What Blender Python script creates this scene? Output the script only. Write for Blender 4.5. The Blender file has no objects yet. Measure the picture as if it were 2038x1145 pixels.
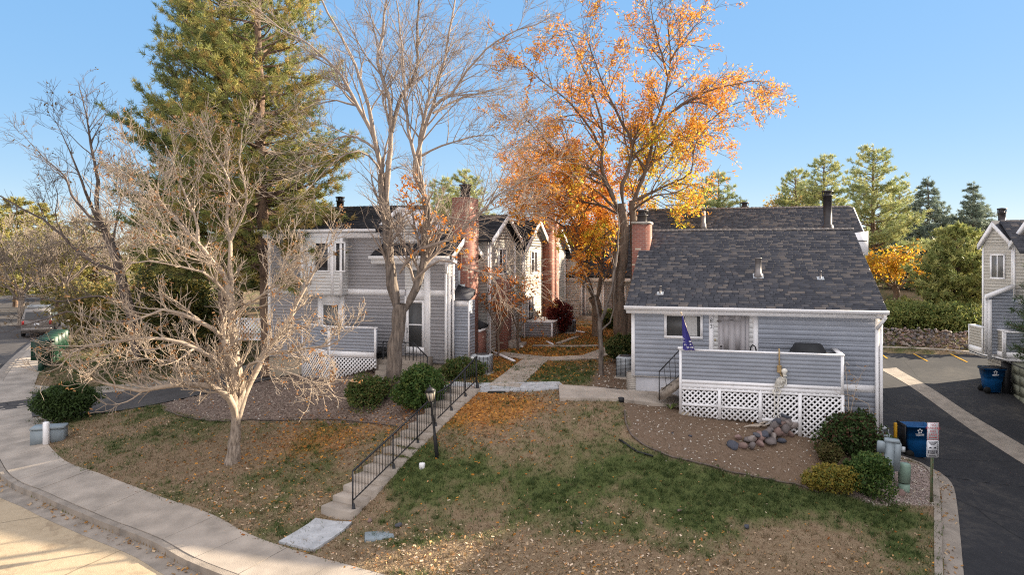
import bpy, bmesh, math, random
import numpy as np
from mathutils import Vector, Matrix

# ------------------------------------------------------------------ camera, world, sun, exposure
S = bpy.context.scene
C = S.collection
F, CX, HY, CH = 1450.0, 1019.0, 503.0, 4.4          # focal length (px of the 2038 px photo), centre column, horizon row, eye height
cam_d = bpy.data.cameras.new("camera")
cam_d.sensor_width = 36.0
cam_d.lens = 36.0 * F / 2038.0
cam_d.shift_y = -(572.5 - HY) / 2038.0
cam_d.clip_start = 0.1
cam_d.clip_end = 3000.0
cam = bpy.data.objects.new("camera", cam_d)
cam.location = (0, 0, CH)
cam.rotation_euler = (math.radians(90), 0, 0)
C.objects.link(cam)
S.camera = cam

SUN_AZ = math.radians(21.5)        # from +X towards +Y
SUN_EL = math.radians(17.5)
to_sun = Vector((math.cos(SUN_AZ) * math.cos(SUN_EL), math.sin(SUN_AZ) * math.cos(SUN_EL), math.sin(SUN_EL)))
world = bpy.data.worlds.new("World")
S.world = world
world.use_nodes = True
wn = world.node_tree.nodes
sky = wn.new("ShaderNodeTexSky")
sky.sky_type = 'NISHITA'
sky.sun_disc = False
sky.sun_elevation = SUN_EL
sky.sun_rotation = math.radians(90) - SUN_AZ
sky.altitude = 1700
sky.air_density = 1.0
sky.dust_density = 0.3
sky.ozone_density = 5.0
wn["Background"].inputs["Strength"].default_value = 0.15
gm_ = wn.new("ShaderNodeGamma"); gm_.inputs[1].default_value = 0.15          # evens out the bright band near the sun's side
hs_ = wn.new("ShaderNodeHueSaturation"); hs_.inputs["Saturation"].default_value = 3.4; hs_.inputs["Value"].default_value = 1.42; hs_.inputs["Hue"].default_value = 0.512
world.node_tree.links.new(sky.outputs[0], gm_.inputs[0]); world.node_tree.links.new(gm_.outputs[0], hs_.inputs["Color"])
# pale fill light added overhead and behind the viewpoint to lift shade, blue ahead
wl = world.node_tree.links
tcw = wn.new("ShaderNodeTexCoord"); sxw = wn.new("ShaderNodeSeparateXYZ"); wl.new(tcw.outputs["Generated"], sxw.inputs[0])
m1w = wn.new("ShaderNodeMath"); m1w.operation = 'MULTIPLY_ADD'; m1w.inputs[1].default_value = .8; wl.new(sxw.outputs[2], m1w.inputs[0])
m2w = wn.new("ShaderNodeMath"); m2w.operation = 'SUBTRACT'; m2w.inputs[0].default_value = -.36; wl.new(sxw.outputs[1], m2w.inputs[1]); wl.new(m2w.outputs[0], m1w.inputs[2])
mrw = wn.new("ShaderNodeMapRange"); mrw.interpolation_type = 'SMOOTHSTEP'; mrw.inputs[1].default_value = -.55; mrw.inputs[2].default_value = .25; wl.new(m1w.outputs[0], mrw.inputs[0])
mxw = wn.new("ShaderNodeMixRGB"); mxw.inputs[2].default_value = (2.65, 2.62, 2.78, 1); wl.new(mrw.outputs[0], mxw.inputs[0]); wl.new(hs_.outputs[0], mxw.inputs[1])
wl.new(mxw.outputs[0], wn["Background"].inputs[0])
sl = bpy.data.lights.new("sun", 'SUN')
sl.energy = 5.0
sl.angle = math.radians(0.5)
sl.color = (1.0, 0.86, 0.66)
sun = bpy.data.objects.new("sun", sl)
sun.rotation_euler = to_sun.to_track_quat('Z', 'Y').to_euler()
C.objects.link(sun)
S.view_settings.view_transform = 'Standard'
S.view_settings.look = 'None'
S.view_settings.gamma = 1.0
S.view_settings.exposure = 1.85
S.render.engine = 'CYCLES'
S.cycles.max_bounces = 6
S.cycles.transparent_max_bounces = 6
S.cycles.use_denoising = False
S.cycles.use_adaptive_sampling = False
S.cycles.sample_clamp_indirect = 6
S.cycles.sampling_pattern = 'BLUE_NOISE'
S.cycles.filter_width = 1.15

rng = np.random.default_rng(7)
random.seed(7)

# ------------------------------------------------------------------ scene helpers
def tag(o, label=None, cat=None, group=None, kind=None):
    if label: o['label'] = label
    if cat: o['category'] = cat
    if group: o['group'] = group
    if kind: o['kind'] = kind
    return o

def empty(name, loc, rz=0.0, label=None, cat=None, group=None):
    o = bpy.data.objects.new(name, None)
    o.location = loc
    o.rotation_euler = (0, 0, rz)
    o.empty_display_size = 0.2
    C.objects.link(o)
    return tag(o, label, cat, group)

class MB:
    """collects geometry (vertices, faces, per-vertex tint) for one mesh"""
    def __init__(s):
        s.v = []; s.f = []; s.n = 0; s.t = []
    def add(s, verts, faces, tint=None):
        verts = np.asarray(verts, dtype=float).reshape(-1, 3)
        s.v.append(verts)
        n = s.n
        for f in faces:
            s.f.append([i + n for i in f])
        s.n += len(verts)
        if tint is not None:
            s.t.append(np.broadcast_to(np.asarray(tint, float), (len(verts), 3)))
        elif s.t:
            s.t.append(np.ones((len(verts), 3)) * .5)
        return s
    def box(s, x0, x1, y0, y1, z0, z1):
        v = [(x0,y0,z0),(x1,y0,z0),(x1,y1,z0),(x0,y1,z0),(x0,y0,z1),(x1,y0,z1),(x1,y1,z1),(x0,y1,z1)]
        return s.add(v, [(3,2,1,0),(4,5,6,7),(0,1,5,4),(1,2,6,5),(2,3,7,6),(3,0,4,7)])
    def hexa(s, v8):
        return s.add(v8, [(3,2,1,0),(4,5,6,7),(0,1,5,4),(1,2,6,5),(2,3,7,6),(3,0,4,7)])
    def bar(s, a, b, w, h=None, up=(0, 0, 1)):
        """box beam from a to b, w wide across, h deep along up"""
        h = w if h is None else h
        a = Vector(a); b = Vector(b); d = (b - a).normalized(); up = Vector(up)
        if abs(d.dot(up)) > .98: up = Vector((0, 1, 0))
        r = d.cross(up).normalized(); u = r.cross(d).normalized()
        v = []
        for p in (a, b):
            for (i, j) in ((-1,-1),(1,-1),(1,1),(-1,1)):
                v.append(p + r * (i * w / 2) + u * (j * h / 2))
        return s.add([tuple(p) for p in v], [(0,3,2,1),(4,5,6,7),(0,1,5,4),(1,2,6,5),(2,3,7,6),(3,0,4,7)])
    def prism(s, poly, a, b, axis='y'):
        """poly: 2D points; axis y: (x,z) extruded y a..b; x: (y,z) extruded along x; z: (x,y) extruded along z"""
        n = len(poly)
        def P(p, t):
            return (p[0], t, p[1]) if axis == 'y' else ((t, p[0], p[1]) if axis == 'x' else (p[0], p[1], t))
        v = [P(p, a) for p in poly] + [P(p, b) for p in poly]
        f = [tuple(range(n))[::-1], tuple(range(n, 2 * n))] + [(i, (i+1) % n, n + (i+1) % n, n + i) for i in range(n)]
        return s.add(v, f)
    def tube(s, pts, rad, k=6, cap=True, tint=None):
        pts = np.asarray(pts, float); n = len(pts)
        rad = np.broadcast_to(np.asarray(rad, float), (n,))
        t = np.empty_like(pts)
        t[1:-1] = pts[2:] - pts[:-2]; t[0] = pts[1] - pts[0]; t[-1] = pts[-1] - pts[-2]
        t /= np.linalg.norm(t, axis=1)[:, None] + 1e-9
        ax = t.mean(0)
        ref = np.array((0.0, 0.0, 1.0)) if abs(ax[2]) < .8 * np.linalg.norm(ax) else np.array((1.0, 0.15, 0.0))
        a = np.cross(t, ref); a /= np.linalg.norm(a, axis=1)[:, None] + 1e-9
        b = np.cross(t, a)
        th = np.arange(k) * (2 * math.pi / k)
        ring = pts[:, None, :] + rad[:, None, None] * (np.cos(th)[None, :, None] * a[:, None, :] + np.sin(th)[None, :, None] * b[:, None, :])
        f = []
        for i in range(n - 1):
            o = i * k
            for j in range(k):
                j2 = (j + 1) % k
                f.append((o + j, o + j2, o + k + j2, o + k + j))
        if cap:
            f.append(tuple(range(k))[::-1]); f.append(tuple(range((n - 1) * k, n * k)))
        return s.add(ring.reshape(-1, 3), f, tint)
    def lathe(s, prof, cx=0, cy=0, k=16):
        """prof: (r, z) list"""
        v = []; f = []
        for (r, z) in prof:
            for j in range(k):
                a = 2 * math.pi * j / k
                v.append((cx + r * math.cos(a), cy + r * math.sin(a), z))
        for i in range(len(prof) - 1):
            for j in range(k):
                j2 = (j + 1) % k
                f.append((i*k + j, i*k + j2, (i+1)*k + j2, (i+1)*k + j))
        f.append(tuple(range(k))[::-1]); f.append(tuple(range((len(prof)-1)*k, len(prof)*k)))
        return s.add(v, f)
    def quads(s, cen, u, w, tint=None):
        """many free quads: centres (N,3), half-axes u, w (N,3)"""
        n = len(cen)
        v = np.stack([cen - u - w, cen + u - w, cen + u + w, cen - u + w], 1).reshape(-1, 3)
        idx = np.arange(4 * n).reshape(-1, 4)
        s.v.append(v); s.f.extend((idx + s.n).tolist()); s.n += 4 * n
        if tint is not None: s.t.append(np.repeat(np.asarray(tint, float), 4, axis=0))
        return s
    def tris(s, p0, p1, p2, tint=None):
        n = len(p0)
        v = np.stack([p0, p1, p2], 1).reshape(-1, 3)
        idx = np.arange(3 * n).reshape(-1, 3)
        s.v.append(v); s.f.extend((idx + s.n).tolist()); s.n += 3 * n
        if tint is not None: s.t.append(np.repeat(np.asarray(tint, float), 3, axis=0))
        return s
    def mesh(s, name, smooth=False):
        me = bpy.data.meshes.new(name)
        v = np.concatenate(s.v) if s.v else np.zeros((0, 3))
        ln = np.fromiter((len(f) for f in s.f), int, len(s.f))
        lv = np.fromiter((i for f in s.f for i in f), int, int(ln.sum()))
        me.vertices.add(len(v)); me.vertices.foreach_set("co", v.astype(np.float32).ravel())
        me.loops.add(len(lv)); me.loops.foreach_set("vertex_index", lv.astype(np.int32))
        me.polygons.add(len(ln))
        st = np.zeros(len(ln), np.int32); st[1:] = np.cumsum(ln)[:-1]
        me.polygons.foreach_set("loop_start", st)
        me.update(calc_edges=True)
        if smooth:
            me.polygons.foreach_set("use_smooth", np.ones(len(ln), bool))
        if s.t and sum(len(x) for x in s.t) == len(v):
            at = me.attributes.new("tint", 'FLOAT_COLOR', 'POINT')
            col = np.ones((len(v), 4), np.float32); col[:, :3] = np.concatenate(s.t)
            at.data.foreach_set("color", col.ravel())
        me.validate()
        return me

def obj(name, mb, m, parent=None, smooth=False, loc=None):
    me = mb.mesh(name, smooth) if isinstance(mb, MB) else mb
    o = bpy.data.objects.new(name, me)
    if m is not None and len(me.materials) == 0: me.materials.append(m)
    if parent is not None: o.parent = parent
    if loc is not None: o.location = loc
    C.objects.link(o)
    return o

def copy_tree(o, parent=None):
    c = o.copy(); C.objects.link(c)
    if parent is not None: c.parent = parent
    for ch in list(o.children): copy_tree(ch, c)
    return c

# ------------------------------------------------------------------ materials
M = {}
def mat(name, col, rough=.7, var=0.0, scale=6.0, bump=0.0, bscale=None, metal=0.0, spec=.35, col2=None, detail=5.0, stretch=None):
    m = bpy.data.materials.new(name); m.use_nodes = True
    nt = m.node_tree; N = nt.nodes; L = nt.links; b = N["Principled BSDF"]
    b.inputs["Roughness"].default_value = rough
    b.inputs["Metallic"].default_value = metal
    b.inputs["Specular IOR Level"].default_value = spec
    col = tuple(col)
    if var > 0 or col2 or bump > 0:
        tc = N.new("ShaderNodeTexCoord")
        mp = N.new("ShaderNodeMapping")
        if stretch: mp.inputs["Scale"].default_value = stretch
        L.new(tc.outputs["Object"], mp.inputs[0])
    if var > 0 or col2:
        ns = N.new("ShaderNodeTexNoise"); ns.inputs["Scale"].default_value = scale; ns.inputs["Detail"].default_value = detail
        L.new(mp.outputs[0], ns.inputs["Vector"])
        cr = N.new("ShaderNodeValToRGB")
        c2 = col2 if col2 else tuple(min(1, c * (1 + var)) for c in col)
        c1 = col if col2 else tuple(c * (1 - var) for c in col)
        cr.color_ramp.elements[0].position = .32; cr.color_ramp.elements[1].position = .68
        cr.color_ramp.elements[0].color = (*c1, 1); cr.color_ramp.elements[1].color = (*c2, 1)
        L.new(ns.outputs[0], cr.inputs[0]); L.new(cr.outputs[0], b.inputs["Base Color"])
    else:
        b.inputs["Base Color"].default_value = (*col, 1)
    if bump > 0:
        n2 = N.new("ShaderNodeTexNoise"); n2.inputs["Scale"].default_value = bscale or scale * 4; n2.inputs["Detail"].default_value = 4
        L.new(mp.outputs[0], n2.inputs["Vector"])
        bp = N.new("ShaderNodeBump"); bp.inputs["Strength"].default_value = bump; bp.inputs["Distance"].default_value = .035
        L.new(n2.outputs[0], bp.inputs["Height"]); L.new(bp.outputs[0], b.inputs["Normal"])
    M[name] = m
    return m

def leafmat(name, rough=.6, trans=.35, mul=1.0):
    """foliage: colour from the mesh's own per-leaf tint, partly translucent"""
    m = bpy.data.materials.new(name); m.use_nodes = True
    nt = m.node_tree; N = nt.nodes; L = nt.links; b = N["Principled BSDF"]
    at = N.new("ShaderNodeAttribute"); at.attribute_name = "tint"
    b.inputs["Roughness"].default_value = rough; b.inputs["Specular IOR Level"].default_value = .2
    L.new(at.outputs["Color"], b.inputs["Base Color"])
    tr = N.new("ShaderNodeBsdfTranslucent"); L.new(at.outputs["Color"], tr.inputs[0])
    mx = N.new("ShaderNodeMixShader"); mx.inputs[0].default_value = trans
    L.new(b.outputs[0], mx.inputs[1]); L.new(tr.outputs[0], mx.inputs[2])
    L.new(mx.outputs[0], N["Material Output"].inputs[0])
    M[name] = m
    return m

mat('white_trim', (.83, .81, .80), .55, .05, 3)
mat('grey_siding', (.365, .39, .44), .6, .09, 1.6, stretch=(1, 1, 4))
mat('taupe_siding', (.37, .36, .37), .6, .06, 1.2, stretch=(1, 1, 4))
mat('beige_siding', (.50, .475, .43), .6, .05, 1.2, stretch=(1, 1, 4))
mat('white_siding', (.70, .69, .67), .6, .05, 2, stretch=(1, 1, 4))
mat('foundation', (.50, .49, .50), .85, .10, 2.5, .15, 20)
mat('tan_foundation', (.34, .28, .20), .85, .15, 3, .2, 25)
mat('concrete', (.36, .305, .25), .88, .24, 1.3, .25, 60)
mat('old_concrete', (.29, .245, .20), .9, .2, 2.5, .35, 50)
mat('pale_concrete', (.41, .41, .41), .85, .2, 4, .15, 50)
mat('iron', (.02, .02, .022), .5, .3, 20)
mat('dark_void', (.012, .012, .013), .9)
mat('metal_grey', (.42, .44, .45), .5, .1, 6, metal=.2)
mat('vent_metal', (.22, .20, .19), .5, .2, 8, metal=.3)
mat('dark_metal', (.05, .045, .045), .5, .2, 8, metal=.3)
mat('galv', (.40, .36, .31), .5, .2, 8, metal=.4)
mat('door_paint', (.40, .375, .375), .5, .04, 2)
mat('brass', (.55, .40, .14), .35, metal=.8)
mat('blue_plastic', (.006, .085, .25), .42, .12, 5)
mat('black_plastic', (.012, .012, .013), .45)
mat('rubber', (.012, .012, .012), .8)
mat('yellow_paint', (.62, .33, .02), .5, .1, 8)
mat('sage_paint', (.23, .33, .26), .5, .1, 6)
mat('grey_paint', (.24, .28, .30), .5, .1, 5)
mat('green_paint', (.012, .045, .026), .45, .15, 6)
mat('post_green', (.10, .19, .10), .6, .45, 12, col2=(.25, .19, .11))
mat('bone', (.68, .64, .56), .6, .1, 12)
mat('rope', (.42, .29, .14), .9, .2, 40, .3, 120)
mat('flag', (.045, .04, .20), .8, .12, 5)
mat('flag_white', (.75, .73, .72), .8)
mat('pole_wood', (.55, .43, .30), .5, .1, 20)
mat('cover_black', (.013, .014, .016), .6, .3, 6, .2, 20)
mat('sign_white', (.72, .72, .74), .4, .05, 10)
mat('sign_red', (.42, .045, .05), .5, .2, 20)
mat('sign_black', (.025, .025, .035), .5)
mat('numeral', (.015, .015, .015), .5)
mat('curtain', (.45, .44, .42), .9, .1, 12)
mat('blind', (.30, .29, .27), .8, .1, 10)
mat('car_paint', (.22, .20, .185), .35, .05, 3, metal=.4)
mat('tail_red', (.35, .02, .02), .3)
mat('wood_grey', (.30, .25, .20), .85, .25, 6, .3, 30, stretch=(6, 1, 1))
mat('drift', (.42, .35, .28), .85, .15, 8)
mat('pot', (.35, .30, .24), .8, .2, 10)
mat('garage_paint', (.215, .22, .165), .6, .06, 3)
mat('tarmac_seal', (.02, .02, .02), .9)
mat('bark_grey', (.235, .19, .155), .92, .3, 13, 1.0, 26, col2=(.075, .06, .05), stretch=(1, 1, .2))
mat('bark_pale', (.40, .325, .255), .92, .2, 16, 1.0, 30, col2=(.135, .105, .082), stretch=(1, 1, .22))
mat('bark_dark', (.125, .095, .078), .9, .3, 8, .6, 20, stretch=(1, 1, .3))
mat('bark_brown', (.20, .145, .105), .9, .3, 13, .9, 22, col2=(.10, .07, .05), stretch=(1, 1, .2))
mat('bark_pine', (.21, .135, .09), .9, .3, 6, .9, 18, col2=(.08, .055, .042), stretch=(1, 1, .3))
mat('ridge_cap', (.17, .15, .135), .95, .3, 9)
mat('twig_pale', (.34, .27, .205), .85, .15, 12)
mat('twig_tan', (.26, .205, .165), .85, .15, 12)
mat('twig_straw', (.45, .35, .25), .85, .2, 12)
leafmat('leaf', .6, .42)
leafmat('needle', .55, .30)
leafmat('litter', .8, .05)
leafmat('blade', .7, .3)

def glassmat(name, col, rough=.08):
    m = bpy.data.materials.new(name); m.use_nodes = True
    b = m.node_tree.nodes["Principled BSDF"]
    b.inputs["Base Color"].default_value = (*col, 1); b.inputs["Roughness"].default_value = rough
    b.inputs["Specular IOR Level"].default_value = .6
    M[name] = m
glassmat('pane', (.03, .03, .032)); glassmat('pane_screen', (.06, .06, .06), .5); glassmat('lamp_glass', (.42, .36, .28), .25)
glassmat('pane_blind', (.16, .155, .145), .3)

def brickmat(name, c1, c2, mortar, bw=.22, bh=.075):
    m = bpy.data.materials.new(name); m.use_nodes = True
    nt = m.node_tree; N = nt.nodes; L = nt.links; b = N["Principled BSDF"]
    tc = N.new("ShaderNodeTexCoord"); sp = N.new("ShaderNodeSeparateXYZ"); ad = N.new("ShaderNodeMath"); cb = N.new("ShaderNodeCombineXYZ")
    L.new(tc.outputs["Object"], sp.inputs[0]); L.new(sp.outputs[0], ad.inputs[0]); L.new(sp.outputs[1], ad.inputs[1])
    L.new(ad.outputs[0], cb.inputs[0]); L.new(sp.outputs[2], cb.inputs[1])
    bt = N.new("ShaderNodeTexBrick")
    bt.inputs["Scale"].default_value = 1.0; bt.inputs["Brick Width"].default_value = bw; bt.inputs["Row Height"].default_value = bh
    bt.inputs["Mortar Size"].default_value = .007; bt.inputs["Mortar Smooth"].default_value = .2; bt.inputs["Bias"].default_value = -.1
    bt.inputs["Color1"].default_value = (*c1, 1); bt.inputs["Color2"].default_value = (*c2, 1); bt.inputs["Mortar"].default_value = (*mortar, 1)
    L.new(cb.outputs[0], bt.inputs["Vector"])
    # the odd buff brick
    wn_ = N.new("ShaderNodeTexWhiteNoise"); wn_.noise_dimensions = '2D'
    q1 = N.new("ShaderNodeVectorMath"); q1.operation = 'DIVIDE'; q1.inputs[1].default_value = (bw, bh, 1)
    q2 = N.new("ShaderNodeVectorMath"); q2.operation = 'FLOOR'
    L.new(cb.outputs[0], q1.inputs[0]); L.new(q1.outputs[0], q2.inputs[0]); L.new(q2.outputs[0], wn_.inputs[0])
    gt = N.new("ShaderNodeMath"); gt.operation = 'GREATER_THAN'; gt.inputs[1].default_value = .955
    L.new(wn_.outputs[0], gt.inputs[0])
    mx = N.new("ShaderNodeMixRGB"); mx.inputs[2].default_value = (.42, .33, .25, 1)
    L.new(gt.outputs[0], mx.inputs[0]); L.new(bt.outputs[0], mx.inputs[1]); L.new(mx.outputs[0], b.inputs["Base Color"])
    bp = N.new("ShaderNodeBump"); bp.inputs["Strength"].default_value = .5; bp.inputs["Distance"].default_value = .01; bp.invert = True
    L.new(bt.outputs["Fac"], bp.inputs["Height"]); L.new(bp.outputs[0], b.inputs["Normal"])
    b.inputs["Roughness"].default_value = .85
    M[name] = m
brickmat('brick', (.26, .085, .055), (.18, .06, .042), (.30, .24, .20))

def shinglemat(name, c1, c2, c3):
    """asphalt shingle tabs: one colour per tab (mesh island) plus granules"""
    m = bpy.data.materials.new(name); m.use_nodes = True
    nt = m.node_tree; N = nt.nodes; L = nt.links; b = N["Principled BSDF"]
    ge = N.new("ShaderNodeNewGeometry"); cr = N.new("ShaderNodeValToRGB")
    e = cr.color_ramp.elements
    e[0].position = 0; e[0].color = (*c1, 1); e[1].position = 1; e[1].color = (*c3, 1)
    k = e.new(.70); k.color = (*c2, 1)
    L.new(ge.outputs["Random Per Island"], cr.inputs[0])
    tc = N.new("ShaderNodeTexCoord"); ns = N.new("ShaderNodeTexNoise"); ns.inputs["Scale"].default_value = 45; ns.inputs["Detail"].default_value = 4
    L.new(tc.outputs["Object"], ns.inputs["Vector"])
    mx = N.new("ShaderNodeMixRGB"); mx.blend_type = 'MULTIPLY'; mx.inputs[0].default_value = .5
    L.new(cr.outputs[0], mx.inputs[1]); L.new(ns.outputs[0], mx.inputs[2]); L.new(mx.outputs[0], b.inputs["Base Color"])
    bp = N.new("ShaderNodeBump"); bp.inputs["Strength"].default_value = .5; bp.inputs["Distance"].default_value = .01
    L.new(ns.outputs[0], bp.inputs["Height"]); L.new(bp.outputs[0], b.inputs["Normal"])
    b.inputs["Roughness"].default_value = .95; b.inputs["Specular IOR Level"].default_value = .15
    M[name] = m
shinglemat('shingle', (.072, .075, .088), (.112, .113, .126), (.23, .20, .18))
shinglemat('shingle_dark', (.030, .032, .038), (.05, .05, .055), (.085, .08, .08))

def stonemat(name, cols):
    """stones: one colour per stone (mesh island)"""
    m = bpy.data.materials.new(name); m.use_nodes = True
    nt = m.node_tree; N = nt.nodes; L = nt.links; b = N["Principled BSDF"]
    ge = N.new("ShaderNodeNewGeometry"); cr = N.new("ShaderNodeValToRGB"); cr.color_ramp.interpolation = 'CONSTANT'
    e = cr.color_ramp.elements
    e[0].color = (*cols[0], 1); e[1].position = 1 / len(cols); e[1].color = (*cols[1], 1)
    for i in range(2, len(cols)):
        k = e.new(i / len(cols)); k.color = (*cols[i], 1)
    oi = N.new("ShaderNodeObjectInfo"); ad = N.new("ShaderNodeMath"); fr = N.new("ShaderNodeMath"); fr.operation = 'FRACT'
    L.new(ge.outputs["Random Per Island"], ad.inputs[0]); L.new(oi.outputs["Random"], ad.inputs[1]); L.new(ad.outputs[0], fr.inputs[0])
    L.new(fr.outputs[0], cr.inputs[0])
    tc = N.new("ShaderNodeTexCoord"); ns = N.new("ShaderNodeTexNoise"); ns.inputs["Scale"].default_value = 14; ns.inputs["Detail"].default_value = 6
    L.new(tc.outputs["Object"], ns.inputs["Vector"])
    mx = N.new("ShaderNodeMixRGB"); mx.blend_type = 'MULTIPLY'; mx.inputs[0].default_value = .6
    L.new(cr.outputs[0], mx.inputs[1]); L.new(ns.outputs[0], mx.inputs[2]); L.new(mx.outputs[0], b.inputs["Base Color"])
    bp = N.new("ShaderNodeBump"); bp.inputs["Strength"].default_value = .6; bp.inputs["Distance"].default_value = .02
    L.new(ns.outputs[0], bp.inputs["Height"]); L.new(bp.outputs[0], b.inputs["Normal"])
    b.inputs["Roughness"].default_value = .85
    M[name] = m
stonemat('stone', [(.34, .22, .19), (.09, .095, .12), (.21, .175, .165), (.29, .19, .16), (.115, .115, .13), (.36, .30, .27)])
stonemat('wallstone', [(.30, .20, .165), (.19, .155, .14), (.34, .255, .21), (.15, .135, .135), (.26, .185, .155), (.36, .30, .26)])
# ------------------------------------------------------------------ terrain: heights at surveyed points, smoothly interpolated
def W(px, py, D):
    return np.array(((px - CX) / F * D, D, CH - (py - HY) / F * D))
_ctl = [(930,772,0),(1050,720,.1),(1190,680,.2),(1150,640,.25),(1230,800,-.2),(1258,780,-.26),(1110,785,-.1),(985,765,0),
        (893,742,-.3),(748,722,.1),(600,757,-.6),(700,770,-.4),(780,795,-.58),(640,800,-.85),(860,790,-.35),(930,740,-.05),(500,835,-1.1),(350,838,-1.5),
        (465,920,-1.75),(672,1030,-2.35),(600,1090,-2.42),(560,1085,-2.42),(750,1140,-2.45),(300,1011,-2.32),(50,870,-2.2),(0,945,-2.4),(430,1145,-2.52),
        (870,840,-.72),(800,905,-1.25),(730,970,-1.85),
        (200,790,-1.9),(100,812,-2.0),(60,668,-1.3),(95,735,-1.5),(50,600,-.8),(200,740,-1.55),(400,700,-1.0),(350,640,-.5),
        (1050,860,-.75),(1100,940,-1.4),(1200,1145,-2.35),(950,1000,-1.9),(1200,950,-1.4),(1000,1120,-2.35),(1352,830,-.62),(1517,838,-.66),(1592,868,-1.0),(1680,880,-1.08),
        (1250,850,-.55),(1400,920,-1.15),(1550,960,-1.75),(1500,1040,-2.05),(1450,1145,-2.45),(1800,970,-2.2),(1855,1000,-2.4),(1880,1140,-2.6),(1700,1050,-2.2),(1650,1145,-2.5),(1640,930,-1.55),(1745,890,-1.5),
        (2000,1000,-2.5),(1816,905,-2.2),(1970,778,-1.45),(1850,700,-.9),(1760,735,-1.3),(2030,810,-1.75),(1760,692,-.78),(1925,702,-.85)]
_P = []; _Z = []
for (px, py, z) in _ctl:
    D = (CH - z) * F / (py - HY)
    _P.append(((px - CX) / F * D, D)); _Z.append(z)
for (x, y, z) in [(22,44,.0),(30,42,.0),(26,52,.7),(34,58,1.0),(40,75,1.6),(20,60,1.0),(8,50,.4),(4,60,.6),(-10,50,-.1),(-12,40,-.5),(-8,34,-.4),(-14,34,-1.0),
                  (0,9,-2.7),(10,9,-2.75),(-15,12,-2.6),(-30,20,-2.4),(-50,40,-1.7),(-60,80,-.6),(-30,90,-.3),(0,100,1),(40,110,2),(-100,150,0),(0,200,1.5),(100,150,2.5),
                  (60,40,-.5),(40,20,-2),(30,25,-2),(26,34,-1.3),(14,30,-1.5),(12,26,-1.7),(16,38,-1.0),(0,400,2),(-300,300,0),(300,300,2),(-200,50,-1),(200,50,0),(9,32,.0),(8,26,-.6),(6,28,-.2)]:
    _P.append((x, y)); _Z.append(z)
_P = np.array(_P); _Z = np.array(_Z)
_K = np.linalg.norm(_P[:, None] - _P[None], axis=2)
_n = len(_P)
_A = np.zeros((_n + 1, _n + 1)); _A[:_n, :_n] = _K + np.eye(_n) * -.35; _A[_n, :_n] = 1; _A[:_n, _n] = 1
_w = np.linalg.solve(_A, np.concatenate([_Z, [0]]))
def hts(x, y):
    x = np.asarray(x, float); y = np.asarray(y, float)
    sh = x.shape; q = np.stack([x.ravel(), y.ravel()], 1); out = np.empty(len(q))
    for i in range(0, len(q), 20000):
        out[i:i+20000] = np.linalg.norm(q[i:i+20000, None] - _P[None], axis=2) @ _w[:_n] + _w[_n]
    return out.reshape(sh)
def h(x, y):
    return float(hts(np.array([x]), np.array([y]))[0])
def G(px, py, off=0.0):
    """where the line of sight through photo pixel (px, py) meets the ground"""
    Ds = np.concatenate([np.arange(9, 60, .25), np.arange(60, 400, 2.0)])
    f = CH - (py - HY) / F * Ds - hts((px - CX) / F * Ds, Ds)
    k = np.where(f <= 0)[0]
    if len(k) == 0: D = 200.0
    else:
        k = k[0]
        D = Ds[k] if k == 0 else Ds[k-1] + (Ds[k] - Ds[k-1]) * f[k-1] / (f[k-1] - f[k])
    x = (px - CX) / F * D
    return np.array((x, D, h(x, D) + off))
def Gp(lst): return np.array([G(*p)[:2] for p in lst])

def in_poly(x, y, poly):
    poly = np.asarray(poly); r = np.zeros(x.shape, bool); n = len(poly)
    for i in range(n):
        x1, y1 = poly[i]; x2, y2 = poly[(i+1) % n]
        if y1 == y2: continue
        c = ((y1 > y) != (y2 > y)) & (x < (x2 - x1) * (y - y1) / (y2 - y1) + x1)
        r ^= c
    return r
def sdist(x, y, poly):
    poly = np.asarray(poly); d = np.full(x.shape, 1e9); n = len(poly)
    for i in range(n):
        a = poly[i]; b = poly[(i+1) % n]; ab = b - a
        t = np.clip(((x - a[0]) * ab[0] + (y - a[1]) * ab[1]) / (ab @ ab + 1e-9), 0, 1)
        d = np.minimum(d, np.hypot(x - a[0] - t * ab[0], y - a[1] - t * ab[1]))
    return np.where(in_poly(x, y, poly), d, -d)
def smooth01(v): v = np.clip(v, 0, 1); return v * v * (3 - 2 * v)

def resample(pl, step):
    pl = np.asarray(pl, float)
    # Catmull-Rom through the points, then equal steps
    q = np.concatenate([[2 * pl[0] - pl[1]], pl, [2 * pl[-1] - pl[-2]]]); out = []
    for i in range(1, len(q) - 2):
        p0, p1, p2, p3 = q[i-1], q[i], q[i+1], q[i+2]
        for t in np.linspace(0, 1, 24, endpoint=False):
            out.append(.5 * (2*p1 + (p2-p0)*t + (2*p0-5*p1+4*p2-p3)*t*t + (3*p1-p0-3*p2+p3)*t**3))
    out.append(pl[-1]); out = np.array(out)
    s = np.concatenate([[0], np.cumsum(np.linalg.norm(np.diff(out, axis=0), axis=1))])
    n = max(2, int(s[-1] / step) + 1); tt = np.linspace(0, s[-1], n)
    return np.stack([np.interp(tt, s, out[:, k]) for k in range(pl.shape[1])], 1)
def offset(pl, d):
    t = np.gradient(pl, axis=0); t /= np.linalg.norm(t, axis=1)[:, None] + 1e-9
    return pl + np.stack([-t[:, 1], t[:, 0]], 1) * d          # +d to the left of the direction of travel

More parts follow.
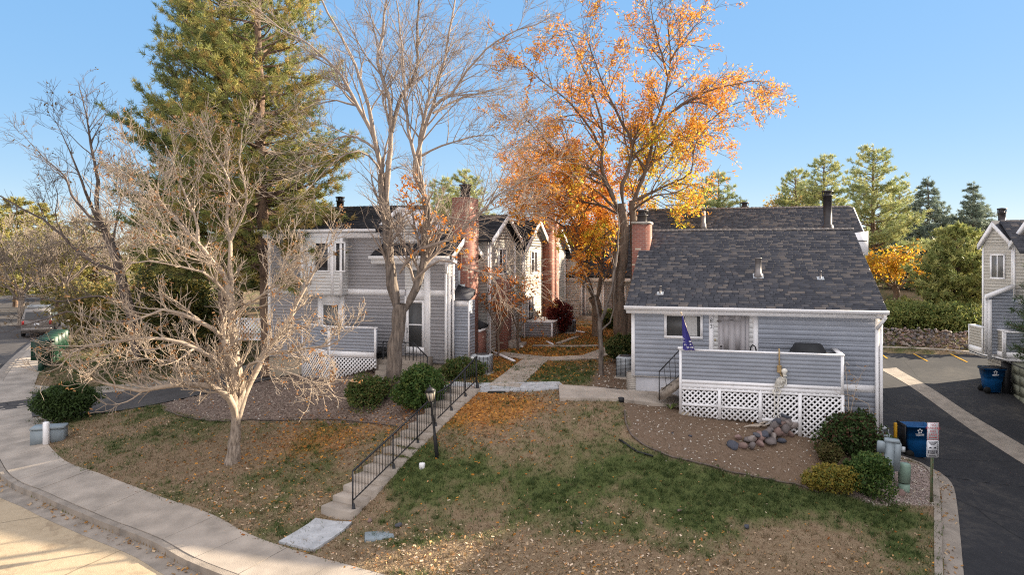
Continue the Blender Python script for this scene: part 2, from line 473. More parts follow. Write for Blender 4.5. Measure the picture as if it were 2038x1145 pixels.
def sheet(name, A, B, m, off, thick=.0, cross=None, kind='structure', label=None):
    """a draped strip between two equally sampled lines A and B"""
    A = np.asarray(A); B = np.asarray(B)
    w = np.linalg.norm(A - B, axis=1).max()
    nc = cross or max(2, int(w / .35) + 1)
    t = np.linspace(0, 1, nc)
    P = A[:, None] * (1 - t)[None, :, None] + B[:, None] * t[None, :, None]
    Z = hts(P[..., 0], P[..., 1]) + off
    V = np.concatenate([P, Z[..., None]], 2); n = len(A)
    f = [(i*nc + j, i*nc + j + 1, (i+1)*nc + j + 1, (i+1)*nc + j) for i in range(n-1) for j in range(nc-1)]
    mb = MB(); mb.add(V.reshape(-1, 3), f)
    if thick:
        ring = [(i, 0) for i in range(n)] + [(n-1, j) for j in range(1, nc)] + [(i, nc-1) for i in range(n-2, -1, -1)] + [(0, j) for j in range(nc-2, 0, -1)]
        top = np.array([V[i, j] for i, j in ring]); bot = top.copy(); bot[:, 2] -= thick; k = len(ring)
        mb.add(np.concatenate([top, bot]), [(i, (i+1) % k, k + (i+1) % k, k + i) for i in range(k)])
    o = obj(name, mb, m, smooth=False)
    return tag(o, label=label, kind=kind)

# --- street kerb line, from in front of the camera round to the left and away
KERB = resample(np.concatenate([[(6, 9.2), (0.5, 12.0)], Gp([(440,1145),(300,1077),(180,1030),(90,990),(0,942)]), [(-21.0, 29.0), (-26.2, 38), (-33.0, 52), (-43, 72), (-62, 108), (-90, 160)]]), .5)
STREET = np.concatenate([KERB, offset(KERB, 14)[::-1]])
# --- right-hand drive
DKERB = resample(np.concatenate([[(5.5, 9.0)], Gp([(1877,1145),(1874,1060),(1871,990),(1863,948),(1838,926),(1800,911),(1765,902)])]), .3)
DRIVE_L = resample(np.concatenate([DKERB[::2], [(12.2, 26), (13.2, 30), (14.5, 36), (15.2, 40.0)]]), .4)
DRIVE_R = resample([(24, 8.0), (40, 14.0), (46, 20.0), (46, 26), (44, 30), (40, 34), (36, 36), (32, 36.8)], .4)
_k = np.linspace(0, 1, 120)
def even(pl, n):
    s = np.concatenate([[0], np.cumsum(np.linalg.norm(np.diff(pl, axis=0), axis=1))]); tt = np.linspace(0, s[-1], n)
    return np.stack([np.interp(tt, s, pl[:, 0]), np.interp(tt, s, pl[:, 1])], 1)
DRIVE = np.concatenate([DRIVE_L, DRIVE_R[::-1]])
SIDE = resample(np.concatenate([[(-28, 33.0)], Gp([(20,812),(150,806),(290,793)]), [(-9.5, 31.5)]]), .4)
SIDE_P = np.concatenate([offset(SIDE, -1.6), offset(SIDE, 1.9)[::-1]])

MULCH = Gp([(300,790),(340,822),(420,838),(520,838),(640,836),(720,842),(830,850),(860,800),(900,775),(890,745),(760,735),(600,745),(420,752)])
DIRT = Gp([(1240,800),(1243,840),(1270,880),(1340,912),(1440,938),(1560,962),(1640,985),(1700,975),(1745,900),(1700,870),(1360,825),(1352,795)])
GRAVEL = Gp([(1690,985),(1740,1010),(1862,1010),(1862,930),(1790,912),(1740,905),(1720,930)])
HOUSEBED = Gp([(1170,775),(1180,745),(1215,715),(1262,700),(1262,790)])

# --- the ground itself: one sheet out to the horizon
tx = np.concatenate([np.linspace(-4, -1.0, 40, endpoint=False), np.linspace(-1.0, 1.0, 470), np.linspace(1.0, 4, 41)[1:]])
Dr = [7.0]
while Dr[-1] < 1200: Dr.append(Dr[-1] * (1.02 if Dr[-1] < 13 else 1.0042 if Dr[-1] < 42 else 1.03))
Dr = np.array(Dr)
gx = Dr[:, None] * tx[None]; gy = np.repeat(Dr[:, None], len(tx), 1)
gz = hts(gx, gy)
drop = np.zeros(gx.shape)
near = gy < 200
drop[in_poly(gx, gy, STREET)] = .32
drop[in_poly(gx, gy, DRIVE)] = .14
sd_side = in_poly(gx, gy, SIDE_P); drop[sd_side] = .08
micro = np.clip(rng.normal(0, 1, gx.shape) * .010, -.02, .008) * (gy < 45)
drop[in_poly(gx, gy, np.concatenate([offset(KERB, -1.5), offset(KERB, .05)[::-1]])) & (drop == 0)] = .06
gzf = gz - drop + micro
gm = MB(); nr, ncn = gx.shape
V = np.stack([gx, gy, gzf], 2).reshape(-1, 3)
idx = np.arange(nr * ncn).reshape(nr, ncn)
Fq = np.stack([idx[:-1, :-1], idx[:-1, 1:], idx[1:, 1:], idx[1:, :-1]], 2).reshape(-1, 4)
me = bpy.data.meshes.new("ground")
me.vertices.add(len(V)); me.vertices.foreach_set("co", V.astype(np.float32).ravel())
me.loops.add(Fq.size); me.loops.foreach_set("vertex_index", Fq.astype(np.int32).ravel())
me.polygons.add(len(Fq)); me.polygons.foreach_set("loop_start", np.arange(0, Fq.size, 4, dtype=np.int32))
me.update(calc_edges=True)
me.polygons.foreach_set("use_smooth", np.ones(len(Fq), bool))

def vnoise(x, y, s, seed):
    """smooth value noise"""
    x = x * s + seed * 17.3; y = y * s + seed * 9.1
    xi = np.floor(x).astype(np.int64); yi = np.floor(y).astype(np.int64); fx = x - xi; fy = y - yi
    fx = fx*fx*(3-2*fx); fy = fy*fy*(3-2*fy)
    def hsh(a, b):
        v = (a * 374761393 + b * 668265263 + seed * 69069) & 0xffffffff
        v = ((v ^ (v >> 13)) * 1274126177) & 0xffffffff
        return ((v ^ (v >> 16)) & 0xffff) / 65535.0
    return (hsh(xi, yi)*(1-fx) + hsh(xi+1, yi)*fx)*(1-fy) + (hsh(xi, yi+1)*(1-fx) + hsh(xi+1, yi+1)*fx)*fy
wob = (vnoise(gx, gy, 1.5, 3) - .5) * .5 + (vnoise(gx, gy, 5, 4) - .5) * .2
def mask(poly, soft=.12): return smooth01((sdist(gx, gy, poly) + wob * .5) / soft * .5 + .5)
a_mulch = mask(MULCH); a_dirt = np.maximum(mask(DIRT), mask(HOUSEBED)); a_grav = mask(GRAVEL)
# turf colour: patchy, greener on the right-hand lawn, drier towards the foot of the slope
def blob(px, py, r):
    c = G(px, py); return np.exp(-((gx - c[0])**2 + (gy - c[1])**2) / (r * r))
def blobe(px, py, rx, ry):
    c = G(px, py); return np.exp(-(((gx - c[0]) / rx)**2 + ((gy - c[1]) / ry)**2))
grn = .42 + (vnoise(gx, gy, .55, 11) - .5) * .45 + (vnoise(gx, gy, 1.6, 12) - .5) * .45 + (vnoise(gx, gy, 5, 13) - .5) * .35
for (px, py, rx, ry, s) in [(1330,960,2.2,1.5,.35),(1480,1000,2.0,1.2,.42),(1650,985,2.2,.8,.5),(1800,1080,1.3,2.0,.45),(1130,980,2.0,1.6,.22),(1350,1060,1.4,1.0,.3),(850,950,1.0,1.3,.2),(820,900,.4,1.5,.3),
                            (560,960,1.5,1.2,.18),(570,1060,.5,.4,.35),(420,1055,.4,.3,.2),(120,900,2.5,1,.10),(1100,745,2.5,2.0,.28),(330,860,2,1.0,.12),(780,1085,.35,.3,.5),(850,1080,.3,.25,.3),
                            (1230,1000,.75,.6,-.6),(1620,1090,1.6,.9,-.6),(1000,1120,2.5,.9,-.45),(1300,1140,3.0,.6,-.4),(1050,920,1.0,.9,-.25),(450,900,2.0,1.6,-.25),(330,930,2,1.2,-.2),(780,1110,1.4,.5,-.5),(1750,1140,1.5,.5,-.2)]:
    grn += s * blobe(px, py, rx, ry)
grn = np.clip(grn, 0, 1)
leafd = .06 + 0 * gx
for (px, py, rx, ry, s) in [(1050,690,2.8,4.5,1.8),(1000,740,1.5,1.5,1.3),(1150,670,3.5,5,1.7),(950,800,1.8,1.5,.62),(1020,810,1.8,.9,.6),(880,800,1.0,1.0,.9),(700,870,2.6,1.5,.40),(560,900,2.4,1.9,.26),(640,850,2.0,1.4,.22),(980,870,1.4,1.0,.3),(1010,655,2,3,1.0),(1170,600,8,8,.5)]:
    leafd += s * blobe(px, py, rx, ry)
leafd = np.clip(leafd, 0, 1)
pale = np.zeros(gx.shape)
for (px, py, rx, ry, s) in [(1000,1120,3.5,.9,1.0),(800,1080,1.4,.6,1.0),(1300,1140,4,.7,.6),(620,1000,1.8,.9,.7),(520,1040,1.5,.7,.6),(1200,1060,3,1.2,.25),(400,980,2.5,1.0,.35),(1650,1110,1.8,.7,.3),(300,850,4,2,.12)]:
    pale += s * blobe(px, py, rx, ry)
pale = np.clip(pale, 0, 1)
farw = np.clip((gy - 45) / 40, 0, 1)
for nm, arr in (("mulch", a_mulch), ("dirt", a_dirt), ("gravel", a_grav), ("green", grn), ("leafd", leafd), ("pale", pale)):
    at = me.attributes.new(nm, 'FLOAT', 'POINT'); at.data.foreach_set("value", arr.astype(np.float32).ravel())

def groundmat():
    m = bpy.data.materials.new('ground_cover'); m.use_nodes = True
    nt = m.node_tree; N = nt.nodes; L = nt.links; b = N["Principled BSDF"]
    tc = N.new("ShaderNodeTexCoord")
    def noise(sc, det=5):
        n = N.new("ShaderNodeTexNoise"); n.inputs["Scale"].default_value = sc; n.inputs["Detail"].default_value = det
        L.new(tc.outputs["Object"], n.inputs["Vector"]); return n.outputs[0]
    def att(nm):
        a = N.new("ShaderNodeAttribute"); a.attribute_name = nm; return a.outputs["Fac"]
    def mix(f, c1, c2, bt='MIX'):
        x = N.new("ShaderNodeMixRGB"); x.blend_type = bt
        for k, v in ((0, f), (1, c1), (2, c2)):
            if isinstance(v, (float, int)): x.inputs[k].default_value = v
            elif isinstance(v, tuple): x.inputs[k].default_value = (*v, 1)
            else: L.new(v, x.inputs[k])
        return x.outputs[0]
    def math_(op, a, b_):
        x = N.new("ShaderNodeMath"); x.operation = op; x.use_clamp = True
        for k, v in ((0, a), (1, b_)):
            if isinstance(v, (float, int)): x.inputs[k].default_value = v
            else: L.new(v, x.inputs[k])
        return x.outputs[0]
    def ramp(v, p0, p1):
        r = N.new("ShaderNodeMapRange"); r.inputs[1].default_value = p0; r.inputs[2].default_value = p1; L.new(v, r.inputs[0]); return r.outputs[0]
    n_f = noise(38, 6); n_m = noise(7, 6); n_c = noise(110, 3)
    dry = mix(ramp(n_f, .3, .7), (.145, .098, .057), (.37, .275, .175))
    dry = mix(ramp(n_m, .35, .65), dry, mix(.5, dry, (.15, .092, .053)))
    gr = mix(ramp(n_f, .3, .7), (.040, .058, .017), (.135, .15, .052))
    gfac = math_('ADD', att("green"), math_('SUBTRACT', math_('MULTIPLY', n_f, .7), .35))
    turf = mix(ramp(gfac, .30, .80), dry, gr)
    vo = N.new("ShaderNodeTexVoronoi"); vo.inputs["Scale"].default_value = 16; L.new(tc.outputs["Object"], vo.inputs["Vector"])
    rust = mix(ramp(vo.outputs["Color"], .2, .8), (.30, .12, .03), (.52, .22, .045))
    turf = mix(math_('MULTIPLY', ramp(math_('ADD', math_('MULTIPLY', att("leafd"), .8), math_('MULTIPLY', n_f, .5)), .66, 1.0), .8), turf, rust)
    v2 = N.new("ShaderNodeTexVoronoi"); v2.inputs["Scale"].default_value = 22; L.new(tc.outputs["Object"], v2.inputs["Vector"])
    peb = mix(ramp(v2.outputs["Color"], .15, .85), (.075, .052, .041), (.30, .225, .18))
    v3 = N.new("ShaderNodeTexVoronoi"); v3.inputs["Scale"].default_value = 34; L.new(tc.outputs["Object"], v3.inputs["Vector"])
    grv = mix(ramp(v3.outputs["Color"], .15, .85), (.12, .085, .07), (.42, .33, .29))
    dirt = mix(ramp(n_f, .3, .72), (.105, .070, .046), (.215, .148, .10))
    dirt = mix(math_('MULTIPLY', ramp(n_m, .45, .7), .6), dirt, (.20, .145, .105))
    dirt = mix(ramp(n_c, .66, .72), dirt, (.34, .28, .22))
    c = mix(att("dirt"), turf, dirt); c = mix(att("mulch"), c, mix(math_('MULTIPLY', ramp(n_f, .55, .8), att("leafd")), peb, rust)); c = mix(att("gravel"), c, grv)
    L.new(c, b.inputs["Base Color"]); b.inputs["Roughness"].default_value = .95; b.inputs["Specular IOR Level"].default_value = .1
    bp = N.new("ShaderNodeBump"); bp.inputs["Strength"].default_value = .8; bp.inputs["Distance"].default_value = .04
    L.new(math_('ADD', math_('MULTIPLY', n_f, .6), math_('MULTIPLY', v2.outputs["Distance"], .7)), bp.inputs["Height"]); L.new(bp.outputs[0], b.inputs["Normal"])
    return m
ground = bpy.data.objects.new("ground", me); me.materials.append(groundmat()); C.objects.link(ground)
tag(ground, kind='structure')

def asphalt(name, base, lo, hi, stain=.25):
    m = bpy.data.materials.new(name); m.use_nodes = True
    nt = m.node_tree; N = nt.nodes; L = nt.links; b = N["Principled BSDF"]
    tc = N.new("ShaderNodeTexCoord")
    def noise(sc, det=6, dist=0):
        n = N.new("ShaderNodeTexNoise"); n.inputs["Scale"].default_value = sc; n.inputs["Detail"].default_value = det; n.inputs["Distortion"].default_value = dist
        L.new(tc.outputs["Object"], n.inputs["Vector"]); return n
    n1 = noise(.5, 7, .8); n2 = noise(55, 3)
    cr = N.new("ShaderNodeValToRGB"); e = cr.color_ramp.elements
    e[0].position = .3; e[0].color = (*lo, 1); e[1].position = .72; e[1].color = (*hi, 1); k = e.new(.5); k.color = (*base, 1)
    n3 = noise(2.6, 8, 1.5); av = N.new("ShaderNodeMath"); av.operation = 'MULTIPLY_ADD'; av.inputs[1].default_value = .45; L.new(n3.outputs[0], av.inputs[0])
    a2 = N.new("ShaderNodeMath"); a2.operation = 'MULTIPLY'; a2.inputs[1].default_value = .55; L.new(n1.outputs[0], a2.inputs[0]); L.new(a2.outputs[0], av.inputs[2]); L.new(av.outputs[0], cr.inputs[0])
    mx = N.new("ShaderNodeMixRGB"); mx.blend_type = 'OVERLAY'; mx.inputs[0].default_value = .55
    L.new(cr.outputs[0], mx.inputs[1]); L.new(n2.outputs[0], mx.inputs[2])
    # wandering cracks
    wv = N.new("ShaderNodeMixRGB"); wv.inputs[0].default_value = .25; L.new(tc.outputs["Object"], wv.inputs[1]); L.new(n1.outputs["Color"], wv.inputs[2])
    vc = N.new("ShaderNodeTexVoronoi"); vc.feature = 'DISTANCE_TO_EDGE'; vc.inputs["Scale"].default_value = .30; L.new(wv.outputs[0], vc.inputs["Vector"])
    lt_ = N.new("ShaderNodeMapRange"); lt_.inputs[1].default_value = .002; lt_.inputs[2].default_value = .007; lt_.inputs[3].default_value = .55; lt_.inputs[4].default_value = 1.0; L.new(vc.outputs["Distance"], lt_.inputs[0])
    mc = N.new("ShaderNodeMixRGB"); mc.blend_type = 'MULTIPLY'; mc.inputs[0].default_value = 1; L.new(mx.outputs[0], mc.inputs[1]); L.new(lt_.outputs[0], mc.inputs[2]); L.new(mc.outputs[0], b.inputs["Base Color"])
    bp = N.new("ShaderNodeBump"); bp.inputs["Strength"].default_value = .5; bp.inputs["Distance"].default_value = .01
    L.new(n2.outputs[0], bp.inputs["Height"]); L.new(bp.outputs[0], b.inputs["Normal"])
    b.inputs["Roughness"].default_value = .9; b.inputs["Specular IOR Level"].default_value = .2
    M[name] = m
asphalt('drive_asphalt', (.036, .035, .037), (.024, .024, .026), (.078, .07, .062))
asphalt('street_concrete', (.43, .335, .22), (.26, .19, .125), (.49, .385, .26))
asphalt('street_asphalt', (.085, .077, .073), (.06, .055, .052), (.125, .112, .10))

# street: old pale surface in the foreground, asphalt further along
KI = np.arange(len(KERB)); near_k = KERB[:, 1] < 31
kn = KERB[near_k]; kf = KERB[np.where(~near_k)[0][0] - 1:]
sheet('street', offset(kn, .42), offset(kn, 12), M['street_concrete'], -.17, cross=12)
sheet('street', offset(kf, .42), offset(kf, 12), M['street_asphalt'], -.17, cross=12)
sheet('gutter', offset(KERB, .0), offset(KERB, .45), M['old_concrete'], -.165, cross=3)

def slabs(name, A, B, m, off, every, gap=.012, thick=.12):
    """a pavement cast in bays with open joints between them"""
    mb = MB(); n = len(A)
    for i0 in range(0, n - 1, every):
        i1 = min(n - 1, i0 + every)
        a = A[i0:i1+1].copy(); b = B[i0:i1+1].copy()
        for L_ in (a, b):
            L_[0] += (L_[1] - L_[0]) / (np.linalg.norm(L_[1] - L_[0]) + 1e-9) * gap
        nc = max(2, int(np.linalg.norm(a[0] - b[0]) / .5) + 1); t = np.linspace(0, 1, nc)
        P = a[:, None] * (1 - t)[None, :, None] + b[:, None] * t[None, :, None]
        dz = rng.normal(0, .004)
        Z = hts(P[..., 0], P[..., 1]) + off + dz
        V_ = np.concatenate([P, Z[..., None]], 2); k = len(a)
        mb.add(V_.reshape(-1, 3), [(i*nc+j, i*nc+j+1, (i+1)*nc+j+1, (i+1)*nc+j) for i in range(k-1) for j in range(nc-1)])
        ring = [(i, 0) for i in range(k)] + [(k-1, j) for j in range(1, nc)] + [(i, nc-1) for i in range(k-2, -1, -1)] + [(0, j) for j in range(nc-2, 0, -1)]
        top = np.array([V_[i, j] for i, j in ring]); bot = top.copy(); bot[:, 2] -= thick; q = len(ring)
        mb.add(np.concatenate([top, bot]), [(i, (i+1) % q, q + (i+1) % q, q + i) for i in range(q)])
    return tag(obj(name, mb, m), kind='structure')
slabs('kerb', offset(KERB, -.16), offset(KERB, .0), M['old_concrete'], .005, 6, thick=.2)
slabs('pavement', offset(KERB, -1.55), offset(KERB, -.18), M['concrete'], .02, 3, thick=.12)

DL = even(DRIVE_L, 130); DRr = even(DRIVE_R, 130)
sheet('driveway', DL, DRr, M['drive_asphalt'], -.09, cross=60)
sheet('driveway', offset(SIDE, -1.6), offset(SIDE, 1.9), M['street_asphalt'], .015)
slabs('pavement', offset(SIDE, 1.92), offset(SIDE, 3.0), M['concrete'], .02, 5)
slabs('pavement', resample(Gp([(0,835),(60,832),(150,828)]), .5), resample(Gp([(0,870),(40,872),(75,862)]), .5)[:len(resample(Gp([(0,835),(60,832),(150,828)]), .5))] if False else offset(resample(Gp([(0,835),(60,832),(150,828)]), .5), -1.0), M['concrete'], .018, 4)
slabs('kerb', offset(DKERB, .16), offset(DKERB, .0), M['old_concrete'], .03, 10, thick=.25)
sheet('gutter', offset(DKERB, .0), offset(DKERB, -.40), M['old_concrete'], -.075, cross=3)
# concrete drainage strip down the drive
PAN_A = resample(Gp([(1751,731),(1900,829),(2038,920)]), .5); PAN_B = resample(Gp([(1784,729),(1900,800),(2038,883)]), .5)
PAN_A = even(np.concatenate([PAN_A, [PAN_A[-1] + (PAN_A[-1] - PAN_A[-6]) * 2]]), 40); PAN_B = even(np.concatenate([PAN_B, [PAN_B[-1] + (PAN_B[-1] - PAN_B[-6]) * 2]]), 40)
sheet('drain_strip', PAN_A, PAN_B, M['old_concrete'], -.08)
# far kerb and bay lines of the car park
FK = resample(Gp([(1700,690),(1760,693),(1850,697),(1930,703),(2000,708)]), .5)
slabs('kerb', offset(FK, .18), offset(FK, .0), M['concrete'], .06, 6, thick=.3)
for (a, b_) in (((1750,699),(1766,711)), ((1814,699),(1846,716)), ((1892,702),(1925,718))):
    A = G(*a)[:2]; B = G(*b_)[:2]; d = (B - A) / np.linalg.norm(B - A); nn = np.array((-d[1], d[0])) * .06
    t = np.linspace(0, 1, 8)[:, None]
    tag(sheet('bay_line', A + t * (B - A) + nn * .75, A + t * (B - A) - nn * .75, M['yellow_paint'], -.078, cross=2), kind='structure')
# courtyard paths
def path(pxl, w, m=None, off=.022, every=4, step=.35):
    pl = resample(Gp(pxl), step)
    return slabs('path', offset(pl, w / 2), offset(pl, -w / 2), m or M['concrete'], off + .03, every)
path([(1003,772),(1030,748),(1060,722),(1078,714)], 1.05)
path([(885,770),(930,772),(990,772),(1060,771),(1120,769)], .9, M['pale_concrete'], .026)
path([(990,706),(1080,716),(1150,714),(1190,713)], .8, off=.03)
path([(1178,712),(1210,700),(1235,690)], .8, off=.034)
path([(1060,690),(1140,691),(1190,690)], .35, off=.03)
path([(1110,686),(1150,672)], .25, off=.034)
path([(1112,783),(1180,786),(1240,791),(1300,796),(1352,797)], 1.35, off=.07, every=6)
path([(588,1092),(640,1060),(664,1042)], 1.05, M['pale_concrete'], .03)
# ------------------------------------------------------------------ building kit
TH = math.radians(-16.0)
ER = np.array((math.cos(TH), math.sin(TH))); ED = np.array((-math.sin(TH), math.cos(TH)))
class Frame:
    """a building's own axes: x along its front, y into its depth, z up from the datum"""
    def __init__(s, ox, oy): s.o = np.array((ox, oy))
    def w(s, x, y, z=0): p = s.o + ER * x + ED * y; return (p[0], p[1], z)
    def lx(s, px, y=0.0):
        k = (px - CX) / F
        # (ox + ER0 x + ED0 y) = k (oy + ER1 x + ED1 y)
        return (k * (s.o[1] + ED[1] * y) - s.o[0] - ED[0] * y) / (ER[0] - k * ER[1])
    def lz(s, py, x, y=0.0):
        D = s.o[1] + ER[1] * x + ED[1] * y
        return CH - (py - HY) / F * D
    def ly(s, px, x=0.0):
        k = (px - CX) / F
        return (k * (s.o[1] + ER[1] * x) - s.o[0] - ER[0] * x) / (ED[0] - k * ED[1])

def cuts(poly, z):
    xs = []
    n = len(poly)
    for i in range(n):
        (a, za), (b, zb) = poly[i], poly[(i+1) % n]
        if za == zb: continue
        if min(za, zb) - 1e-9 <= z <= max(za, zb) + 1e-9:
            xs.append(a + (b - a) * (z - za) / (zb - za))
    return (min(xs), max(xs)) if len(xs) >= 2 else None

def siding(mb, poly, fn, holes=(), course=.15, lip=.016, z0=None):
    """horizontal laps over a convex (s, z) outline; fn(s, z, out) -> local 3D point"""
    zs = sorted({round(p[1], 4) for p in poly} | {round(v, 4) for hh in holes for v in hh[2:]})
    lo, hi = zs[0], zs[-1]
    base = lo if z0 is None else z0
    k = math.floor((lo - base) / course)
    lv = [base + course * i for i in range(k, int((hi - base) / course) + 2)]
    zz = sorted({z for z in zs} | {round(z, 4) for z in lv if lo < z < hi})
    for a, b in zip(zz[:-1], zz[1:]):
        if b - a < .004: continue
        ia = cuts(poly, a + 1e-4); ib = cuts(poly, b - 1e-4)
        if not ia or not ib: continue
        f0 = ((a - base) / course) % 1.0; f1 = f0 + (b - a) / course
        oa = lip * (1 - f0) + .003; ob = lip * (1 - min(1, f1)) + .003
        segs = [(ia[0], ia[1], ib[0], ib[1])]
        for (s0, s1, h0, h1) in holes:
            if h0 < (a + b) / 2 < h1:
                ns = []
                for (p0, p1, q0, q1) in segs:
                    if s1 <= min(p0, q0) or s0 >= max(p1, q1): ns.append((p0, p1, q0, q1)); continue
                    if s0 > min(p0, q0): ns.append((p0, s0, q0, s0))
                    if s1 < max(p1, q1): ns.append((s1, p1, s1, q1))
                segs = ns
        for (p0, p1, q0, q1) in segs:
            v = [fn(p0, a, 0), fn(p1, a, 0), fn(p1, a, oa), fn(p0, a, oa), fn(q1, b, ob), fn(q0, b, ob)]
            mb.add(v, [(3, 2, 4, 5), (0, 1, 2, 3)])
def FY(y):  return lambda s, z, o: (s, y - o, z)            # wall facing the front (-y)
def FX(x):  return lambda s, z, o: (x + o, s, z)            # wall facing +x
def FXm(x): return lambda s, z, o: (x - o, s, z)            # wall facing -x

def shingles(mb, P0, P1, P2, P3, course=.14, tab=.30, th=.014, seed=1, lift=.012):
    """asphalt shingle tabs over the quad eave-left P0, eave-right P1, ridge-right P2, ridge-left P3"""
    r = np.random.default_rng(seed)
    P0, P1, P2, P3 = (np.array(p, float) for p in (P0, P1, P2, P3))
    up = ((P3 - P0) + (P2 - P1)) / 2; run = np.linalg.norm(up); wdt = np.linalg.norm(P1 - P0)
    nrm = np.cross(P1 - P0, P3 - P0); nrm /= np.linalg.norm(nrm)
    if nrm[2] < 0: nrm = -nrm
    n = int(run / course)
    for i in range(n):
        a = i / n; b = min(1.0, (i + 1.15) / n)
        s = -r.random() * tab / wdt
        while s < 1:
            w_ = tab * (.55 + .75 * r.random()) / wdt
            s0 = max(0, s); s1 = min(1, s + w_ - .012 / wdt); s += w_
            if s1 - s0 < .02 / wdt: continue
            aa = a - (r.random() * .022) / run
            t0 = lift + th * (.5 + 1.1 * r.random()); t1 = .003
            def pt(u, v, o):
                p = (P0 * (1-u) + P1 * u) * (1-v) + (P3 * (1-u) + P2 * u) * v
                return p + nrm * o
            v = [pt(s0, aa, 0), pt(s1, aa, 0), pt(s1, aa, t0), pt(s0, aa, t0), pt(s1, b, t1), pt(s0, b, t1)]
            mb.add(v, [(3, 2, 4, 5), (0, 1, 2, 3), (0, 3, 5), (1, 4, 2)])
    return mb
def ridgecaps(mb, A, B, w=.13, step=.17, seed=3):
    r = np.random.default_rng(seed); A = np.array(A, float); B = np.array(B, float); L = np.linalg.norm(B - A); d = (B - A) / L
    s = np.cross(d, (0, 0, 1)); n = int(L / step)
    for i in range(n):
        p = A + d * step * i; q = p + d * (step * 1.1); o = .02 + .012 * r.random()
        v = []
        for (c, zz) in ((p, o + .015), (q, o)):
            v += [c - s * w + np.array((0, 0, -.04 + zz - .02)), c + np.array((0, 0, zz + .02)), c + s * w + np.array((0, 0, -.04 + zz - .02))]
        mb.add(v, [(0, 1, 4, 3), (1, 2, 5, 4), (0, 2, 1)])

def gable_slab(mb, x0, x1, pts, t=.12):
    """roof deck: polyline pts of (y, z) extruded x0..x1"""
    for (a, b) in zip(pts[:-1], pts[1:]):
        mb.prism([(a[0], a[1]), (b[0], b[1]), (b[0], b[1] - t), (a[0], a[1] - t)], x0, x1, 'x')

def window(par, x0, x1, z0, z1, y, face='y', pane='pane', mull=True, fw=.07, trim='white_trim', sgn=1):
    """window proud of the wall; face y: front wall at y; face x: wall at x=y looking along sgn*x"""
    fr = MB(); pn = MB()
    def B(mb, a0, a1, b0, b1, d0, d1):
        if face == 'y': mb.box(a0, a1, y - d1, y - d0, b0, b1)
        else: mb.box(*(sorted((y + sgn * d0, y + sgn * d1))), a0, a1, b0, b1)
    B(fr, x0, x1, z1 - fw, z1, .0, .05); B(fr, x0, x1, z0, z0 + fw, .0, .06)
    B(fr, x0, x0 + fw, z0 + fw, z1 - fw, .0, .05); B(fr, x1 - fw, x1, z0 + fw, z1 - fw, .0, .05)
    if mull:
        m_ = (x0 + x1) / 2; B(fr, m_ - .025, m_ + .025, z0 + fw, z1 - fw, .0, .04)
    B(pn, x0 + fw - .005, x1 - fw + .005, z0 + fw - .005, z1 - fw + .005, .004, .022)
    w = obj('window', fr, M[trim], par)
    obj('pane', pn, M[pane], w)
    return w

def lattice(par, poly, y, pitch=.165, w=.05):
    mb = MB()
    zs = [p[1] for p in poly]; xs = [p[0] for p in poly]
    n = len(poly)
    def clip(p, d):
        t0, t1 = -1e9, 1e9
        for i in range(n):
            a = poly[i]; b = poly[(i+1) % n]
            nx, nz = -(b[1]-a[1]), b[0]-a[0]           # inward normal for a counter-clockwise outline
            den = nx * d[0] + nz * d[1]; num = nx * (p[0]-a[0]) + nz * (p[1]-a[1])
            if abs(den) < 1e-9:
                if num < 0: return None
                continue
            t = -num / den
            if den > 0: t0 = max(t0, t)
            else: t1 = min(t1, t)
        return (t0, t1) if t1 - t0 > .03 else None
    r2 = math.sqrt(.5)
    for k, (dx, dz, yy) in enumerate(((r2, r2, 0.0), (r2, -r2, .011))):
        x = min(xs) - (max(zs) - min(zs)) - 1
        while x < max(xs) + (max(zs) - min(zs)) + 1:
            c = clip((x, max(zs)), (dx, dz))
            if c:
                a = (x + dx * c[0], y + yy, max(zs) + dz * c[0]); b = (x + dx * c[1], y + yy, max(zs) + dz * c[1])
                mb.bar(a, b, w, .010, up=(0, 1, 0))
            x += pitch
    return obj('lattice', mb, M['white_trim'], par)

def text_mesh(txt, size, name, m, par, loc, rot, align='CENTER', ext=.002, spacing=1.0):
    cu = bpy.data.curves.new(name, 'FONT'); cu.body = txt; cu.size = size; cu.align_x = align; cu.align_y = 'CENTER'; cu.extrude = ext; cu.space_character = spacing
    cu.resolution_u = 3
    t = bpy.data.objects.new(name, cu); C.objects.link(t)
    bpy.context.view_layer.update()
    dg = bpy.context.evaluated_depsgraph_get()
    me = bpy.data.meshes.new_from_object(t.evaluated_get(dg))
    bpy.data.objects.remove(t)
    me.materials.clear(); me.materials.append(m)
    o = bpy.data.objects.new(name, me); C.objects.link(o)
    o.parent = par; o.location = loc; o.rotation_euler = rot
    return o

def downspout(par, top, pts, name='downspout', m='white_trim'):
    mb = MB()
    P = [top] + pts
    for a, b in zip(P[:-1], P[1:]):
        d = np.array(b) - np.array(a); d = d / np.linalg.norm(d) * .03
        mb.bar(tuple(np.array(a) - d), tuple(np.array(b) + d), .085, .065, up=(0, 1, 0))
    return obj(name, mb, M[m], par)

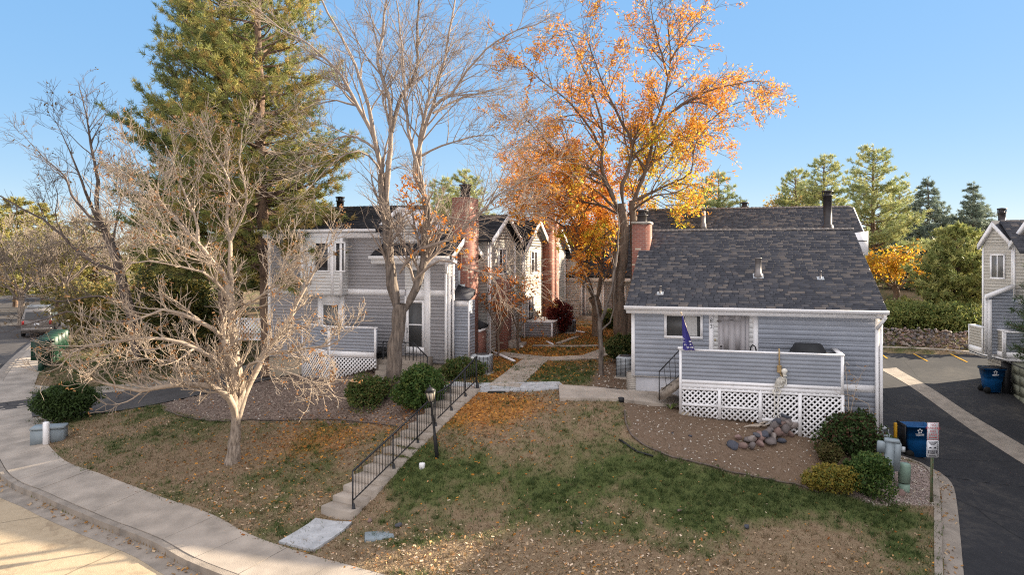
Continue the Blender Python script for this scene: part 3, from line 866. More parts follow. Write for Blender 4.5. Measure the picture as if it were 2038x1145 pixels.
def flue(par, x, y, z0, z1, r=.16, name='flue', cap=True, m='dark_metal', flash=True):
    mb = MB()
    pr = []
    if flash: pr += [(r * 1.75, z0 - .05), (r * 1.25, z0 + .30)]
    else: pr += [(r, z0 - .1)]
    pr += [(r, z0 + (.32 if flash else 0)), (r, z1 - .22)]
    if cap: pr += [(r * 1.25, z1 - .22), (r * 1.25, z1 - .19), (r * .8, z1 - .18), (r * .8, z1 - .05), (r * 1.3, z1 - .05), (r * 1.3, z1), (.02, z1 + .03)]
    else: pr += [(r, z1), (r * .8, z1), (r * .8, z1 - .2)]
    mb.lathe(pr, x, y, 16)
    if cap:
        for k in range(6):
            a = k * math.pi / 3
            mb.box(x + r * 1.15 * math.cos(a) - .012, x + r * 1.15 * math.cos(a) + .012, y + r * 1.15 * math.sin(a) - .012, y + r * 1.15 * math.sin(a) + .012, z1 - .2, z1 - .04)
    return obj(name, mb, M[m], par, smooth=False)

# ================================================================== the near house on the right
RH = Frame(4.02, 24.40)
house = empty('house', RH.w(0, 0, 0), TH, 'grey sided house number 83 with lattice porch and broad shingled front roof', 'house', 'townhouses')
Wd = 7.5
mb = MB(); mb.box(.03, Wd - .03, .03, 11.0, -2.4, .28); obj('foundation', mb, M['foundation'], house)
mb = MB(); mb.prism([(0, .28), (9.9, .28), (9.9, 3.05), (5.4, 5.05), (0, 2.5)], .0, Wd, 'x')
mb.box(1.7, Wd, .0, .03, -1.9, .3)
obj('wall', mb, M['grey_siding'], house)
wx0, wx1 = RH.lx(1322), RH.lx(1399); wz0 = RH.lz(673, wx0)
px0, px1 = RH.lx(1411), RH.lx(1420); dx0, dx1 = RH.lx(1431), RH.lx(1491); tx0, tx1 = RH.lx(1499), RH.lx(1509)
mb = MB(); siding(mb, [(.1, .28), (Wd - .1, .28), (Wd - .1, 2.42), (.1, 2.42)], FY(0), [(wx0, wx1, wz0, 2.42), (px0, tx1, .28, 2.42)], .152, z0=.28)
siding(mb, [(5.6, -1.9), (Wd - .1, -1.9), (Wd - .1, .09), (5.6, .09)], FY(0), [], .152, z0=.09)
siding(mb, [(0, .28), (8, .28), (8, 3.8), (5.4, 4.95), (0, 2.4)], FX(Wd), [], .152, z0=.28)
siding(mb, [(0, -1.9), (8, -1.9), (8, .28), (0, .28)], FX(Wd), [], .152, z0=.28)
obj('siding', mb, M['grey_siding'], house)
obj('corner_board', MB().box(-.02, .10, -.03, .05, .26, 2.42), M['white_trim'], house); obj('corner_board', MB().box(Wd - .10, Wd + .025, -.03, .05, -2.1, 2.42), M['white_trim'], house)
obj('band_board', MB().box(5.55, Wd - .102, -.028, .02, .092, .315), M['white_trim'], house); obj('starter_strip', MB().box(-.01, 1.64, -.034, .01, .262, .285), M['galv'], house)
# window with blind and lace curtain behind
wnd = window(house, wx0, wx1, wz0, 2.40, 0, pane='pane_screen', mull=False, fw=.085)
mb = MB(); xm = (wx0 + wx1) / 2; mb.box(xm - .03, xm + .03, -.045, -.001, wz0 + .08, 2.33); obj('mullion', mb, M['white_trim'], wnd)
mb = MB()
for k in range(9):
    s = xm + .05 + k * .042
    mb.add([(s, -.024 - .006 * (k % 2), 2.3), (s + .042, -.024 - .006 * ((k + 1) % 2), 2.3), (s + .042 + .012 * (k > 4), -.024 - .006 * ((k + 1) % 2), wz0 + .1), (s + .012 * (k > 4) * (k - 4) * .3, -.024 - .006 * (k % 2), wz0 + .1)], [(0, 1, 2, 3)])
obj('curtain', mb, M['curtain'], wnd)
# doorway: boards, white side panels, door, number
for a, b in ((px0, px1), (tx0, tx1)): obj('door_trim', MB().box(a, b, -.035, .0, .35, 2.42), M['white_trim'], house)
for a, b in ((px1, dx0 - .03), (dx1, tx0)):
    mb = MB(); siding(mb, [(a, .35), (b, .35), (b, 2.42), (a, 2.42)], FY(0), [], .152, z0=.30); obj('entry_panel', mb, M['white_siding'], house)
door = MB(); dz0 = .37; dz1 = 2.40; dm = dx1 - .12
door.box(dx0, dm, -.017, .02, dz0, dz1)
def panel(mb, a0, a1, b0, b1):
    d = -.012
    mb.prism([(a0, b0), (a1, b0), (a1, b1), (a0, b1)], d - .004, d + .014, 'y') if False else None
    mb.box(a0, a1, -.010, .001, b0, b1)
# raised stiles and rails leave two recessed panels above and two below
mid = (dx0 + dm) / 2; zr = 1.22; z2 = 2.18
for (a0, a1, b0, b1) in ((dx0, dx0 + .13, dz0, dz1), (dm - .13, dm, dz0, dz1), (mid - .075, mid + .075, dz0, dz1)):
    door.box(a0, a1, -.026, .002, b0, b1)
for (b0, b1) in ((dz0, dz0 + .2), (zr - .20, zr + .0), (z2 - .0, dz1)):
    door.box(dx0 + .13, mid - .075, -.0255, .002, b0, b1); door.box(mid + .075, dm - .13, -.0255, .002, b0, b1)
for (a0, a1) in ((dx0 + .15, mid - .095), (mid + .095, dm - .15)):
    door.box(a0, a1, -.0225, .002, zr + .02, z2 - .02); door.box(a0, a1, -.0225, .002, dz0 + .22, zr - .22)
door.box(dm + .01, dx1, -.03, .0, dz0, dz1); door.box(dx0 - .03, dx0 - .004, -.032, .0, dz0, dz1)
dob = obj('door', door, M['door_paint'], house)
mb = MB(); mb.tube([(dx0 + .062, -.02, 1.36), (dx0 + .062, -.055, 1.36)], .034, 10); mb.tube([(dx0 + .062, -.02, 1.26), (dx0 + .062, -.085, 1.26)], [.02, .035], 10)
obj('handle', mb, M['dark_metal'], dob)
mb = MB(); mb.box(mid - .07, mid + .07, -.030, -.024, 2.205, 2.225); mb.tube([(mid, -.026, 2.23), (mid, -.034, 2.20)], .012, 6); obj('door_knocker', mb, M['dark_metal'], dob)
mb = MB(); bx = RH.lx(1423.2); mb.box(bx - .014, bx + .014, -.035, -.015, 1.52, 1.60); obj('doorbell', mb, M['brass'], house)
nx = RH.lx(1415.6)
text_mesh('8', .19, 'house_number', M['numeral'], house, (nx, -.038, RH.lz(639.5, nx)), (math.pi / 2, 0, 0))
text_mesh('3', .19, 'house_number', M['numeral'], house, (nx, -.038, RH.lz(650.5, nx)), (math.pi / 2, 0, 0))
mb = MB(); nz = RH.lz(640, nx); mb.tube([(nx + .18, -.03, nz + .02), (nx + .24, -.06, nz), (nx + .33, -.05, nz + .03)], .018, 6); mb.tube([(nx + .2, -.04, nz + .04), (nx + .3, -.06, nz + .05)], .012, 6)
obj('porch_light', mb, M['vent_metal'], house)

# roof
E0, E1, RZ, RY = (-.45, 2.68), (5.42, 5.28), 5.28, 5.42
mb = MB(); gable_slab(mb, -.14, Wd + .14, [(-.45, 2.66), (5.42, 5.26), (7.6, 4.3)], .14)
shb = MB(); shingles(shb, (-.16, -.48, 2.655), (Wd + .16, -.48, 2.655), (Wd + .16, 5.42, 5.27), (-.16, 5.42, 5.27), .148, .26, th=.018, lift=.016, seed=5)
rcb = MB(); ridgecaps(rcb, (-.16, 5.42, 5.295), (Wd + .16, 5.42, 5.295))
roof = obj('roof', mb, M['shingle'], house); obj('shingles', shb, M['shingle'], roof); obj('ridge_cap', rcb, M['ridge_cap'], roof)
mb = MB()
mb.prism([(-.41, 2.40), (-.38, 2.40), (-.38, 2.62), (-.41, 2.62)], -.14, Wd + .14, 'x')
mb.box(-.14, Wd + .14, -.38, .0, 2.40, 2.43)
for xx in (-.165, Wd + .142):
    mb.prism([(-.44, 2.50), (5.42, 5.10), (5.42, 5.255), (-.44, 2.645)], xx, xx + .023, 'x')
obj('fascia', mb, M['white_trim'], house)
mb = MB(); mb.prism([(-.57, 2.655), (-.565, 2.60), (-.52, 2.53), (-.415, 2.53), (-.415, 2.655), (-.43, 2.655), (-.43, 2.56), (-.545, 2.585), (-.55, 2.655)], -.2, Wd + .2, 'x'); obj('gutter', mb, M['white_trim'], house)
downspout(house, (Wd + .10, -.47, 2.55), [(Wd + .10, -.45, 2.42), (Wd - .06, -.09, 2.05), (Wd - .06, -.09, -1.95)])
downspout(house, (Wd + .07, -.05, 2.3), [(Wd + .07, -.05, -1.35)])
# chimney through the left edge of the roof
cz1 = 5.50
mb = MB(); mb.box(-.42, .24, 3.6, 4.7, -.4, cz1); ch = obj('chimney', mb, M['brick'], house)
mb = MB(); mb.box(-.46, .28, 3.56, 4.74, cz1 + .001, cz1 + .09); obj('chimney_crown', mb, M['galv'], ch)
flue(house, -.09, 4.1, cz1 + .1, cz1 + .55, .19, 'chimney_cap', True, 'dark_metal', False)
# roof vents
def roofz(y): return 2.68 + (y + .45) * (5.28 - 2.68) / 5.87
def vent_at(px, py, hgt, r, name='roof_vent', m='vent_metal', flash=.17):
    # where the sight line meets the front slope
    y = 2.0
    for _ in range(30):
        x = RH.lx(px, y); z = RH.lz(py, x, y); y += (z - roofz(y)) * .9
    mb = MB(); mb.lathe([(r * 1.7, z - .06), (r * 1.15, z + hgt * .22), (r, z + hgt * .24), (r, z + hgt), (r * 1.12, z + hgt), (r * 1.12, z + hgt + .02), (.01, z + hgt + .03)], x, y, 14)
    v = obj(name, mb, M[m], house)
    mb = MB(); s = (5.28 - 2.68) / 5.87; q = flash
    mb.add([(x - q, y - q, roofz(y - q) + .034), (x + q, y - q, roofz(y - q) + .034), (x + q, y + q, roofz(y + q) + .034), (x - q, y + q, roofz(y + q) + .034)], [(0, 1, 2, 3)])
    obj('flashing', mb, M['metal_grey'], v)
vent_at(1509, 551, .62, .10)
vent_at(1633, 556, .26, .032, 'plumbing_vent', flash=.11)
vent_at(1314, 586, .26, .032, 'plumbing_vent', flash=.11)

# porch
pxa, pxb, PY = 1.63, 6.27, -1.6
zt = 1.44
mb = MB(); mb.box(pxa + .05, pxb - .05, PY + .06, -.04, .26, .35); obj('porch_floor', mb, M['wood_grey'], house)
rail = MB(); rail.box(pxa + .04, pxb - .04, PY, PY + .08, .30, zt - .05); rail.box(pxb - .08, pxb - .005, PY + .08, -.05, .30, zt - .05)
pr = obj('porch_railing', rail, M['grey_siding'], house)
mb = MB(); siding(mb, [(pxa + .07, .5), (pxb - .05, .5), (pxb - .05, zt - .05), (pxa + .07, zt - .05)], FY(PY), [], .118, lip=.014, z0=.5)
siding(mb, [(PY + .05, .5), (-.06, .5), (-.06, zt - .05), (PY + .05, zt - .05)], FX(pxb - .005), [], .118, lip=.014, z0=.5)
siding(mb, [(PY + .09, .5), (-.06, .5), (-.06, zt - .05), (PY + .09, zt - .05)], FXm(pxb - .08), [], .118, lip=.014, z0=.5)
obj('siding', mb, M['grey_siding'], pr)
mb = MB()
mb.box(pxa - .01, pxb + .035, PY - .035, PY + .11, zt - .048, zt); mb.box(pxb - .105, pxb + .033, PY + .112, -.03, zt - .048, zt - .002)
mb.box(pxa + .0, pxa + .075, PY - .025, PY + .085, -.55, zt - .05); mb.box(pxb - .065, pxb + .02, PY - .025, PY + .085, .24, zt - .05)
mb.box(pxa - .045, pxa + .12, PY - .06, PY + .12, zt + .001, zt + .05)
mb.box(pxa + .078, pxb - .068, PY - .022, PY + .02, .39, .498); mb.box(pxa + .078, pxb - .068, PY - .012, PY + .02, .262, .388)
mb.box(pxb - .03, pxb + .012, PY + .09, -.04, .262, .498)
obj('rail_cap', mb, M['white_trim'], pr)
X1, X2, X3 = RH.lx(1432, PY), RH.lx(1513, PY), RH.lx(1592, PY)
def zb(x):
    pts = [(pxa, -.60), (X2, -.68), (X3, -1.02), (pxb, -1.14)]
    return float(np.interp(x, [p[0] for p in pts], [p[1] for p in pts]))
ed = [pxa + .08, X1, X2, X3, pxb]
for a, b in zip(ed[:-1], ed[1:]):
    lattice(house, [(a + .0, zb(a)), (b, zb(b)), (b, .26), (a, .26)], PY - .012)
mb = MB()
for x in (X1, X2, X3):
    mb.box(x - .05, x + .05, PY - .034, PY - .018, zb(x) - .02, .258)
mb.box(pxb - .05, pxb + .03, PY - .036, PY + .03, zb(pxb), .255)
za = -.26
mb.box(pxa + .08, X1 - .052, PY - .032, PY - .019, za - .04, za + .04); mb.box(X1 + .052, X2 - .052, PY - .032, PY - .019, za - .06, za + .02); mb.box(X2 + .052, X3 - .052, PY - .032, PY - .019, -.62, -.54)
mb.box(pxa + .08, pxb - .05, PY - .030, PY - .019, .19, .257)
obj('lattice_frame', mb, M['white_trim'], house)
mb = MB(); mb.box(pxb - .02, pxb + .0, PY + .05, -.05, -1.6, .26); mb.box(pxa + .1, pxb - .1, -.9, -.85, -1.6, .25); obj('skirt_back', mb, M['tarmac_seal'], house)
mb = MB(); mb.box(pxa - .02, pxa + .30, PY - .01, PY + .25, -.75, -.50); obj('porch_footing', mb, M['tan_foundation'], house)
# timber steps up to the porch from the walk, with iron handrail
mb = MB()
for k in range(4):
    x0 = pxa - .62 + .2 * k - .02
    mb.box(x0, x0 + .26, -1.35, -.35, -.12 + .125 * k + .05, -.12 + .125 * k + .09 + .02)
for yy in (-1.36, -.36):
    mb.prism([(pxa - .68, -.20), (pxa - .45, -.20), (pxa + .06, .24), (pxa + .06, .36), (pxa - .05, .36), (pxa - .66, -.06)], yy, yy + .05, 'y')
obj('porch_steps', mb, M['wood_grey'], house)
mb = MB()
yh = -1.42; a0 = (pxa - .62, yh, .68); a1 = (pxa + .02, yh, 1.40); b0 = (pxa - .54, yh, .10); b1 = (pxa + .02, yh, .62)
mb.bar((pxa - .62, yh, -.22), a0, .03); mb.bar(a0, a1, .035); mb.bar(b0, b1, .02)
for k in range(1, 4):
    t = k / 4; mb.bar(tuple(np.array(b0) * (1-t) + np.array(b1) * t), tuple(np.array(a0) * (1-t) + np.array(a1) * t + np.array((-.03*(1-t), 0, 0))), .016)
obj('handrail', mb, M['iron'], house)

# --- the taller house behind it
house2 = empty('house', RH.w(0, 9.0, 0), TH, 'taller rear house whose dark roof and tall black flue rise behind house 83', 'house', 'townhouses')
mb = MB(); mb.prism([(9, -1.5), (9, 3.6), (2.2, 6.3), (-1.0, 4.7), (-1.0, -1.5)], -.5, 8.3, 'x'); obj('wall', mb, M['grey_siding'], house2)
rz0, rz1 = 4.1, 6.46
mb = MB(); gable_slab(mb, -.7, 8.55, [(-1.1, 4.86), (2.2, 6.44), (9.4, 3.3)], .14); r2 = obj('roof', mb, M['shingle'], house2)
mb = MB(); shingles(mb, (-.72, -1.12, 4.87), (8.57, -1.12, 4.87), (8.57, 2.2, 6.45), (-.72, 2.2, 6.45), .148, .26, th=.018, lift=.016, seed=9); obj('shingles', mb, M['shingle'], r2); mb = MB(); ridgecaps(mb, (-.72, 2.2, 6.475), (8.57, 2.2, 6.475)); obj('ridge_cap', mb, M['ridge_cap'], r2)
mb = MB(); mb.box(7.75, 8.6, -1.05, -.9, 4.62, 4.86) if False else None
mb.prism([(-1.1, 4.55), (2.2, 6.12), (2.2, 6.44), (-1.1, 4.88)], 8.57, 8.62, 'x'); mb.prism([(7.3, 4.3), (8.62, 4.3), (8.62, 5.28), (7.3, 5.1)], -1.12, -1.08, 'y')
obj('fascia', mb, M['white_trim'], house2)
fx = RH.lx(1647, 9.0 - .9); zf = RH.lz(455, fx, 8.1)
flue(house2, fx, -.9, zf - .15, RH.lz(380, fx, 8.1), .17, 'flue')
fx = RH.lx(1400, 9.3); flue(house2, fx, .0, RH.lz(458, fx, 9.0), RH.lz(420, fx, 9.0), .09, 'roof_vent', False, 'vent_metal')
fx = RH.lx(1482, 12.0); flue(house2, fx, 3.0, RH.lz(418, fx, 12) - .4, RH.lz(403, fx, 12), .16, 'flue')

# ================================================================== the row on the left of the courtyard
LH = Frame(-2.39, 28.0)
h1 = empty('townhouse', LH.w(0, 0, 0), TH, 'taupe townhouse with white bay window and corner lattice porch behind the bare tree', 'townhouse', 'townhouses')
mb = MB(); mb.box(-8.0, -.0, .03, 3.25, -1.6, .12); obj('foundation', mb, M['tan_foundation'], h1)
mb = MB(); mb.prism([(0, .1), (7.8, .1), (7.8, 5.1), (4.0, 6.3), (0, 5.15)], -8.0, LH.lx(752), 'x')
mb.prism([(0, .1), (3.25, .1), (3.25, 4.2), (1.4, 5.05), (0, 4.2)], LH.lx(752), .0, 'x'); obj('wall', mb, M['taupe_siding'], h1)
xl = LH.lx(752)
bx0, bx1 = LH.lx(613), LH.lx(693)
lw0, lw1 = LH.lx(633), LH.lx(686)
d0, d1 = LH.lx(806), LH.lx(857)
mb = MB(); siding(mb, [(-8, .1), (-.1, .1), (-.1, 2.72), (-8, 2.72)], FY(0), [(lw0, lw1, .5, 2.72), (d0, d1, .4, 2.72)], .128, z0=.1)
siding(mb, [(-8, 2.95), (xl, 2.95), (xl, 5.12), (-8, 5.12)], FY(0), [(bx0, bx1, 2.95, 5.12)], .128, z0=2.95)
siding(mb, [(xl, 2.95), (-.1, 2.95), (-.1, 4.0), (xl, 4.0)], FY(0), [(d0, d1, 2.95, 4.0)], .128, z0=2.95)
siding(mb, [(0, .1), (3.25, .1), (3.25, 4.2), (1.4, 5.05), (0, 4.2)], FX(0), [], .128, z0=.1)
obj('siding', mb, M['taupe_siding'], h1)
for nm_, bb in (('band_board', (-8, d0, -.03, .0, 2.722, 2.948)), ('band_board', (d1, -.102, -.03, .0, 2.722, 2.948)), ('corner_board', (-.10, .02, -.03, .08, .08, 4.0)), ('corner_board', (-8.03, -7.9, -.03, .05, .1, 5.1))):
    obj(nm_, MB().box(*bb), M['white_trim'], h1)
mb = MB(); mb.box(-8.05, xl + .25, -.36, -.33, 4.98, 5.30); mb.box(-8.05, xl + .25, -.33, .0, 4.98, 5.01); obj('fascia', mb, M['white_trim'], h1)
mb = MB(); gable_slab(mb, -8.3, xl + .3, [(-.42, 5.33), (4.0, 6.46), (8.2, 5.3)], .14); rf = obj('roof', mb, M['shingle_dark'], h1)
mb = MB(); shingles(mb, (-8.3, -.44, 5.325), (xl + .32, -.44, 5.325), (xl + .32, 4.0, 6.47), (-8.3, 4.0, 6.47), .15, .33, seed=21); ridgecaps(mb, (-8.3, 4, 6.485), (xl + .32, 4, 6.485)); obj('shingles', mb, M['shingle_dark'], rf)
mb = MB(); mb.prism([(-.52, 5.33), (-.5, 5.21), (-.365, 5.21), (-.365, 5.33)], -8.35, xl + .12, 'x'); gt = obj('gutter', mb, M['white_trim'], h1)
# lower front roof over the entry, gable end towards the courtyard
lo_x0 = LH.lx(738, -.45)
mb = MB(); gable_slab(mb, lo_x0, .26, [(-.47, 4.28), (1.4, 5.24), (3.45, 4.2)], .14); rf = obj('roof', mb, M['shingle_dark'], h1)
mb = MB(); shingles(mb, (lo_x0, -.5, 4.27), (.27, -.5, 4.27), (.27, 1.4, 5.25), (lo_x0, 1.4, 5.25), .15, .33, seed=22); ridgecaps(mb, (lo_x0, 1.4, 5.265), (.27, 1.4, 5.265)); obj('shingles', mb, M['shingle_dark'], rf)
mb = MB(); mb.prism([(-.5, 4.06), (1.4, 5.03), (3.45, 3.98), (3.45, 4.22), (1.4, 5.27), (-.5, 4.29)], .262, .30, 'x')
mb.box(lo_x0, .26, -.43, -.40, 3.96, 4.24); mb.box(lo_x0, .26, -.40, .0, 3.96, 3.99)
mb.prism([(-.43, 3.96), (.02, 3.96), (.02, 4.1), (-.43, 4.1)], .262, .285, 'x')
obj('fascia', mb, M['white_trim'], h1)
mb = MB(); mb.prism([(-.58, 4.27), (-.56, 4.14), (-.432, 4.14), (-.432, 4.27)], lo_x0 - .05, .2, 'x'); obj('gutter', mb, M['white_trim'], h1)
downspout(h1, (.06, -.5, 4.15), [(.06, -.48, 3.98), (-.12, -.10, 3.6), (-.12, -.10, -.15), (-.02, -.35, -.33)])
downspout(h1, (.09, .12, 4.1), [(.09, .12, .1)])
# small front gable set back above the lower roof
gx0, gx1, gxm = LH.lx(754, .45), LH.lx(831, .45), LH.lx(797, .45)
mb = MB(); mb.prism([(gx0, 4.3), (gx1, 4.3), (gx1, 5.25), (gxm, 6.02), (gx0, 5.25)], .45, 4.0, 'y'); obj('wall', mb, M['grey_siding'], h1)
mb = MB(); siding(mb, [(gx0, 4.3), (gx1, 4.3), (gx1, 5.2), (gxm, 5.95), (gx0, 5.2)], FY(.45), [], .128, z0=4.3); obj('siding', mb, M['white_siding'], h1)
mb = MB()
for s, xa in ((-1, gx0 - .12), (1, gx1 + .12)):
    mb.prism([(xa, 5.10), (gxm, 6.00), (gxm, 6.20), (xa, 5.32)], .20, .25, 'y')
    mb.prism([(xa, 5.30), (gxm, 6.18), (gxm, 6.22), (xa, 5.34)], .25, 4.0, 'y')
mb.box(gx0 - .1, gx0 + .02, .38, .45, 4.6, 5.2)
obj('fascia', mb, M['white_trim'], h1)
# bay window
mb = MB(); mb.box(bx0, bx1, -.5, .0, LH.lz(586, bx0), 5.0); bay = obj('bay', mb, M['white_siding'], h1)
bz0 = LH.lz(586, bx0, -.5); wz0_, wz1_ = LH.lz(541, bx0, -.5), LH.lz(482, bx0, -.5)
b1, b2, b3, b4 = LH.lx(626, -.5), LH.lx(656, -.5), LH.lx(667, -.5), LH.lx(688, -.5)
mb = MB(); siding(mb, [(bx0, bz0), (bx1, bz0), (bx1, wz0_ - .02), (bx0, wz0_ - .02)], FY(-.5), [], .128, z0=bz0); siding(mb, [(-.5, bz0), (0, bz0), (0, 5), (-.5, 5)], FX(bx1), [], .128, z0=bz0); obj('siding', mb, M['white_siding'], bay)
mb = MB(); mb.box(bx1 - .09, bx1 + .02, -.53, -.45, bz0, 5.0); mb.box(bx0 - .02, bx0 + .09, -.53, -.45, bz0, 5.0); xm = (b2 + b3) / 2; mb.box(xm - .06, xm + .06, -.53, -.45, bz0, 5.0); obj('trim', mb, M['white_trim'], bay)
window(bay, b1, b2, wz0_, wz1_, -.5, pane='pane', mull=False, fw=.06); window(bay, b3, b4, wz0_, wz1_, -.5, pane='pane', mull=False, fw=.06)
# lower window with wide white boards
for bb in ((lw0, lw0 + .2, -.03, 0, .5, 2.72), (lw1 - .2, lw1, -.03, 0, .5, 2.72), (lw0 + .2, lw1 - .2, -.028, 0, 2.35, 2.72)): obj('window_trim', MB().box(*bb), M['white_trim'], h1)
window(h1, lw0 + .202, lw1 - .202, .55, 2.34, 0, pane='pane_blind', mull=False, fw=.06)
# front door
for bb in ((d0, d0 + .07, -.035, 0, .45, 2.70), (d1 - .26, d1, -.035, 0, .1, 4.0), (d0 + .07, d1 - .26, -.033, 0, 2.55, 2.95)): obj('door_trim', MB().box(*bb), M['white_trim'], h1)
mb = MB(); siding(mb, [(d0 + .0, 2.95), (d1 - .26, 2.95), (d1 - .26, 4.0), (d0, 4.0)], FY(0), [], .128, z0=2.95); obj('entry_panel', mb, M['white_siding'], h1)
window(h1, LH.lx(820), LH.lx(843), LH.lz(563, d0), LH.lz(535, d0), 0, pane='pane_blind', mull=False, fw=.05)
mb = MB(); q0, q1 = d0 + .075, d1 - .265
mb.box(q0, q1, -.03, -.002, .46, .72); mb.box(q0, q0 + .09, -.03, -.002, .72, 2.54); mb.box(q1 - .09, q1, -.03, -.002, .72, 2.54); mb.box(q0 + .09, q1 - .09, -.03, -.002, 2.44, 2.54); mb.box(q0 + .09, q1 - .09, -.028, -.002, 1.56, 1.61)
dd = obj('door', mb, M['white_trim'], h1)
mb = MB(); mb.box(q0 + .088, q1 - .088, -.016, -.003, .71, 2.45); obj('pane', mb, M['pane_screen'], dd)
mb = MB(); mb.tube([(q0 + .04, -.03, 1.45), (q0 + .04, -.06, 1.45), (q0 + .04, -.06, 1.25)], .012, 6); obj('handle', mb, M['iron'], dd)
# entry steps and iron rail
mb = MB(); mb.box(d0 - .6, d1 + .1, -1.3, -.03, -.5, .38)
for k in range(3): mb.box(d0 - .35, d1 - .05, -1.3 - .28 * (k + 1), -1.3 - .28 * k, -.6, .38 - .17 * (k + 1))
obj('entry_steps', mb, M['old_concrete'], h1)
mb = MB()
r0, r1 = LH.lx(762, -1.3), LH.lx(822, -1.3); r2_ = LH.lx(850, -1.3)
for (a, b) in (((r0, -1.28, -.45), (r0, -1.28, 1.05)), ((r0, -1.28, 1.05), (r1, -1.28, 1.05)), ((r1, -1.28, 1.05), (r2_, -1.28, .55)), ((r2_, -1.28, .55), (r2_, -1.28, -.3)), ((r1, -1.28, -.3), (r1, -1.28, 1.05))): mb.bar(a, b, .035)
for k in range(1, 8): x = r0 + (r1 - r0) * k / 8; mb.bar((x, -1.28, .4), (x, -1.28, 1.04), .016)
for k in range(1, 4): t = k / 4; x = r1 + (r2_ - r1) * t; mb.bar((x, -1.28, .38 - .55 * t), (x, -1.28, 1.05 - .5 * t), .016)
obj('handrail', mb, M['iron'], h1)
# corner porch
PYL = -1.5
p0, p1, pm = LH.lx(600, -.6), LH.lx(749, PYL), LH.lx(655, PYL)
zt_ = LH.lz(652, p1, PYL); zbn = LH.lz(702, p1, PYL); zb2 = LH.lz(714, p1, PYL)
def seg_panel(a, b):
    """solid railing panel between two plan points, siding outside, white cap, band and lattice under"""
    a = np.array(a); b = np.array(b); L_ = np.linalg.norm(b - a); d = (b - a) / L_; nn = np.array((d[1], -d[0]))
    fn = lambda s, z, o: (*(a + d * s + nn * o), z)
    def bx(mb, s0, s1, o0, o1, z0, z1):
        q = [fn(s0, z0, o1), fn(s1, z0, o1), fn(s1, z0, o0), fn(s0, z0, o0), fn(s0, z1, o1), fn(s1, z1, o1), fn(s1, z1, o0), fn(s0, z1, o0)]
        mb.hexa(q)
    core = MB(); bx(core, 0, L_, -.08, 0, zbn, zt_ - .05); p = obj('porch_railing', core, M['grey_siding'], h1)
    mb = MB(); siding(mb, [(.05, zbn), (L_ - .05, zbn), (L_ - .05, zt_ - .05), (.05, zt_ - .05)], fn, [], .118, z0=zbn); obj('siding', mb, M['grey_siding'], p)
    mb = MB(); bx(mb, -.02, L_ + .02, -.1, .03, zt_ - .05, zt_); bx(mb, 0, .07, -.005, .026, zb2 - .9, zt_ - .052); bx(mb, L_ - .08, L_, -.005, .028, zb2, zt_ - .052); bx(mb, .072, L_ - .082, -.01, .02, zb2, zbn - .002); obj('rail_cap', mb, M['white_trim'], p)
    return a, d, L_, nn
seg_panel((pm, PYL), (p1, PYL)); seg_panel((p0, -.55), (pm, PYL))
lat = lattice(h1, [(pm, LH.lz(757, pm, PYL)), (p1, LH.lz(733, p1, PYL)), (p1, zb2), (pm, zb2)], PYL - .005, .15, .045)
a = np.array((p0, -.55)); b = np.array((pm, PYL)); L_ = np.linalg.norm(b - a)
lt = lattice(h1, [(0, zb2 - 1.0), (L_, zb2 - .92), (L_, zb2), (0, zb2)], 0, .15, .045)
lt.location = (p0, -.55, 0); lt.rotation_euler = (0, 0, math.atan2(b[1] - a[1], b[0] - a[0]))
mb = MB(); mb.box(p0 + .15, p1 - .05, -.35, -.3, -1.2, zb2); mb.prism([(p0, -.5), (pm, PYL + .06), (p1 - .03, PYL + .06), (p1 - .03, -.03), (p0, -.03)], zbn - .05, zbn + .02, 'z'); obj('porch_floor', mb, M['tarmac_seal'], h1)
# bump-out closet and brick chimney on the courtyard side
mb = MB(); mb.box(.0, .70, .25, .9, -.05, 2.55); bo = obj('closet', mb, M['grey_siding'], h1)
mb = MB(); siding(mb, [(.04, .1), (.66, .1), (.66, 2.32), (.04, 2.32)], FY(.25), [], .118, z0=.1); siding(mb, [(.27, .1), (.9, .1), (.9, 2.5), (.27, 2.5)], FX(.70), [], .118, z0=.1); obj('siding', mb, M['grey_siding'], bo)
mb = MB(); mb.box(-.0, .04, .215, .25, .0, 2.55); mb.box(.66, .72, .215, .25, .0, 2.55); mb.box(.042, .658, .218, .25, 2.32, 2.55); obj('trim', mb, M['white_trim'], bo)
mb = MB(); mb.hexa([(-.01, .18, 2.552), (.74, .18, 2.552), (.74, .9, 2.75), (-.01, .9, 2.95), (-.01, .18, 2.60), (.74, .18, 2.60), (.74, .9, 2.95), (-.01, .9, 3.15)]); obj('closet_roof', mb, M['shingle'], bo)
mb = MB(); mb.box(-.25, .45, .9, 2.1, -.3, 6.6); mb.box(.0, .452, 2.1, 3.15, -.3, 1.25); chl = obj('chimney', mb, M['brick'], h1)
mb = MB(); mb.prism([(2.09, 1.25), (3.22, 1.25), (3.22, 1.34), (2.09, 1.62)], .05, .52, 'x'); obj('shoulder', mb, M['shingle_dark'], chl)
mb = MB(); mb.box(.0, .50, 2.1, 3.2, 1.13, 1.24); obj('sill', mb, M['white_trim'], chl)
mb = MB(); mb.box(-.05, .10, .88, .905, 3.0, 3.7); mb.box(-.0, .3, .88, .905, 2.9, 3.15); obj('step_flashing', mb, M['metal_grey'], chl)
flue(h1, .1, 1.5, 6.6, 7.15, .2, 'chimney_cap', True, 'dark_metal', False)
flx = LH.lx(677, 4.6); flue(h1, flx, 4.6, 6.1, LH.lz(392, flx, 4.6), .17, 'flue')
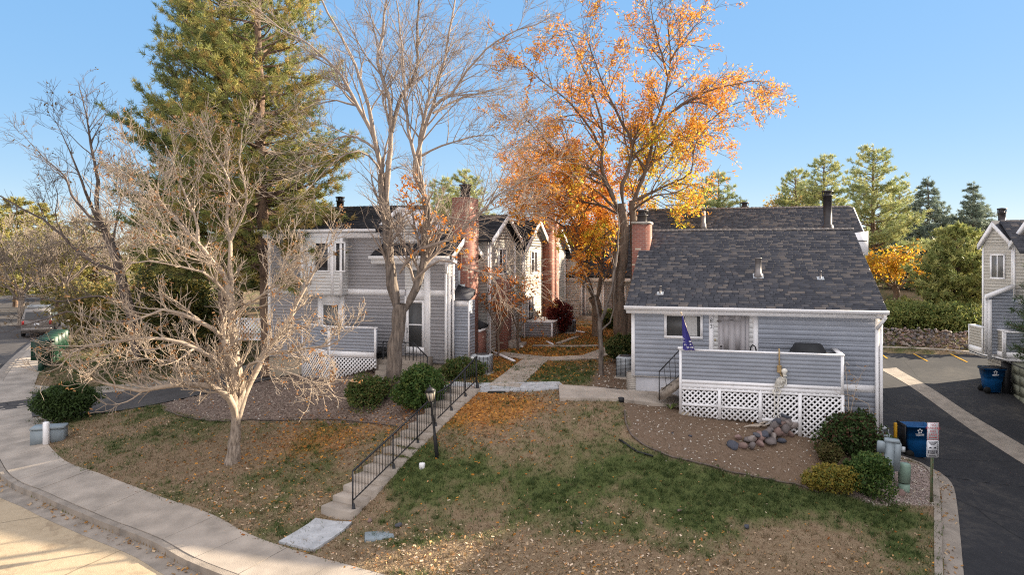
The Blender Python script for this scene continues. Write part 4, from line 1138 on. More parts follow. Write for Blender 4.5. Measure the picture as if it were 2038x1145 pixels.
for (vx, vy) in ((597, 432), (619, 440)):
    y = 2.0
    for _ in range(30):
        x = LH.lx(vx, y); z = LH.lz(vy, x, y); y += (z - (5.33 + (y + .42) * .2557)) * 1.5
    mb = MB(); mb.tube([(x, y, z - .1), (x, y, z + .32)], .04, 8); obj('plumbing_vent', mb, M['vent_metal'], h1)

# the next units down the courtyard: gable ends facing it
def unit(lbl, y0, y1, xe, zpk, zev, x_back=-7.0, mats='beige_siding', base=-.3, low=None, wins=(), group='townhouses', brick=None):
    o = empty('townhouse', LH.w(xe, y0, 0), TH, lbl, 'townhouse', group)
    ym = (y1 - y0) / 2; yl = y1 - y0
    mb = MB(); mb.prism([(0, base), (yl, base), (yl, zev), (ym, zpk), (0, zev)], x_back, 0, 'x'); obj('wall', mb, M[mats], o)
    mb = MB(); siding(mb, [(0.02, .1), (yl - .02, .1), (yl - .02, zev), (ym, zpk - .05), (0.02, zev)], FX(0), [(w[0], w[1], w[2], w[3]) for w in wins], .14, z0=.1)
    siding(mb, [(x_back, .1), (-.02, .1), (-.02, zev), (x_back, zev)], FY(0), [], .14, z0=.1); obj('siding', mb, M[mats], o)
    k = (zpk - zev) / ym; e = .35
    mb = MB(); gable_slab(mb, x_back, .3, [(-e, zev - k * e + .12), (ym, zpk + .12), (yl + e, zev - k * e + .12)], .1); r = obj('roof', mb, M['shingle_dark'], o)
    mb = MB(); shingles(mb, (x_back, -e, zev - k*e + .125), (.3, -e, zev - k*e + .125), (.3, ym, zpk + .125), (x_back, ym, zpk + .125), .16, .4, seed=int(y0 * 10)); obj('shingles', mb, M['shingle_dark'], r)
    mb = MB(); mb.prism([(-e, zev - k*e - .12), (ym, zpk - .12), (yl + e, zev - k*e - .12), (yl + e, zev - k*e + .14), (ym, zpk + .14), (-e, zev - k*e + .14)], .302, .34, 'x'); obj('fascia', mb, M['white_trim'], o)
    obj('corner_board', MB().box(-.02, .04, -.03, .10, -.2, zev - .1), M['white_trim'], o); obj('corner_board', MB().box(-.02, .04, yl - .1, yl + .03, -.2, zev - .1), M['white_trim'], o)
    downspout(o, (.12, -.06, zev - .15), [(.12, -.06, -.1)])
    for w in wins: window(o, w[0], w[1], w[2], w[3], 0, 'x', 'pane', True, .07)
    return o
uB = unit('second townhouse along the courtyard, its sunlit gable end just past the brick chimney', 3.35, 7.6, .45, 6.0, 5.0, wins=((1.5, 2.7, 3.4, 4.6), (2.6, 3.6, 1.2, 2.4)))
uC = unit('third townhouse along the courtyard, behind its grey boxed porch', 8.6, 13.6, .55, 6.0, 4.7, wins=((1.6, 3.0, 3.3, 4.5), (1.0, 2.2, .9, 2.2)))
uD = unit('fourth townhouse along the courtyard, narrow gable with a brick chimney', 14.2, 18.6, .6, 5.7, 4.6, wins=((1.5, 2.7, 3.2, 4.3),))
uE = unit('last townhouse in the left row, bright white gable above a grey doorway', 18.9, 23.6, 1.5, 5.5, 4.2, mats='white_siding', wins=((1.6, 2.6, 3.2, 4.3),))
mb = MB(); mb.box(-.3, .5, 4.3, 5.2, -.3, 6.6); obj('chimney', mb, M['brick'], uC)
mb = MB(); mb.box(-.3, .45, 1.2, 2.1, -.3, 3.2); obj('chimney', mb, M['brick'], uB)
mb = MB(); mb.box(-.3, .5, -.5, .4, -.3, 6.2); obj('chimney', mb, M['brick'], uD)
# boxed porch of the third unit and steps of the second
def box_porch(par, ox, y0, y1, x1, z0, zt, m='taupe_siding'):
    mb = MB(); mb.box(ox, x1, y0, y1, z0, zt); p = obj('porch_railing', mb, M[m], par)
    mb = MB(); siding(mb, [(ox, z0), (x1, z0), (x1, zt), (ox, zt)], FY(y0), [], .125, z0=z0); siding(mb, [(y0, z0), (y1, z0), (y1, zt), (y0, zt)], FX(x1), [], .125, z0=z0); obj('siding', mb, M[m], p)
    mb = MB(); mb.box(ox, x1 + .03, y0 - .03, y1 + .03, zt, zt + .05); mb.box(x1 - .06, x1 + .025, y0 - .03, y0 + .06, z0, zt - .002); mb.box(x1 - .06, x1 + .024, y1 - .06, y1 + .03, z0, zt - .002); obj('rail_cap', mb, M['white_trim'], p)
    mb = MB(); mb.box(ox, x1 - .08, y0 + .08, y1 - .08, z0 - .6, z0 - .002); obj('footing', mb, M['tan_foundation'], p)
box_porch(uC, .0, .3, 2.9, 1.45, -.12, .92)
mb = MB()
for k in range(4): mb.box(.05 + .3 * k, .35 + .3 * k, 1.6, 2.9, -.3, .62 - .17 * k)
obj('entry_steps', mb, M['old_concrete'], uB)
mb = MB(); mb.box(.05, 1.5, 1.0, 2.5, -.3, .55); obj('entry_steps', mb, M['old_concrete'], uE)

# house closing the far end of the courtyard
EH = Frame(2.6, 46.5)
h_end = empty('townhouse', EH.w(0, 0, 0), TH, 'shaded townhouse across the far end of the courtyard with a cream door', 'townhouse', 'townhouses')
mb = MB(); mb.prism([(0, -.5), (9, -.5), (9, 4.5), (4.5, 6.2), (0, 2.9)], -.5, 9, 'x'); obj('wall', mb, M['taupe_siding'], h_end)
e0, e1 = EH.lx(1163), EH.lx(1202)
mb = MB(); siding(mb, [(-.5, .1), (9, .1), (9, 2.75), (-.5, 2.75)], FY(0), [(e0, e1, .1, 2.75)], .14, z0=.1); obj('siding', mb, M['taupe_siding'], h_end)
mb = MB(); mb.box(-.6, 9.2, -.45, -.40, 2.6, 2.95); mb.box(e0, e0 + .12, -.04, 0, .2, 2.6); mb.box(e1 - .12, e1, -.04, 0, .2, 2.6); mb.box(e0 + .12, e1 - .12, -.038, 0, 2.35, 2.6); obj('fascia', mb, M['white_trim'], h_end)
mb = MB(); mb.box(e0 + .13, e1 - .13, -.03, -.002, .45, 2.34); mb.box(e0 + .3, e1 - .3, -.045, -.02, 1.4, 2.15); mb.box(e0 + .3, e1 - .3, -.045, -.02, .65, 1.2); obj('door', mb, M['white_siding'], h_end)
mb = MB(); gable_slab(mb, -.7, 9.2, [(-.5, 2.95), (4.5, 6.3), (9.4, 4.0)], .12); rf = obj('roof', mb, M['shingle_dark'], h_end)
mb = MB(); shingles(mb, (-.7, -.5, 2.96), (9.2, -.5, 2.96), (9.2, 4.5, 6.31), (-.7, 4.5, 6.31), .17, .4, seed=31); obj('shingles', mb, M['shingle_dark'], rf)
mb = MB()
for k in range(3): mb.box(e0 - .2, e1 + .2, -.9 - .3 * k, -.05 if k == 0 else -.9 - .3 * (k - 1), -.4, .45 - .16 * k)
obj('entry_steps', mb, M['old_concrete'], h_end)
window(h_end, EH.lx(1222), EH.lx(1245), 1.2, 2.3, 0)

# ================================================================== the row on the right beyond the drive
BH = Frame(20.75, 31.3)
rb = empty('townhouse', BH.w(0, 0, 0), TH, 'beige townhouse over garages at the right edge with gabled bay and corner balcony', 'townhouse', 'townhouses')
def v2(px, D): return np.array(((px - CX) / F * D, D))
def loc(p): q = np.asarray(p) - BH.o; return np.array((q @ ER, q @ ED))
A_ = loc(v2(1956, 33.0)); B_ = loc(v2(2016, 31.6))
def facet(par, A, B, m, outline, name='siding', course=.14, z0=None, holes=(), core=True):
    d = (B - A); Ln = np.linalg.norm(d); d = d / Ln; nn = np.array((d[1], -d[0]))
    fn = lambda s, z, o: (*(A + d * s + nn * o), z)
    mb = MB(); siding(mb, outline, fn, holes, course, z0=z0)
    if core:
        n = len(outline); v = [fn(s, z, 0) for s, z in outline] + [fn(s, z, -.25) for s, z in outline]
        mb.add(v, [tuple(range(n)), tuple(range(n, 2*n))[::-1]] + [(i, (i+1) % n, n + (i+1) % n, n + i) for i in range(n)])
    return obj(name, mb, M[m], par), fn, Ln
def fbox(mb, fn, s0, s1, z0, z1, o0, o1):
    mb.hexa([fn(s0, z0, o1), fn(s1, z0, o1), fn(s1, z0, o0), fn(s0, z0, o0), fn(s0, z1, o1), fn(s1, z1, o1), fn(s1, z1, o0), fn(s0, z1, o0)])
LnA = np.linalg.norm(B_ - A_)
zE, zP = 4.72, 5.62
bay, fn, Ln = facet(rb, A_, B_, 'beige_siding', [(0, .6), (LnA, .6), (LnA, zE), (LnA * .42, zP), (0, zE - .05)], 'bay', z0=.6)
wA, wB = LnA * .27, LnA * .76; wz0 = CH - (556 - HY) / F * 32.3; wz1 = CH - (506 - HY) / F * 32.3
fr = MB(); pn = MB()
for (s0, s1, z0, z1) in ((wA, wB, wz1 - .07, wz1), (wA, wB, wz0, wz0 + .08), (wA, wA + .08, wz0 + .08, wz1 - .07), (wB - .07, wB, wz0 + .08, wz1 - .07), ((wA + wB) / 2 - .02, (wA + wB) / 2 + .02, wz0 + .08, wz1 - .07)): fbox(fr, fn, s0, s1, z0, z1, .0, .05)
fbox(pn, fn, wA + .07, wB - .06, wz0 + .07, wz1 - .06, .002, .03); w_ = obj('window', fr, M['white_trim'], rb); obj('pane', pn, M['pane_blind'], w_)
mb = MB()
def rake(s0, z0, s1, z1, t=.24, o0=.02, o1=.2):
    mb.add([fn(s0, z0, o1), fn(s1, z1, o1), fn(s1, z1 - t, o1), fn(s0, z0 - t, o1), fn(s0, z0, o0), fn(s1, z1, o0), fn(s1, z1 - t, o0), fn(s0, z0 - t, o0)], [(0,1,2,3),(7,6,5,4),(0,4,5,1),(3,2,6,7),(0,3,7,4),(1,5,6,2)])
rake(-.12, zE + .05, LnA * .42, zP + .18); rake(LnA * .42, zP + .18, LnA + .18, zE + .02)
fbox(mb, fn, -.02, .06, .6, zE - .1, 0, .03); fbox(mb, fn, LnA - .06, LnA + .04, 2.9, zE - .1, 0, .03)
obj('fascia', mb, M['white_trim'], rb)
# roofs: bay gable running back, main ridge along the row front
dA = (B_ - A_) / LnA; nA = np.array((dA[1], -dA[0]))
pk = A_ + dA * LnA * .42
mb = MB()
def P3(p, z): return (p[0], p[1], z)
fr_ = pk + nA * .22; bk = pk - nA * 3.2
l0 = A_ + nA * .22 - dA * .14; l1 = A_ - nA * .9 - dA * .14; r0_ = B_ + nA * .22 + dA * .2; r1_ = B_ - nA * 3.2 + dA * .2
mb.add([P3(fr_, zP + .2), P3(bk, zP + .2), P3(l1, zE + .05), P3(l0, zE + .05), P3(r0_, zE + .02), P3(r1_, zE + .02)], [(0, 1, 2, 3), (1, 0, 4, 5)])
rfb = obj('roof', mb, M['shingle'], rb)
mr = MB(); mr.add([P3(pk + dA * .1 - nA * .1, zP + .19), (12, pk[1] + .0, zP + .24), (12, pk[1] - 2.6, zE - .4), P3(B_ + dA * .3 - nA * .3, zE - .1)], [(0, 1, 2, 3)]) if False else None
mb = MB(); ry = pk[1] - .3
shingles(mb, (pk[0] + .1, ry - 2.2, zE - .25), (11, ry - 2.2, zE - .25), (11, ry, zP + .22), (pk[0] + .1, ry, zP + .22), .14, .31, seed=41)
gable_slab(mb, pk[0] + .1, 11, [(ry - 2.2, zE - .26), (ry, zP + .2), (ry + .8, zP - .25)], .1); obj('roof', mb, M['shingle'], rb)
# second gable at the frame edge
C0 = loc(v2(2018, 31.4)); C1 = loc(v2(2100, 29.5)); LnC = np.linalg.norm(C1 - C0)
_, fn2, _ = facet(rb, C0, C1, 'beige_siding', [(0, 2.4), (LnC, 2.4), (LnC, zE), (LnC * .5, zP + .25), (0, zE)], 'bay', z0=2.4)
mb = MB(); fn = fn2; rake(-.1, zE + .05, LnC * .5, zP + .42); rake(LnC * .5, zP + .42, LnC + .1, zE + .05); fbox(mb, fn2, 0, LnC, 2.22, 2.4, -.2, .05); fbox(mb, fn2, -.02, .09, 2.4, zE, .0, .04); obj('fascia', mb, M['white_trim'], rb)
# lean-to with grey front, balcony, garage level
l_ = loc(v2(1966, 31.9)); r_ = loc(v2(2017, 31.3)); yq = (l_[1] + r_[1]) / 2 - .35
l_ = np.array((BH.lx(1966, yq), yq)); r_ = np.array((BH.lx(2120, yq), yq)); xr = BH.lx(2016, yq)
zl, zr_ = BH.lz(596, l_[0], yq), BH.lz(574, xr, yq)
Lq = r_[0] - l_[0]; sx = xr - l_[0]; slope = (zr_ - zl) / sx
zbq = BH.lz(706, l_[0], yq)
_, fn3, _ = facet(rb, l_, np.array((xr + .02, yq)), 'grey_siding', [(0, zbq), (sx, zbq), (sx, zr_), (0, zl)], 'wall', .14, z0=zbq)
mb = MB(); fn = fn3; rake(-.1, zl + .18, sx + .02, zr_ + .18, .17, -.1, .12); fbox(mb, fn3, -.02, .14, zbq - .2, zl, .0, .05); fbox(mb, fn3, -.12, -.025, zbq, zl + .1, -.04, .03); obj('fascia', mb, M['white_trim'], rb)
mb = MB(); mb.prism([(xr, zbq), (9, zbq), (9, 2.3), (xr, 2.3)], yq + .05, yq + .9, 'y'); mb.box(BH.lx(1985, yq + 3), 9, yq + .3, yq + 3, zbq, 4.6); obj('wall', mb, M['grey_siding'], rb)
mb = MB(); siding(mb, [(xr, zbq), (9, zbq), (9, 2.3), (xr, 2.3)], FY(yq + .05), [], .14, z0=zbq); obj('siding', mb, M['grey_siding'], rb)
# balcony: left facing boards then the angled corner panel
D1, D2, D3 = 33.6, 32.2, 30.9
K0 = loc(v2(1929, D1)); K1 = loc(v2(1957, D2)); K1b = loc(v2(1962, D2)); K2 = loc(v2(1998, D3))
zT = lambda py, D: CH - (py - HY) / F * D
zt0 = 1.05
def balc(A, B, zt, zb_, m_='beige_siding'):
    Ln = np.linalg.norm(B - A)
    o, fn, _ = facet(rb, A, B, m_, [(0, zb_), (Ln, zb_), (Ln, zt), (0, zt)], 'balcony_panel', .125, z0=zb_)
    mb = MB(); fbox(mb, fn, -.02, Ln + .02, zt, zt + .05, -.27, .04); fbox(mb, fn, 0, Ln, zb_ - .02, zb_ + .22, -.01, .03); fbox(mb, fn, Ln - .09, Ln + .01, zb_ - .02, zt - .002, 0, .035); fbox(mb, fn, -.01, .06, zb_ - .02, zt - .002, 0, .034); obj('trim', mb, M['white_trim'], o)
balc(K0, K1, 1.05, -.05); balc(K1b, K2, 1.05, -.05)
K3 = np.array((9.0, K2[1])); balc(K2 + np.array((.02, 0)), np.array((K2[0] + 2.5, K2[1] - .0)), 1.0, -.05, 'grey_siding')
mb = MB(); mb.prism([tuple(K0), tuple(K1), tuple(K2), (K2[0] + 2.5, K2[1]), (9, K2[1] + .05), (9, 4), (BH.lx(1964, K0[1] + 1), K0[1] + 1)], -.22, -.08, 'z'); obj('floor_slab', mb, M['white_trim'], rb)
mb = MB(); g = loc(v2(1967, 32.6)); g2 = loc(v2(1997, 31.2))
mb.prism([tuple(g + (.0, .1)), tuple(g2), (9, g2[1] + .05), (9, 3), (BH.lx(1967, 3), 3)], -2.2, -.23, 'z'); obj('wall', mb, M['beige_siding'], rb)
facet(rb, g, g2, 'beige_siding', [(0, -1.7), (np.linalg.norm(g2 - g), -1.7), (np.linalg.norm(g2 - g), -.24), (0, -.24)], 'siding', .14, z0=-1.7, core=False)
mb = MB(); q = g2 + (.0, -.14); mb.box(q[0] - .1, q[0] + .2, q[1] - .1, q[1] + .12, -2.0, -.22); obj('post', mb, M['iron'], rb)
# garage wall running towards the viewer
mb = MB(); gy1 = q[1] - .1; gx0_ = q[0] + .22; mb.box(gx0_, 9, gy1 - 6.2, gy1, -2.6, -.25); obj('wall', mb, M['garage_paint'], rb)
for k in range(2):
    mb = MB(); ya = gy1 - .25 - 2.9 * k
    for j in range(4):
        for i in range(4):
            mb.box(gx0_ - .02, gx0_ + .01, ya - .66 * (i + 1) + .05, ya - .66 * i - .02, -1.95 + .42 * j + .03, -1.95 + .42 * j + .40)
    obj('garage_door', mb, M['garage_paint'], rb)
mb = MB(); mb.tube([tuple(K0) + (-.12,), tuple(K1 + (0, -.0)) + (-.16,), tuple(K2 + (-.02, -.06)) + (-.17,), (gx0_ - .06, gy1 - 1.5, -.3), (gx0_ - .06, gy1 - 5, -.42)], .025, 6); obj('cable', mb, M['black_plastic'], rb)
flx = BH.lx(1994, pk[1] + .6); flue(rb, flx, pk[1] + .6, zP - .1, BH.lz(415, flx, pk[1] + .6), .15, 'flue')
mb = MB(); mb.box(xr + 2.3, 9, gy1 - 6.2, ry - 1.0, -.2, 2.2); mb.prism([(gy1 - 6.2, 2.2), (ry - 1, 2.2), (ry - 1, 5.0), (gy1 - 3, 5.55), (gy1 - 6.2, 4.6)], xr + 2.3, 9, 'x'); obj('wall', mb, M['beige_siding'], rb)

# the next buildings down the drive, just outside the view: they shade the lawn
def drive_unit(ya, yb, zr, lbl):
    """a gabled unit whose ridge runs along the drive, between world depths ya (far) and yb (near)"""
    l0 = (ya - 31.3) / ED[1] ; n_ = (ya - yb) / ED[1]
    nb = empty('townhouse', BH.w(1.3, l0, 0), TH, lbl, 'townhouse', 'townhouses')
    mb = MB(); mb.prism([(0, -3), (8, -3), (8, zr - 1.1), (3.4, zr - .15), (0, zr - 1.2)], -n_, 0, 'y'); obj('wall', mb, M['beige_siding'], nb)
    mb = MB(); mb.prism([(-.35, zr - 1.25), (3.4, zr - .1), (8.3, zr - 1.15), (8.3, zr - 1.05), (3.4, zr), (-.35, zr - 1.13)], -n_ - .2, .2, 'y'); obj('roof', mb, M['shingle'], nb)
    for k in range(max(1, int(n_ / 4.5))):
        window(nb, -3.2 - 4.5 * k, -1.8 - 4.5 * k, 1.2, 2.5, 0, 'x', 'pane', True, .07, sgn=-1)
        obj('garage_door', MB().box(-.05, .02, -3.9 - 4.5 * k, -1.1 - 4.5 * k, -2.6, -.4), M['garage_paint'], nb)
drive_unit(27.2, 4.0, 5.8, 'beige garage townhouse just out of view beyond the right edge of the drive')
# ------------------------------------------------------------------ trees
def unit_(v): v = np.asarray(v, float); return v / (np.linalg.norm(v) + 1e-9)
def bark_tube(mb, pts, rad, r, k=26):
    """thick stem with furrowed bark: ridges that run up the stem and wander"""
    pts = resample(np.asarray(pts, float), max(.06, float(np.max(rad)) * .35)); rad = np.interp(np.linspace(0, 1, len(pts)), np.linspace(0, 1, len(rad)), rad)
    v0 = len(mb.v); mb.tube(pts, rad, k, cap=False); V = mb.v[-1].reshape(len(pts), k, 3); sd = int(r.integers(1, 90))
    th = np.arange(k) / k * 22.0; L = np.arange(len(pts)) * max(.06, float(np.max(rad)) * .35)
    A, B = np.meshgrid(th, L); n = vnoise(A + .8 * vnoise(A * .4, B * 1.5, 1.0, sd + 2), B * 1.6, 1.0, sd); n = (1 - np.abs(2 * n - 1)) - .5
    big = vnoise(A * .25, B * 1.1, 1.0, sd + 1) - .5
    mb.v[-1] = (pts[:, None] + (V - pts[:, None]) * (1 + .13 * n + .16 * big)[..., None]).reshape(-1, 3)
class Tree:
    """grows limbs; collects tubes by thickness class and twig tips for leaves"""
    def __init__(s, seed, **kw):
        s.r = np.random.default_rng(seed)
        s.trunk = MB(); s.br = MB(); s.tips = []; s.twigpts = []
        s.P = dict(ang=(30, 60), ratio=(.35, .6), dens=[1.6, 2.2, 3.5, 5], wob=.16, up=[.05, .05, .05, .05], seg=.35, rmin=.006, maxlev=3, tstart=.25, rr=.55, minlen=.25, droop=0, curl=0.0, side=(7, 5, 4, 3))
        s.P.update(kw)
    def tube(s, pts, rad, lev, trunk=False):
        r0 = float(rad[0])
        if r0 > .08: return bark_tube(s.trunk, pts, rad, s.r)
        k = 10 if r0 > .12 else 7 if r0 > .05 else 5 if r0 > .02 else 4 if r0 > .01 else 3
        (s.trunk if trunk else s.br).tube(pts, rad, k, cap=False)
    def limb(s, pts, r0, r1, lev=0, trunk=False, kids=True, smooth_step=None):
        """a limb along given 3D points, with children"""
        pts = resample(np.asarray(pts, float), smooth_step or .45)
        n = len(pts); t = np.linspace(0, 1, n)
        jit = s.r.normal(0, .012 + .02 * r0, (n, 3)); jit[0] = 0
        pts = pts + jit
        rad = (r0 + (r1 - r0) * t ** .85) * (1 + s.r.normal(0, .04, n))
        if kids and r0 > .08: rad[0] *= .4; rad[1] *= .85         # limbs grow out of the stem, not from its face
        s.tube(pts, np.maximum(rad, s.P['rmin']), lev, trunk)
        if kids: s.children(pts, rad, lev)
        return pts
    def children(s, pts, rad, lev):
        P = s.P; r = s.r
        if lev >= P['maxlev']:
            s.tips.append(pts[-1]); s.twigpts.append(pts)
            return
        seg = np.linalg.norm(np.diff(pts, axis=0), axis=1); L = seg.sum(); cs = np.concatenate([[0], np.cumsum(seg)]) / max(L, 1e-6)
        nk = r.poisson(max(.01, L * P['dens'][min(lev, len(P['dens']) - 1)]))
        ts = P['tstart'] + (1 - P['tstart']) * r.random(nk)
        ts = np.concatenate([ts, [1.0]])
        for t in ts:
            i = min(len(pts) - 2, max(0, int(np.searchsorted(cs, t)) - 1))
            u = (t - cs[i]) / max(1e-6, cs[i+1] - cs[i]); p = pts[i] * (1 - u) + pts[i+1] * u; d = unit_(pts[i+1] - pts[i]); rp = rad[i] * (1 - u) + rad[i+1] * u
            a = math.radians(r.uniform(*P['ang'])) * (1.0 if t < 1 else .35)
            q = r.normal(0, 1, 3); q -= d * (q @ d); q = unit_(q)
            nd = unit_(d * math.cos(a) + q * math.sin(a) + np.array((0, 0, P['up'][min(lev, len(P['up']) - 1)] * .8)))
            Lc = P['len'][min(lev, len(P['len']) - 1)] * r.uniform(.55, 1.25) * (1.15 - .55 * t)
            rc = max(P['rmin'], min(rp * P['rr'] * r.uniform(.75, 1.1), P['rcap'][min(lev, len(P['rcap']) - 1)]))
            if Lc < P['minlen'] * .4: continue
            s.grow(p, nd, Lc, rc, lev + 1)
    def grow(s, p, d, L, r0, lev):
        P = s.P; r = s.r
        sg = P['seg'] * (1 if lev < 2 else .7); n = max(3, min(9, int(L / sg) + 2))
        pts = [np.array(p, float)]; d = unit_(d); up = P['up'][min(lev, len(P['up']) - 1)]
        bend = r.normal(0, 1, 3) * P['curl']
        for i in range(n):
            d = unit_(d + r.normal(0, P['wob'], 3) + bend / n + np.array((0, 0, up - P['droop'] * i / n)))
            pts.append(pts[-1] + d * L / n)
        pts = np.array(pts); rad = np.linspace(r0, max(P['rmin'] * .8, r0 * .35), len(pts))
        s.tube(pts, rad, lev)
        s.children(pts, rad, lev)
    def build(s, name, loc, bark, label, group=None, twig=None, cat='tree'):
        o = empty(name, loc, 0, label, cat, group)
        m4 = np.array(loc)
        for mb in (s.trunk, s.br): mb.v = [v - m4 for v in mb.v]
        if s.trunk.n: obj('trunk', s.trunk, bark, o, smooth=True)
        obj('branches', s.br, twig or bark, o, smooth=True)
        return o

def pl3(pts, D, dd=None):
    """photo-pixel polyline at a distance D (dd: change of distance per point) -> 3D points"""
    n = len(pts); dd = dd if dd is not None else [0] * n
    if isinstance(dd, (int, float)): dd = np.linspace(0, dd, n)
    if len(dd) != n: dd = np.interp(np.linspace(0, 1, n), np.linspace(0, 1, len(dd)), dd)
    return np.array([W(p[0], p[1], D + dd[i]) for i, p in enumerate(pts)])

def leaves(mb, pts, n_per, spread, size, tints, r, flat=.0, asp=.5):
    """leaf blades scattered round points"""
    pts = np.asarray(pts); N = len(pts) * n_per
    if N == 0: return
    c = np.repeat(pts, n_per, 0) + r.normal(0, spread, (N, 3))
    a = r.normal(0, 1, (N, 3)); a /= np.linalg.norm(a, axis=1)[:, None]
    b = r.normal(0, 1, (N, 3)); b -= a * (a * b).sum(1)[:, None]; b /= np.linalg.norm(b, axis=1)[:, None]
    sz = size * r.uniform(.6, 1.3, N)[:, None]
    tints = np.asarray(tints); tt = tints[r.integers(0, len(tints), N)] * r.uniform(.8, 1.2, (N, 1))
    mb.quads(c, a * sz * .5, b * sz * .5 * asp, np.clip(tt, 0, 1))

def shift(mb, loc): mb.v = [v - np.asarray(loc) for v in mb.v]; return mb

# ---- the pale bare tree in the foreground
D0 = 21.4
base = G(464, 921)
T = Tree(11, len=[1.15, .72, .38], dens=[3.6, 5.4, 5.6], rcap=[.042, .020, .012], ang=(26, 56), wob=.12, up=[.02, .07, .09, .12], rmin=.0078, maxlev=3, tstart=.18, rr=.65, curl=.38, minlen=.2, seg=.28)
T.limb(pl3([(463,926),(464.5,905),(466,880),(468,850),(471,825),(473,808),(474,790)], D0), .205, .085, trunk=True, kids=False, smooth_step=.2)
T.limb(pl3([(462,930),(464,905),(466,870)], D0), .245, .10, trunk=True, kids=False, smooth_step=.12)
def L_(pts, r0, r1, dd=0): T.limb(pl3(pts, D0, dd), r0, r1, 0)
L_([(470,838),(466,812),(458,795),(446,780),(422,767),(377,766),(320,771),(275,778),(235,770),(205,762)], .14, .035, -1.6)
L_([(468,845),(466,818),(464,790),(467,742),(455,705),(447,675)], .15, .11, -.3)
L_([(448,678),(430,660),(412,651),(366,626),(330,615),(290,632),(250,645)], .09, .025, -1.5)
L_([(474,845),(477,815),(478,770),(474,735),(464,675),(460,595),(453,560)], .17, .115, .5)
L_([(455,575),(442,548),(420,515),(394,486),(365,457),(325,409),(300,372),(278,335),(262,300)], .095, .016, [.4,.4,.3,.2,0,-.2,-.3,-.5,-.6])
L_([(394,486),(392,440),(375,400),(352,345),(330,290)], .05, .014, .8)
L_([(462,590),(459,530),(459,479),(451,435),(456,361),(438,325),(405,262)], .09, .014, [.4,.6,.8,1,1.2,1.3,1.5])
L_([(459,480),(479,438),(493,398),(478,330),(481,255)], .045, .014, [.8,.8,.6,.4,.2])
L_([(473,850),(480,812),(492,772),(509,742),(530,700),(565,651),(600,587),(616,556),(640,510),(652,470)], .135, .02, [0,.1,.3,.5,.8,1.0,1.2,1.3,1.4])
L_([(528,704),(558,702),(614,695),(655,689),(676,676)], .06, .018, [.5,.2,-.1,-.5,-.7])
L_([(464,745),(447,724),(412,707),(370,684),(307,672),(230,681),(160,693),(118,730)], .085, .016, [0,-.3,-.6,-1,-1.3,-1.6,-1.8,-2])
L_([(466,760),(440,730),(420,740),(395,730),(350,720),(300,715),(240,720)], .06, .016, [0,.4,.8,1.2,1.6,2,2.2])
L_([(476,770),(500,720),(540,730),(585,745),(620,760)], .055, .016, [0,-.5,-.9,-1.2,-1.4])
L_([(463,640),(490,610),(520,590),(548,560),(570,510)], .05, .014, [.3,-.2,-.6,-.9,-1])
L_([(458,600),(430,560),(400,540),(350,530),(300,520),(255,525)], .055, .014, [.2,-.4,-.8,-1.2,-1.6,-1.8])
L_([(420,515),(380,500),(330,480),(280,450),(235,415)], .04, .013, [0,-.5,-1,-1.3,-1.5])
L_([(325,409),(290,400),(255,370),(232,345)], .03, .012, [0,.5,.9,1.2])
t_near = T.build('bare_tree', tuple(base), M['bark_pale'], 'pale leafless tree with thick stubby twigs standing on the lawn left of the steps', twig=M['twig_pale'])
lf = MB(); tp = np.array(T.tips); sel = tp[np.random.default_rng(3).random(len(tp)) < .08]
leaves(lf, sel, 4, .05, .07, [(.34,.17,.07),(.28,.13,.05),(.42,.24,.11)], T.r)
obj('dry_leaves', shift(lf, base), M['leaf'], t_near)

# ---- the tall grey bare tree by the shrubs
D1_ = 25.0
base = G(781, 797)
T = Tree(12, len=[2.1, 1.15, .65, .4], dens=[2.3, 3.6, 3.8, 3], rcap=[.055, .022, .011, .007], ang=(22, 48), wob=.085, up=[.02, .03, .03, .02], rmin=.0055, maxlev=3, tstart=.22, rr=.55, curl=.3, seg=.4)
T.limb(pl3([(781,800),(783,760),(786,700),(792,650),(797,605)], D1_), .27, .235, trunk=True, kids=False)
T.limb(pl3([(781,803),(782,780),(783,765)], D1_), .33, .25, trunk=True, kids=False)
def L_(pts, r0, r1, dd=0, tr=False): T.limb(pl3(pts, D1_, dd), r0, r1, 0, trunk=tr)
L_([(790,620),(778,540),(770,470),(766,400),(762,349)], .195, .15, .2, True)
L_([(806,620),(838,545),(848,470),(851,420),(845,390)], .155, .12, -.2, True)
L_([(762,355),(744,272),(710,210),(675,147),(622,94),(563,59),(500,10)], .10, .017, [0,.3,.6,.9,1.2,1.5,1.7])
L_([(760,345),(748,290),(730,200),(690,90),(650,20),(620,-60)], .09, .02, [0,-.4,-.8,-1.2,-1.5,-1.8])
L_([(770,400),(772,349),(779,262),(775,200),(751,122),(760,70),(769,0),(770,-120)], .11, .02, [0,0,.2,.3,.4,.5,.6,.8])
L_([(779,262),(800,190),(828,140),(832,35),(840,-70)], .08, .02, [.2,.5,.8,1.2,1.6])
L_([(846,395),(825,345),(849,244),(867,209),(900,185),(930,140),(975,91),(1020,65),(1088,36)], .09, .013, [0,0,-.3,-.4,-.6,-.8,-1,-1.2,-1.4])
L_([(835,330),(838,260),(860,180),(881,140),(895,60),(903,17),(915,-80)], .075, .018, [0,.2,.5,.8,1,1.1,1.4])
L_([(845,390),(835,345),(815,270),(807,196),(800,100),(790,0)], .075, .018, [0,-.3,-.5,-.8,-1,-1.3])
L_([(862,225),(920,195),(980,180),(1030,165),(1040,160)], .05, .012, [0,.6,1.0,1.4,1.5])
L_([(840,310),(880,290),(930,275),(985,270),(1000,290)], .045, .012, [0,-.6,-1,-1.3,-1.4])
L_([(752,300),(700,270),(650,285),(600,310),(560,340)], .05, .012, [0,.4,.9,1.2,1.5])
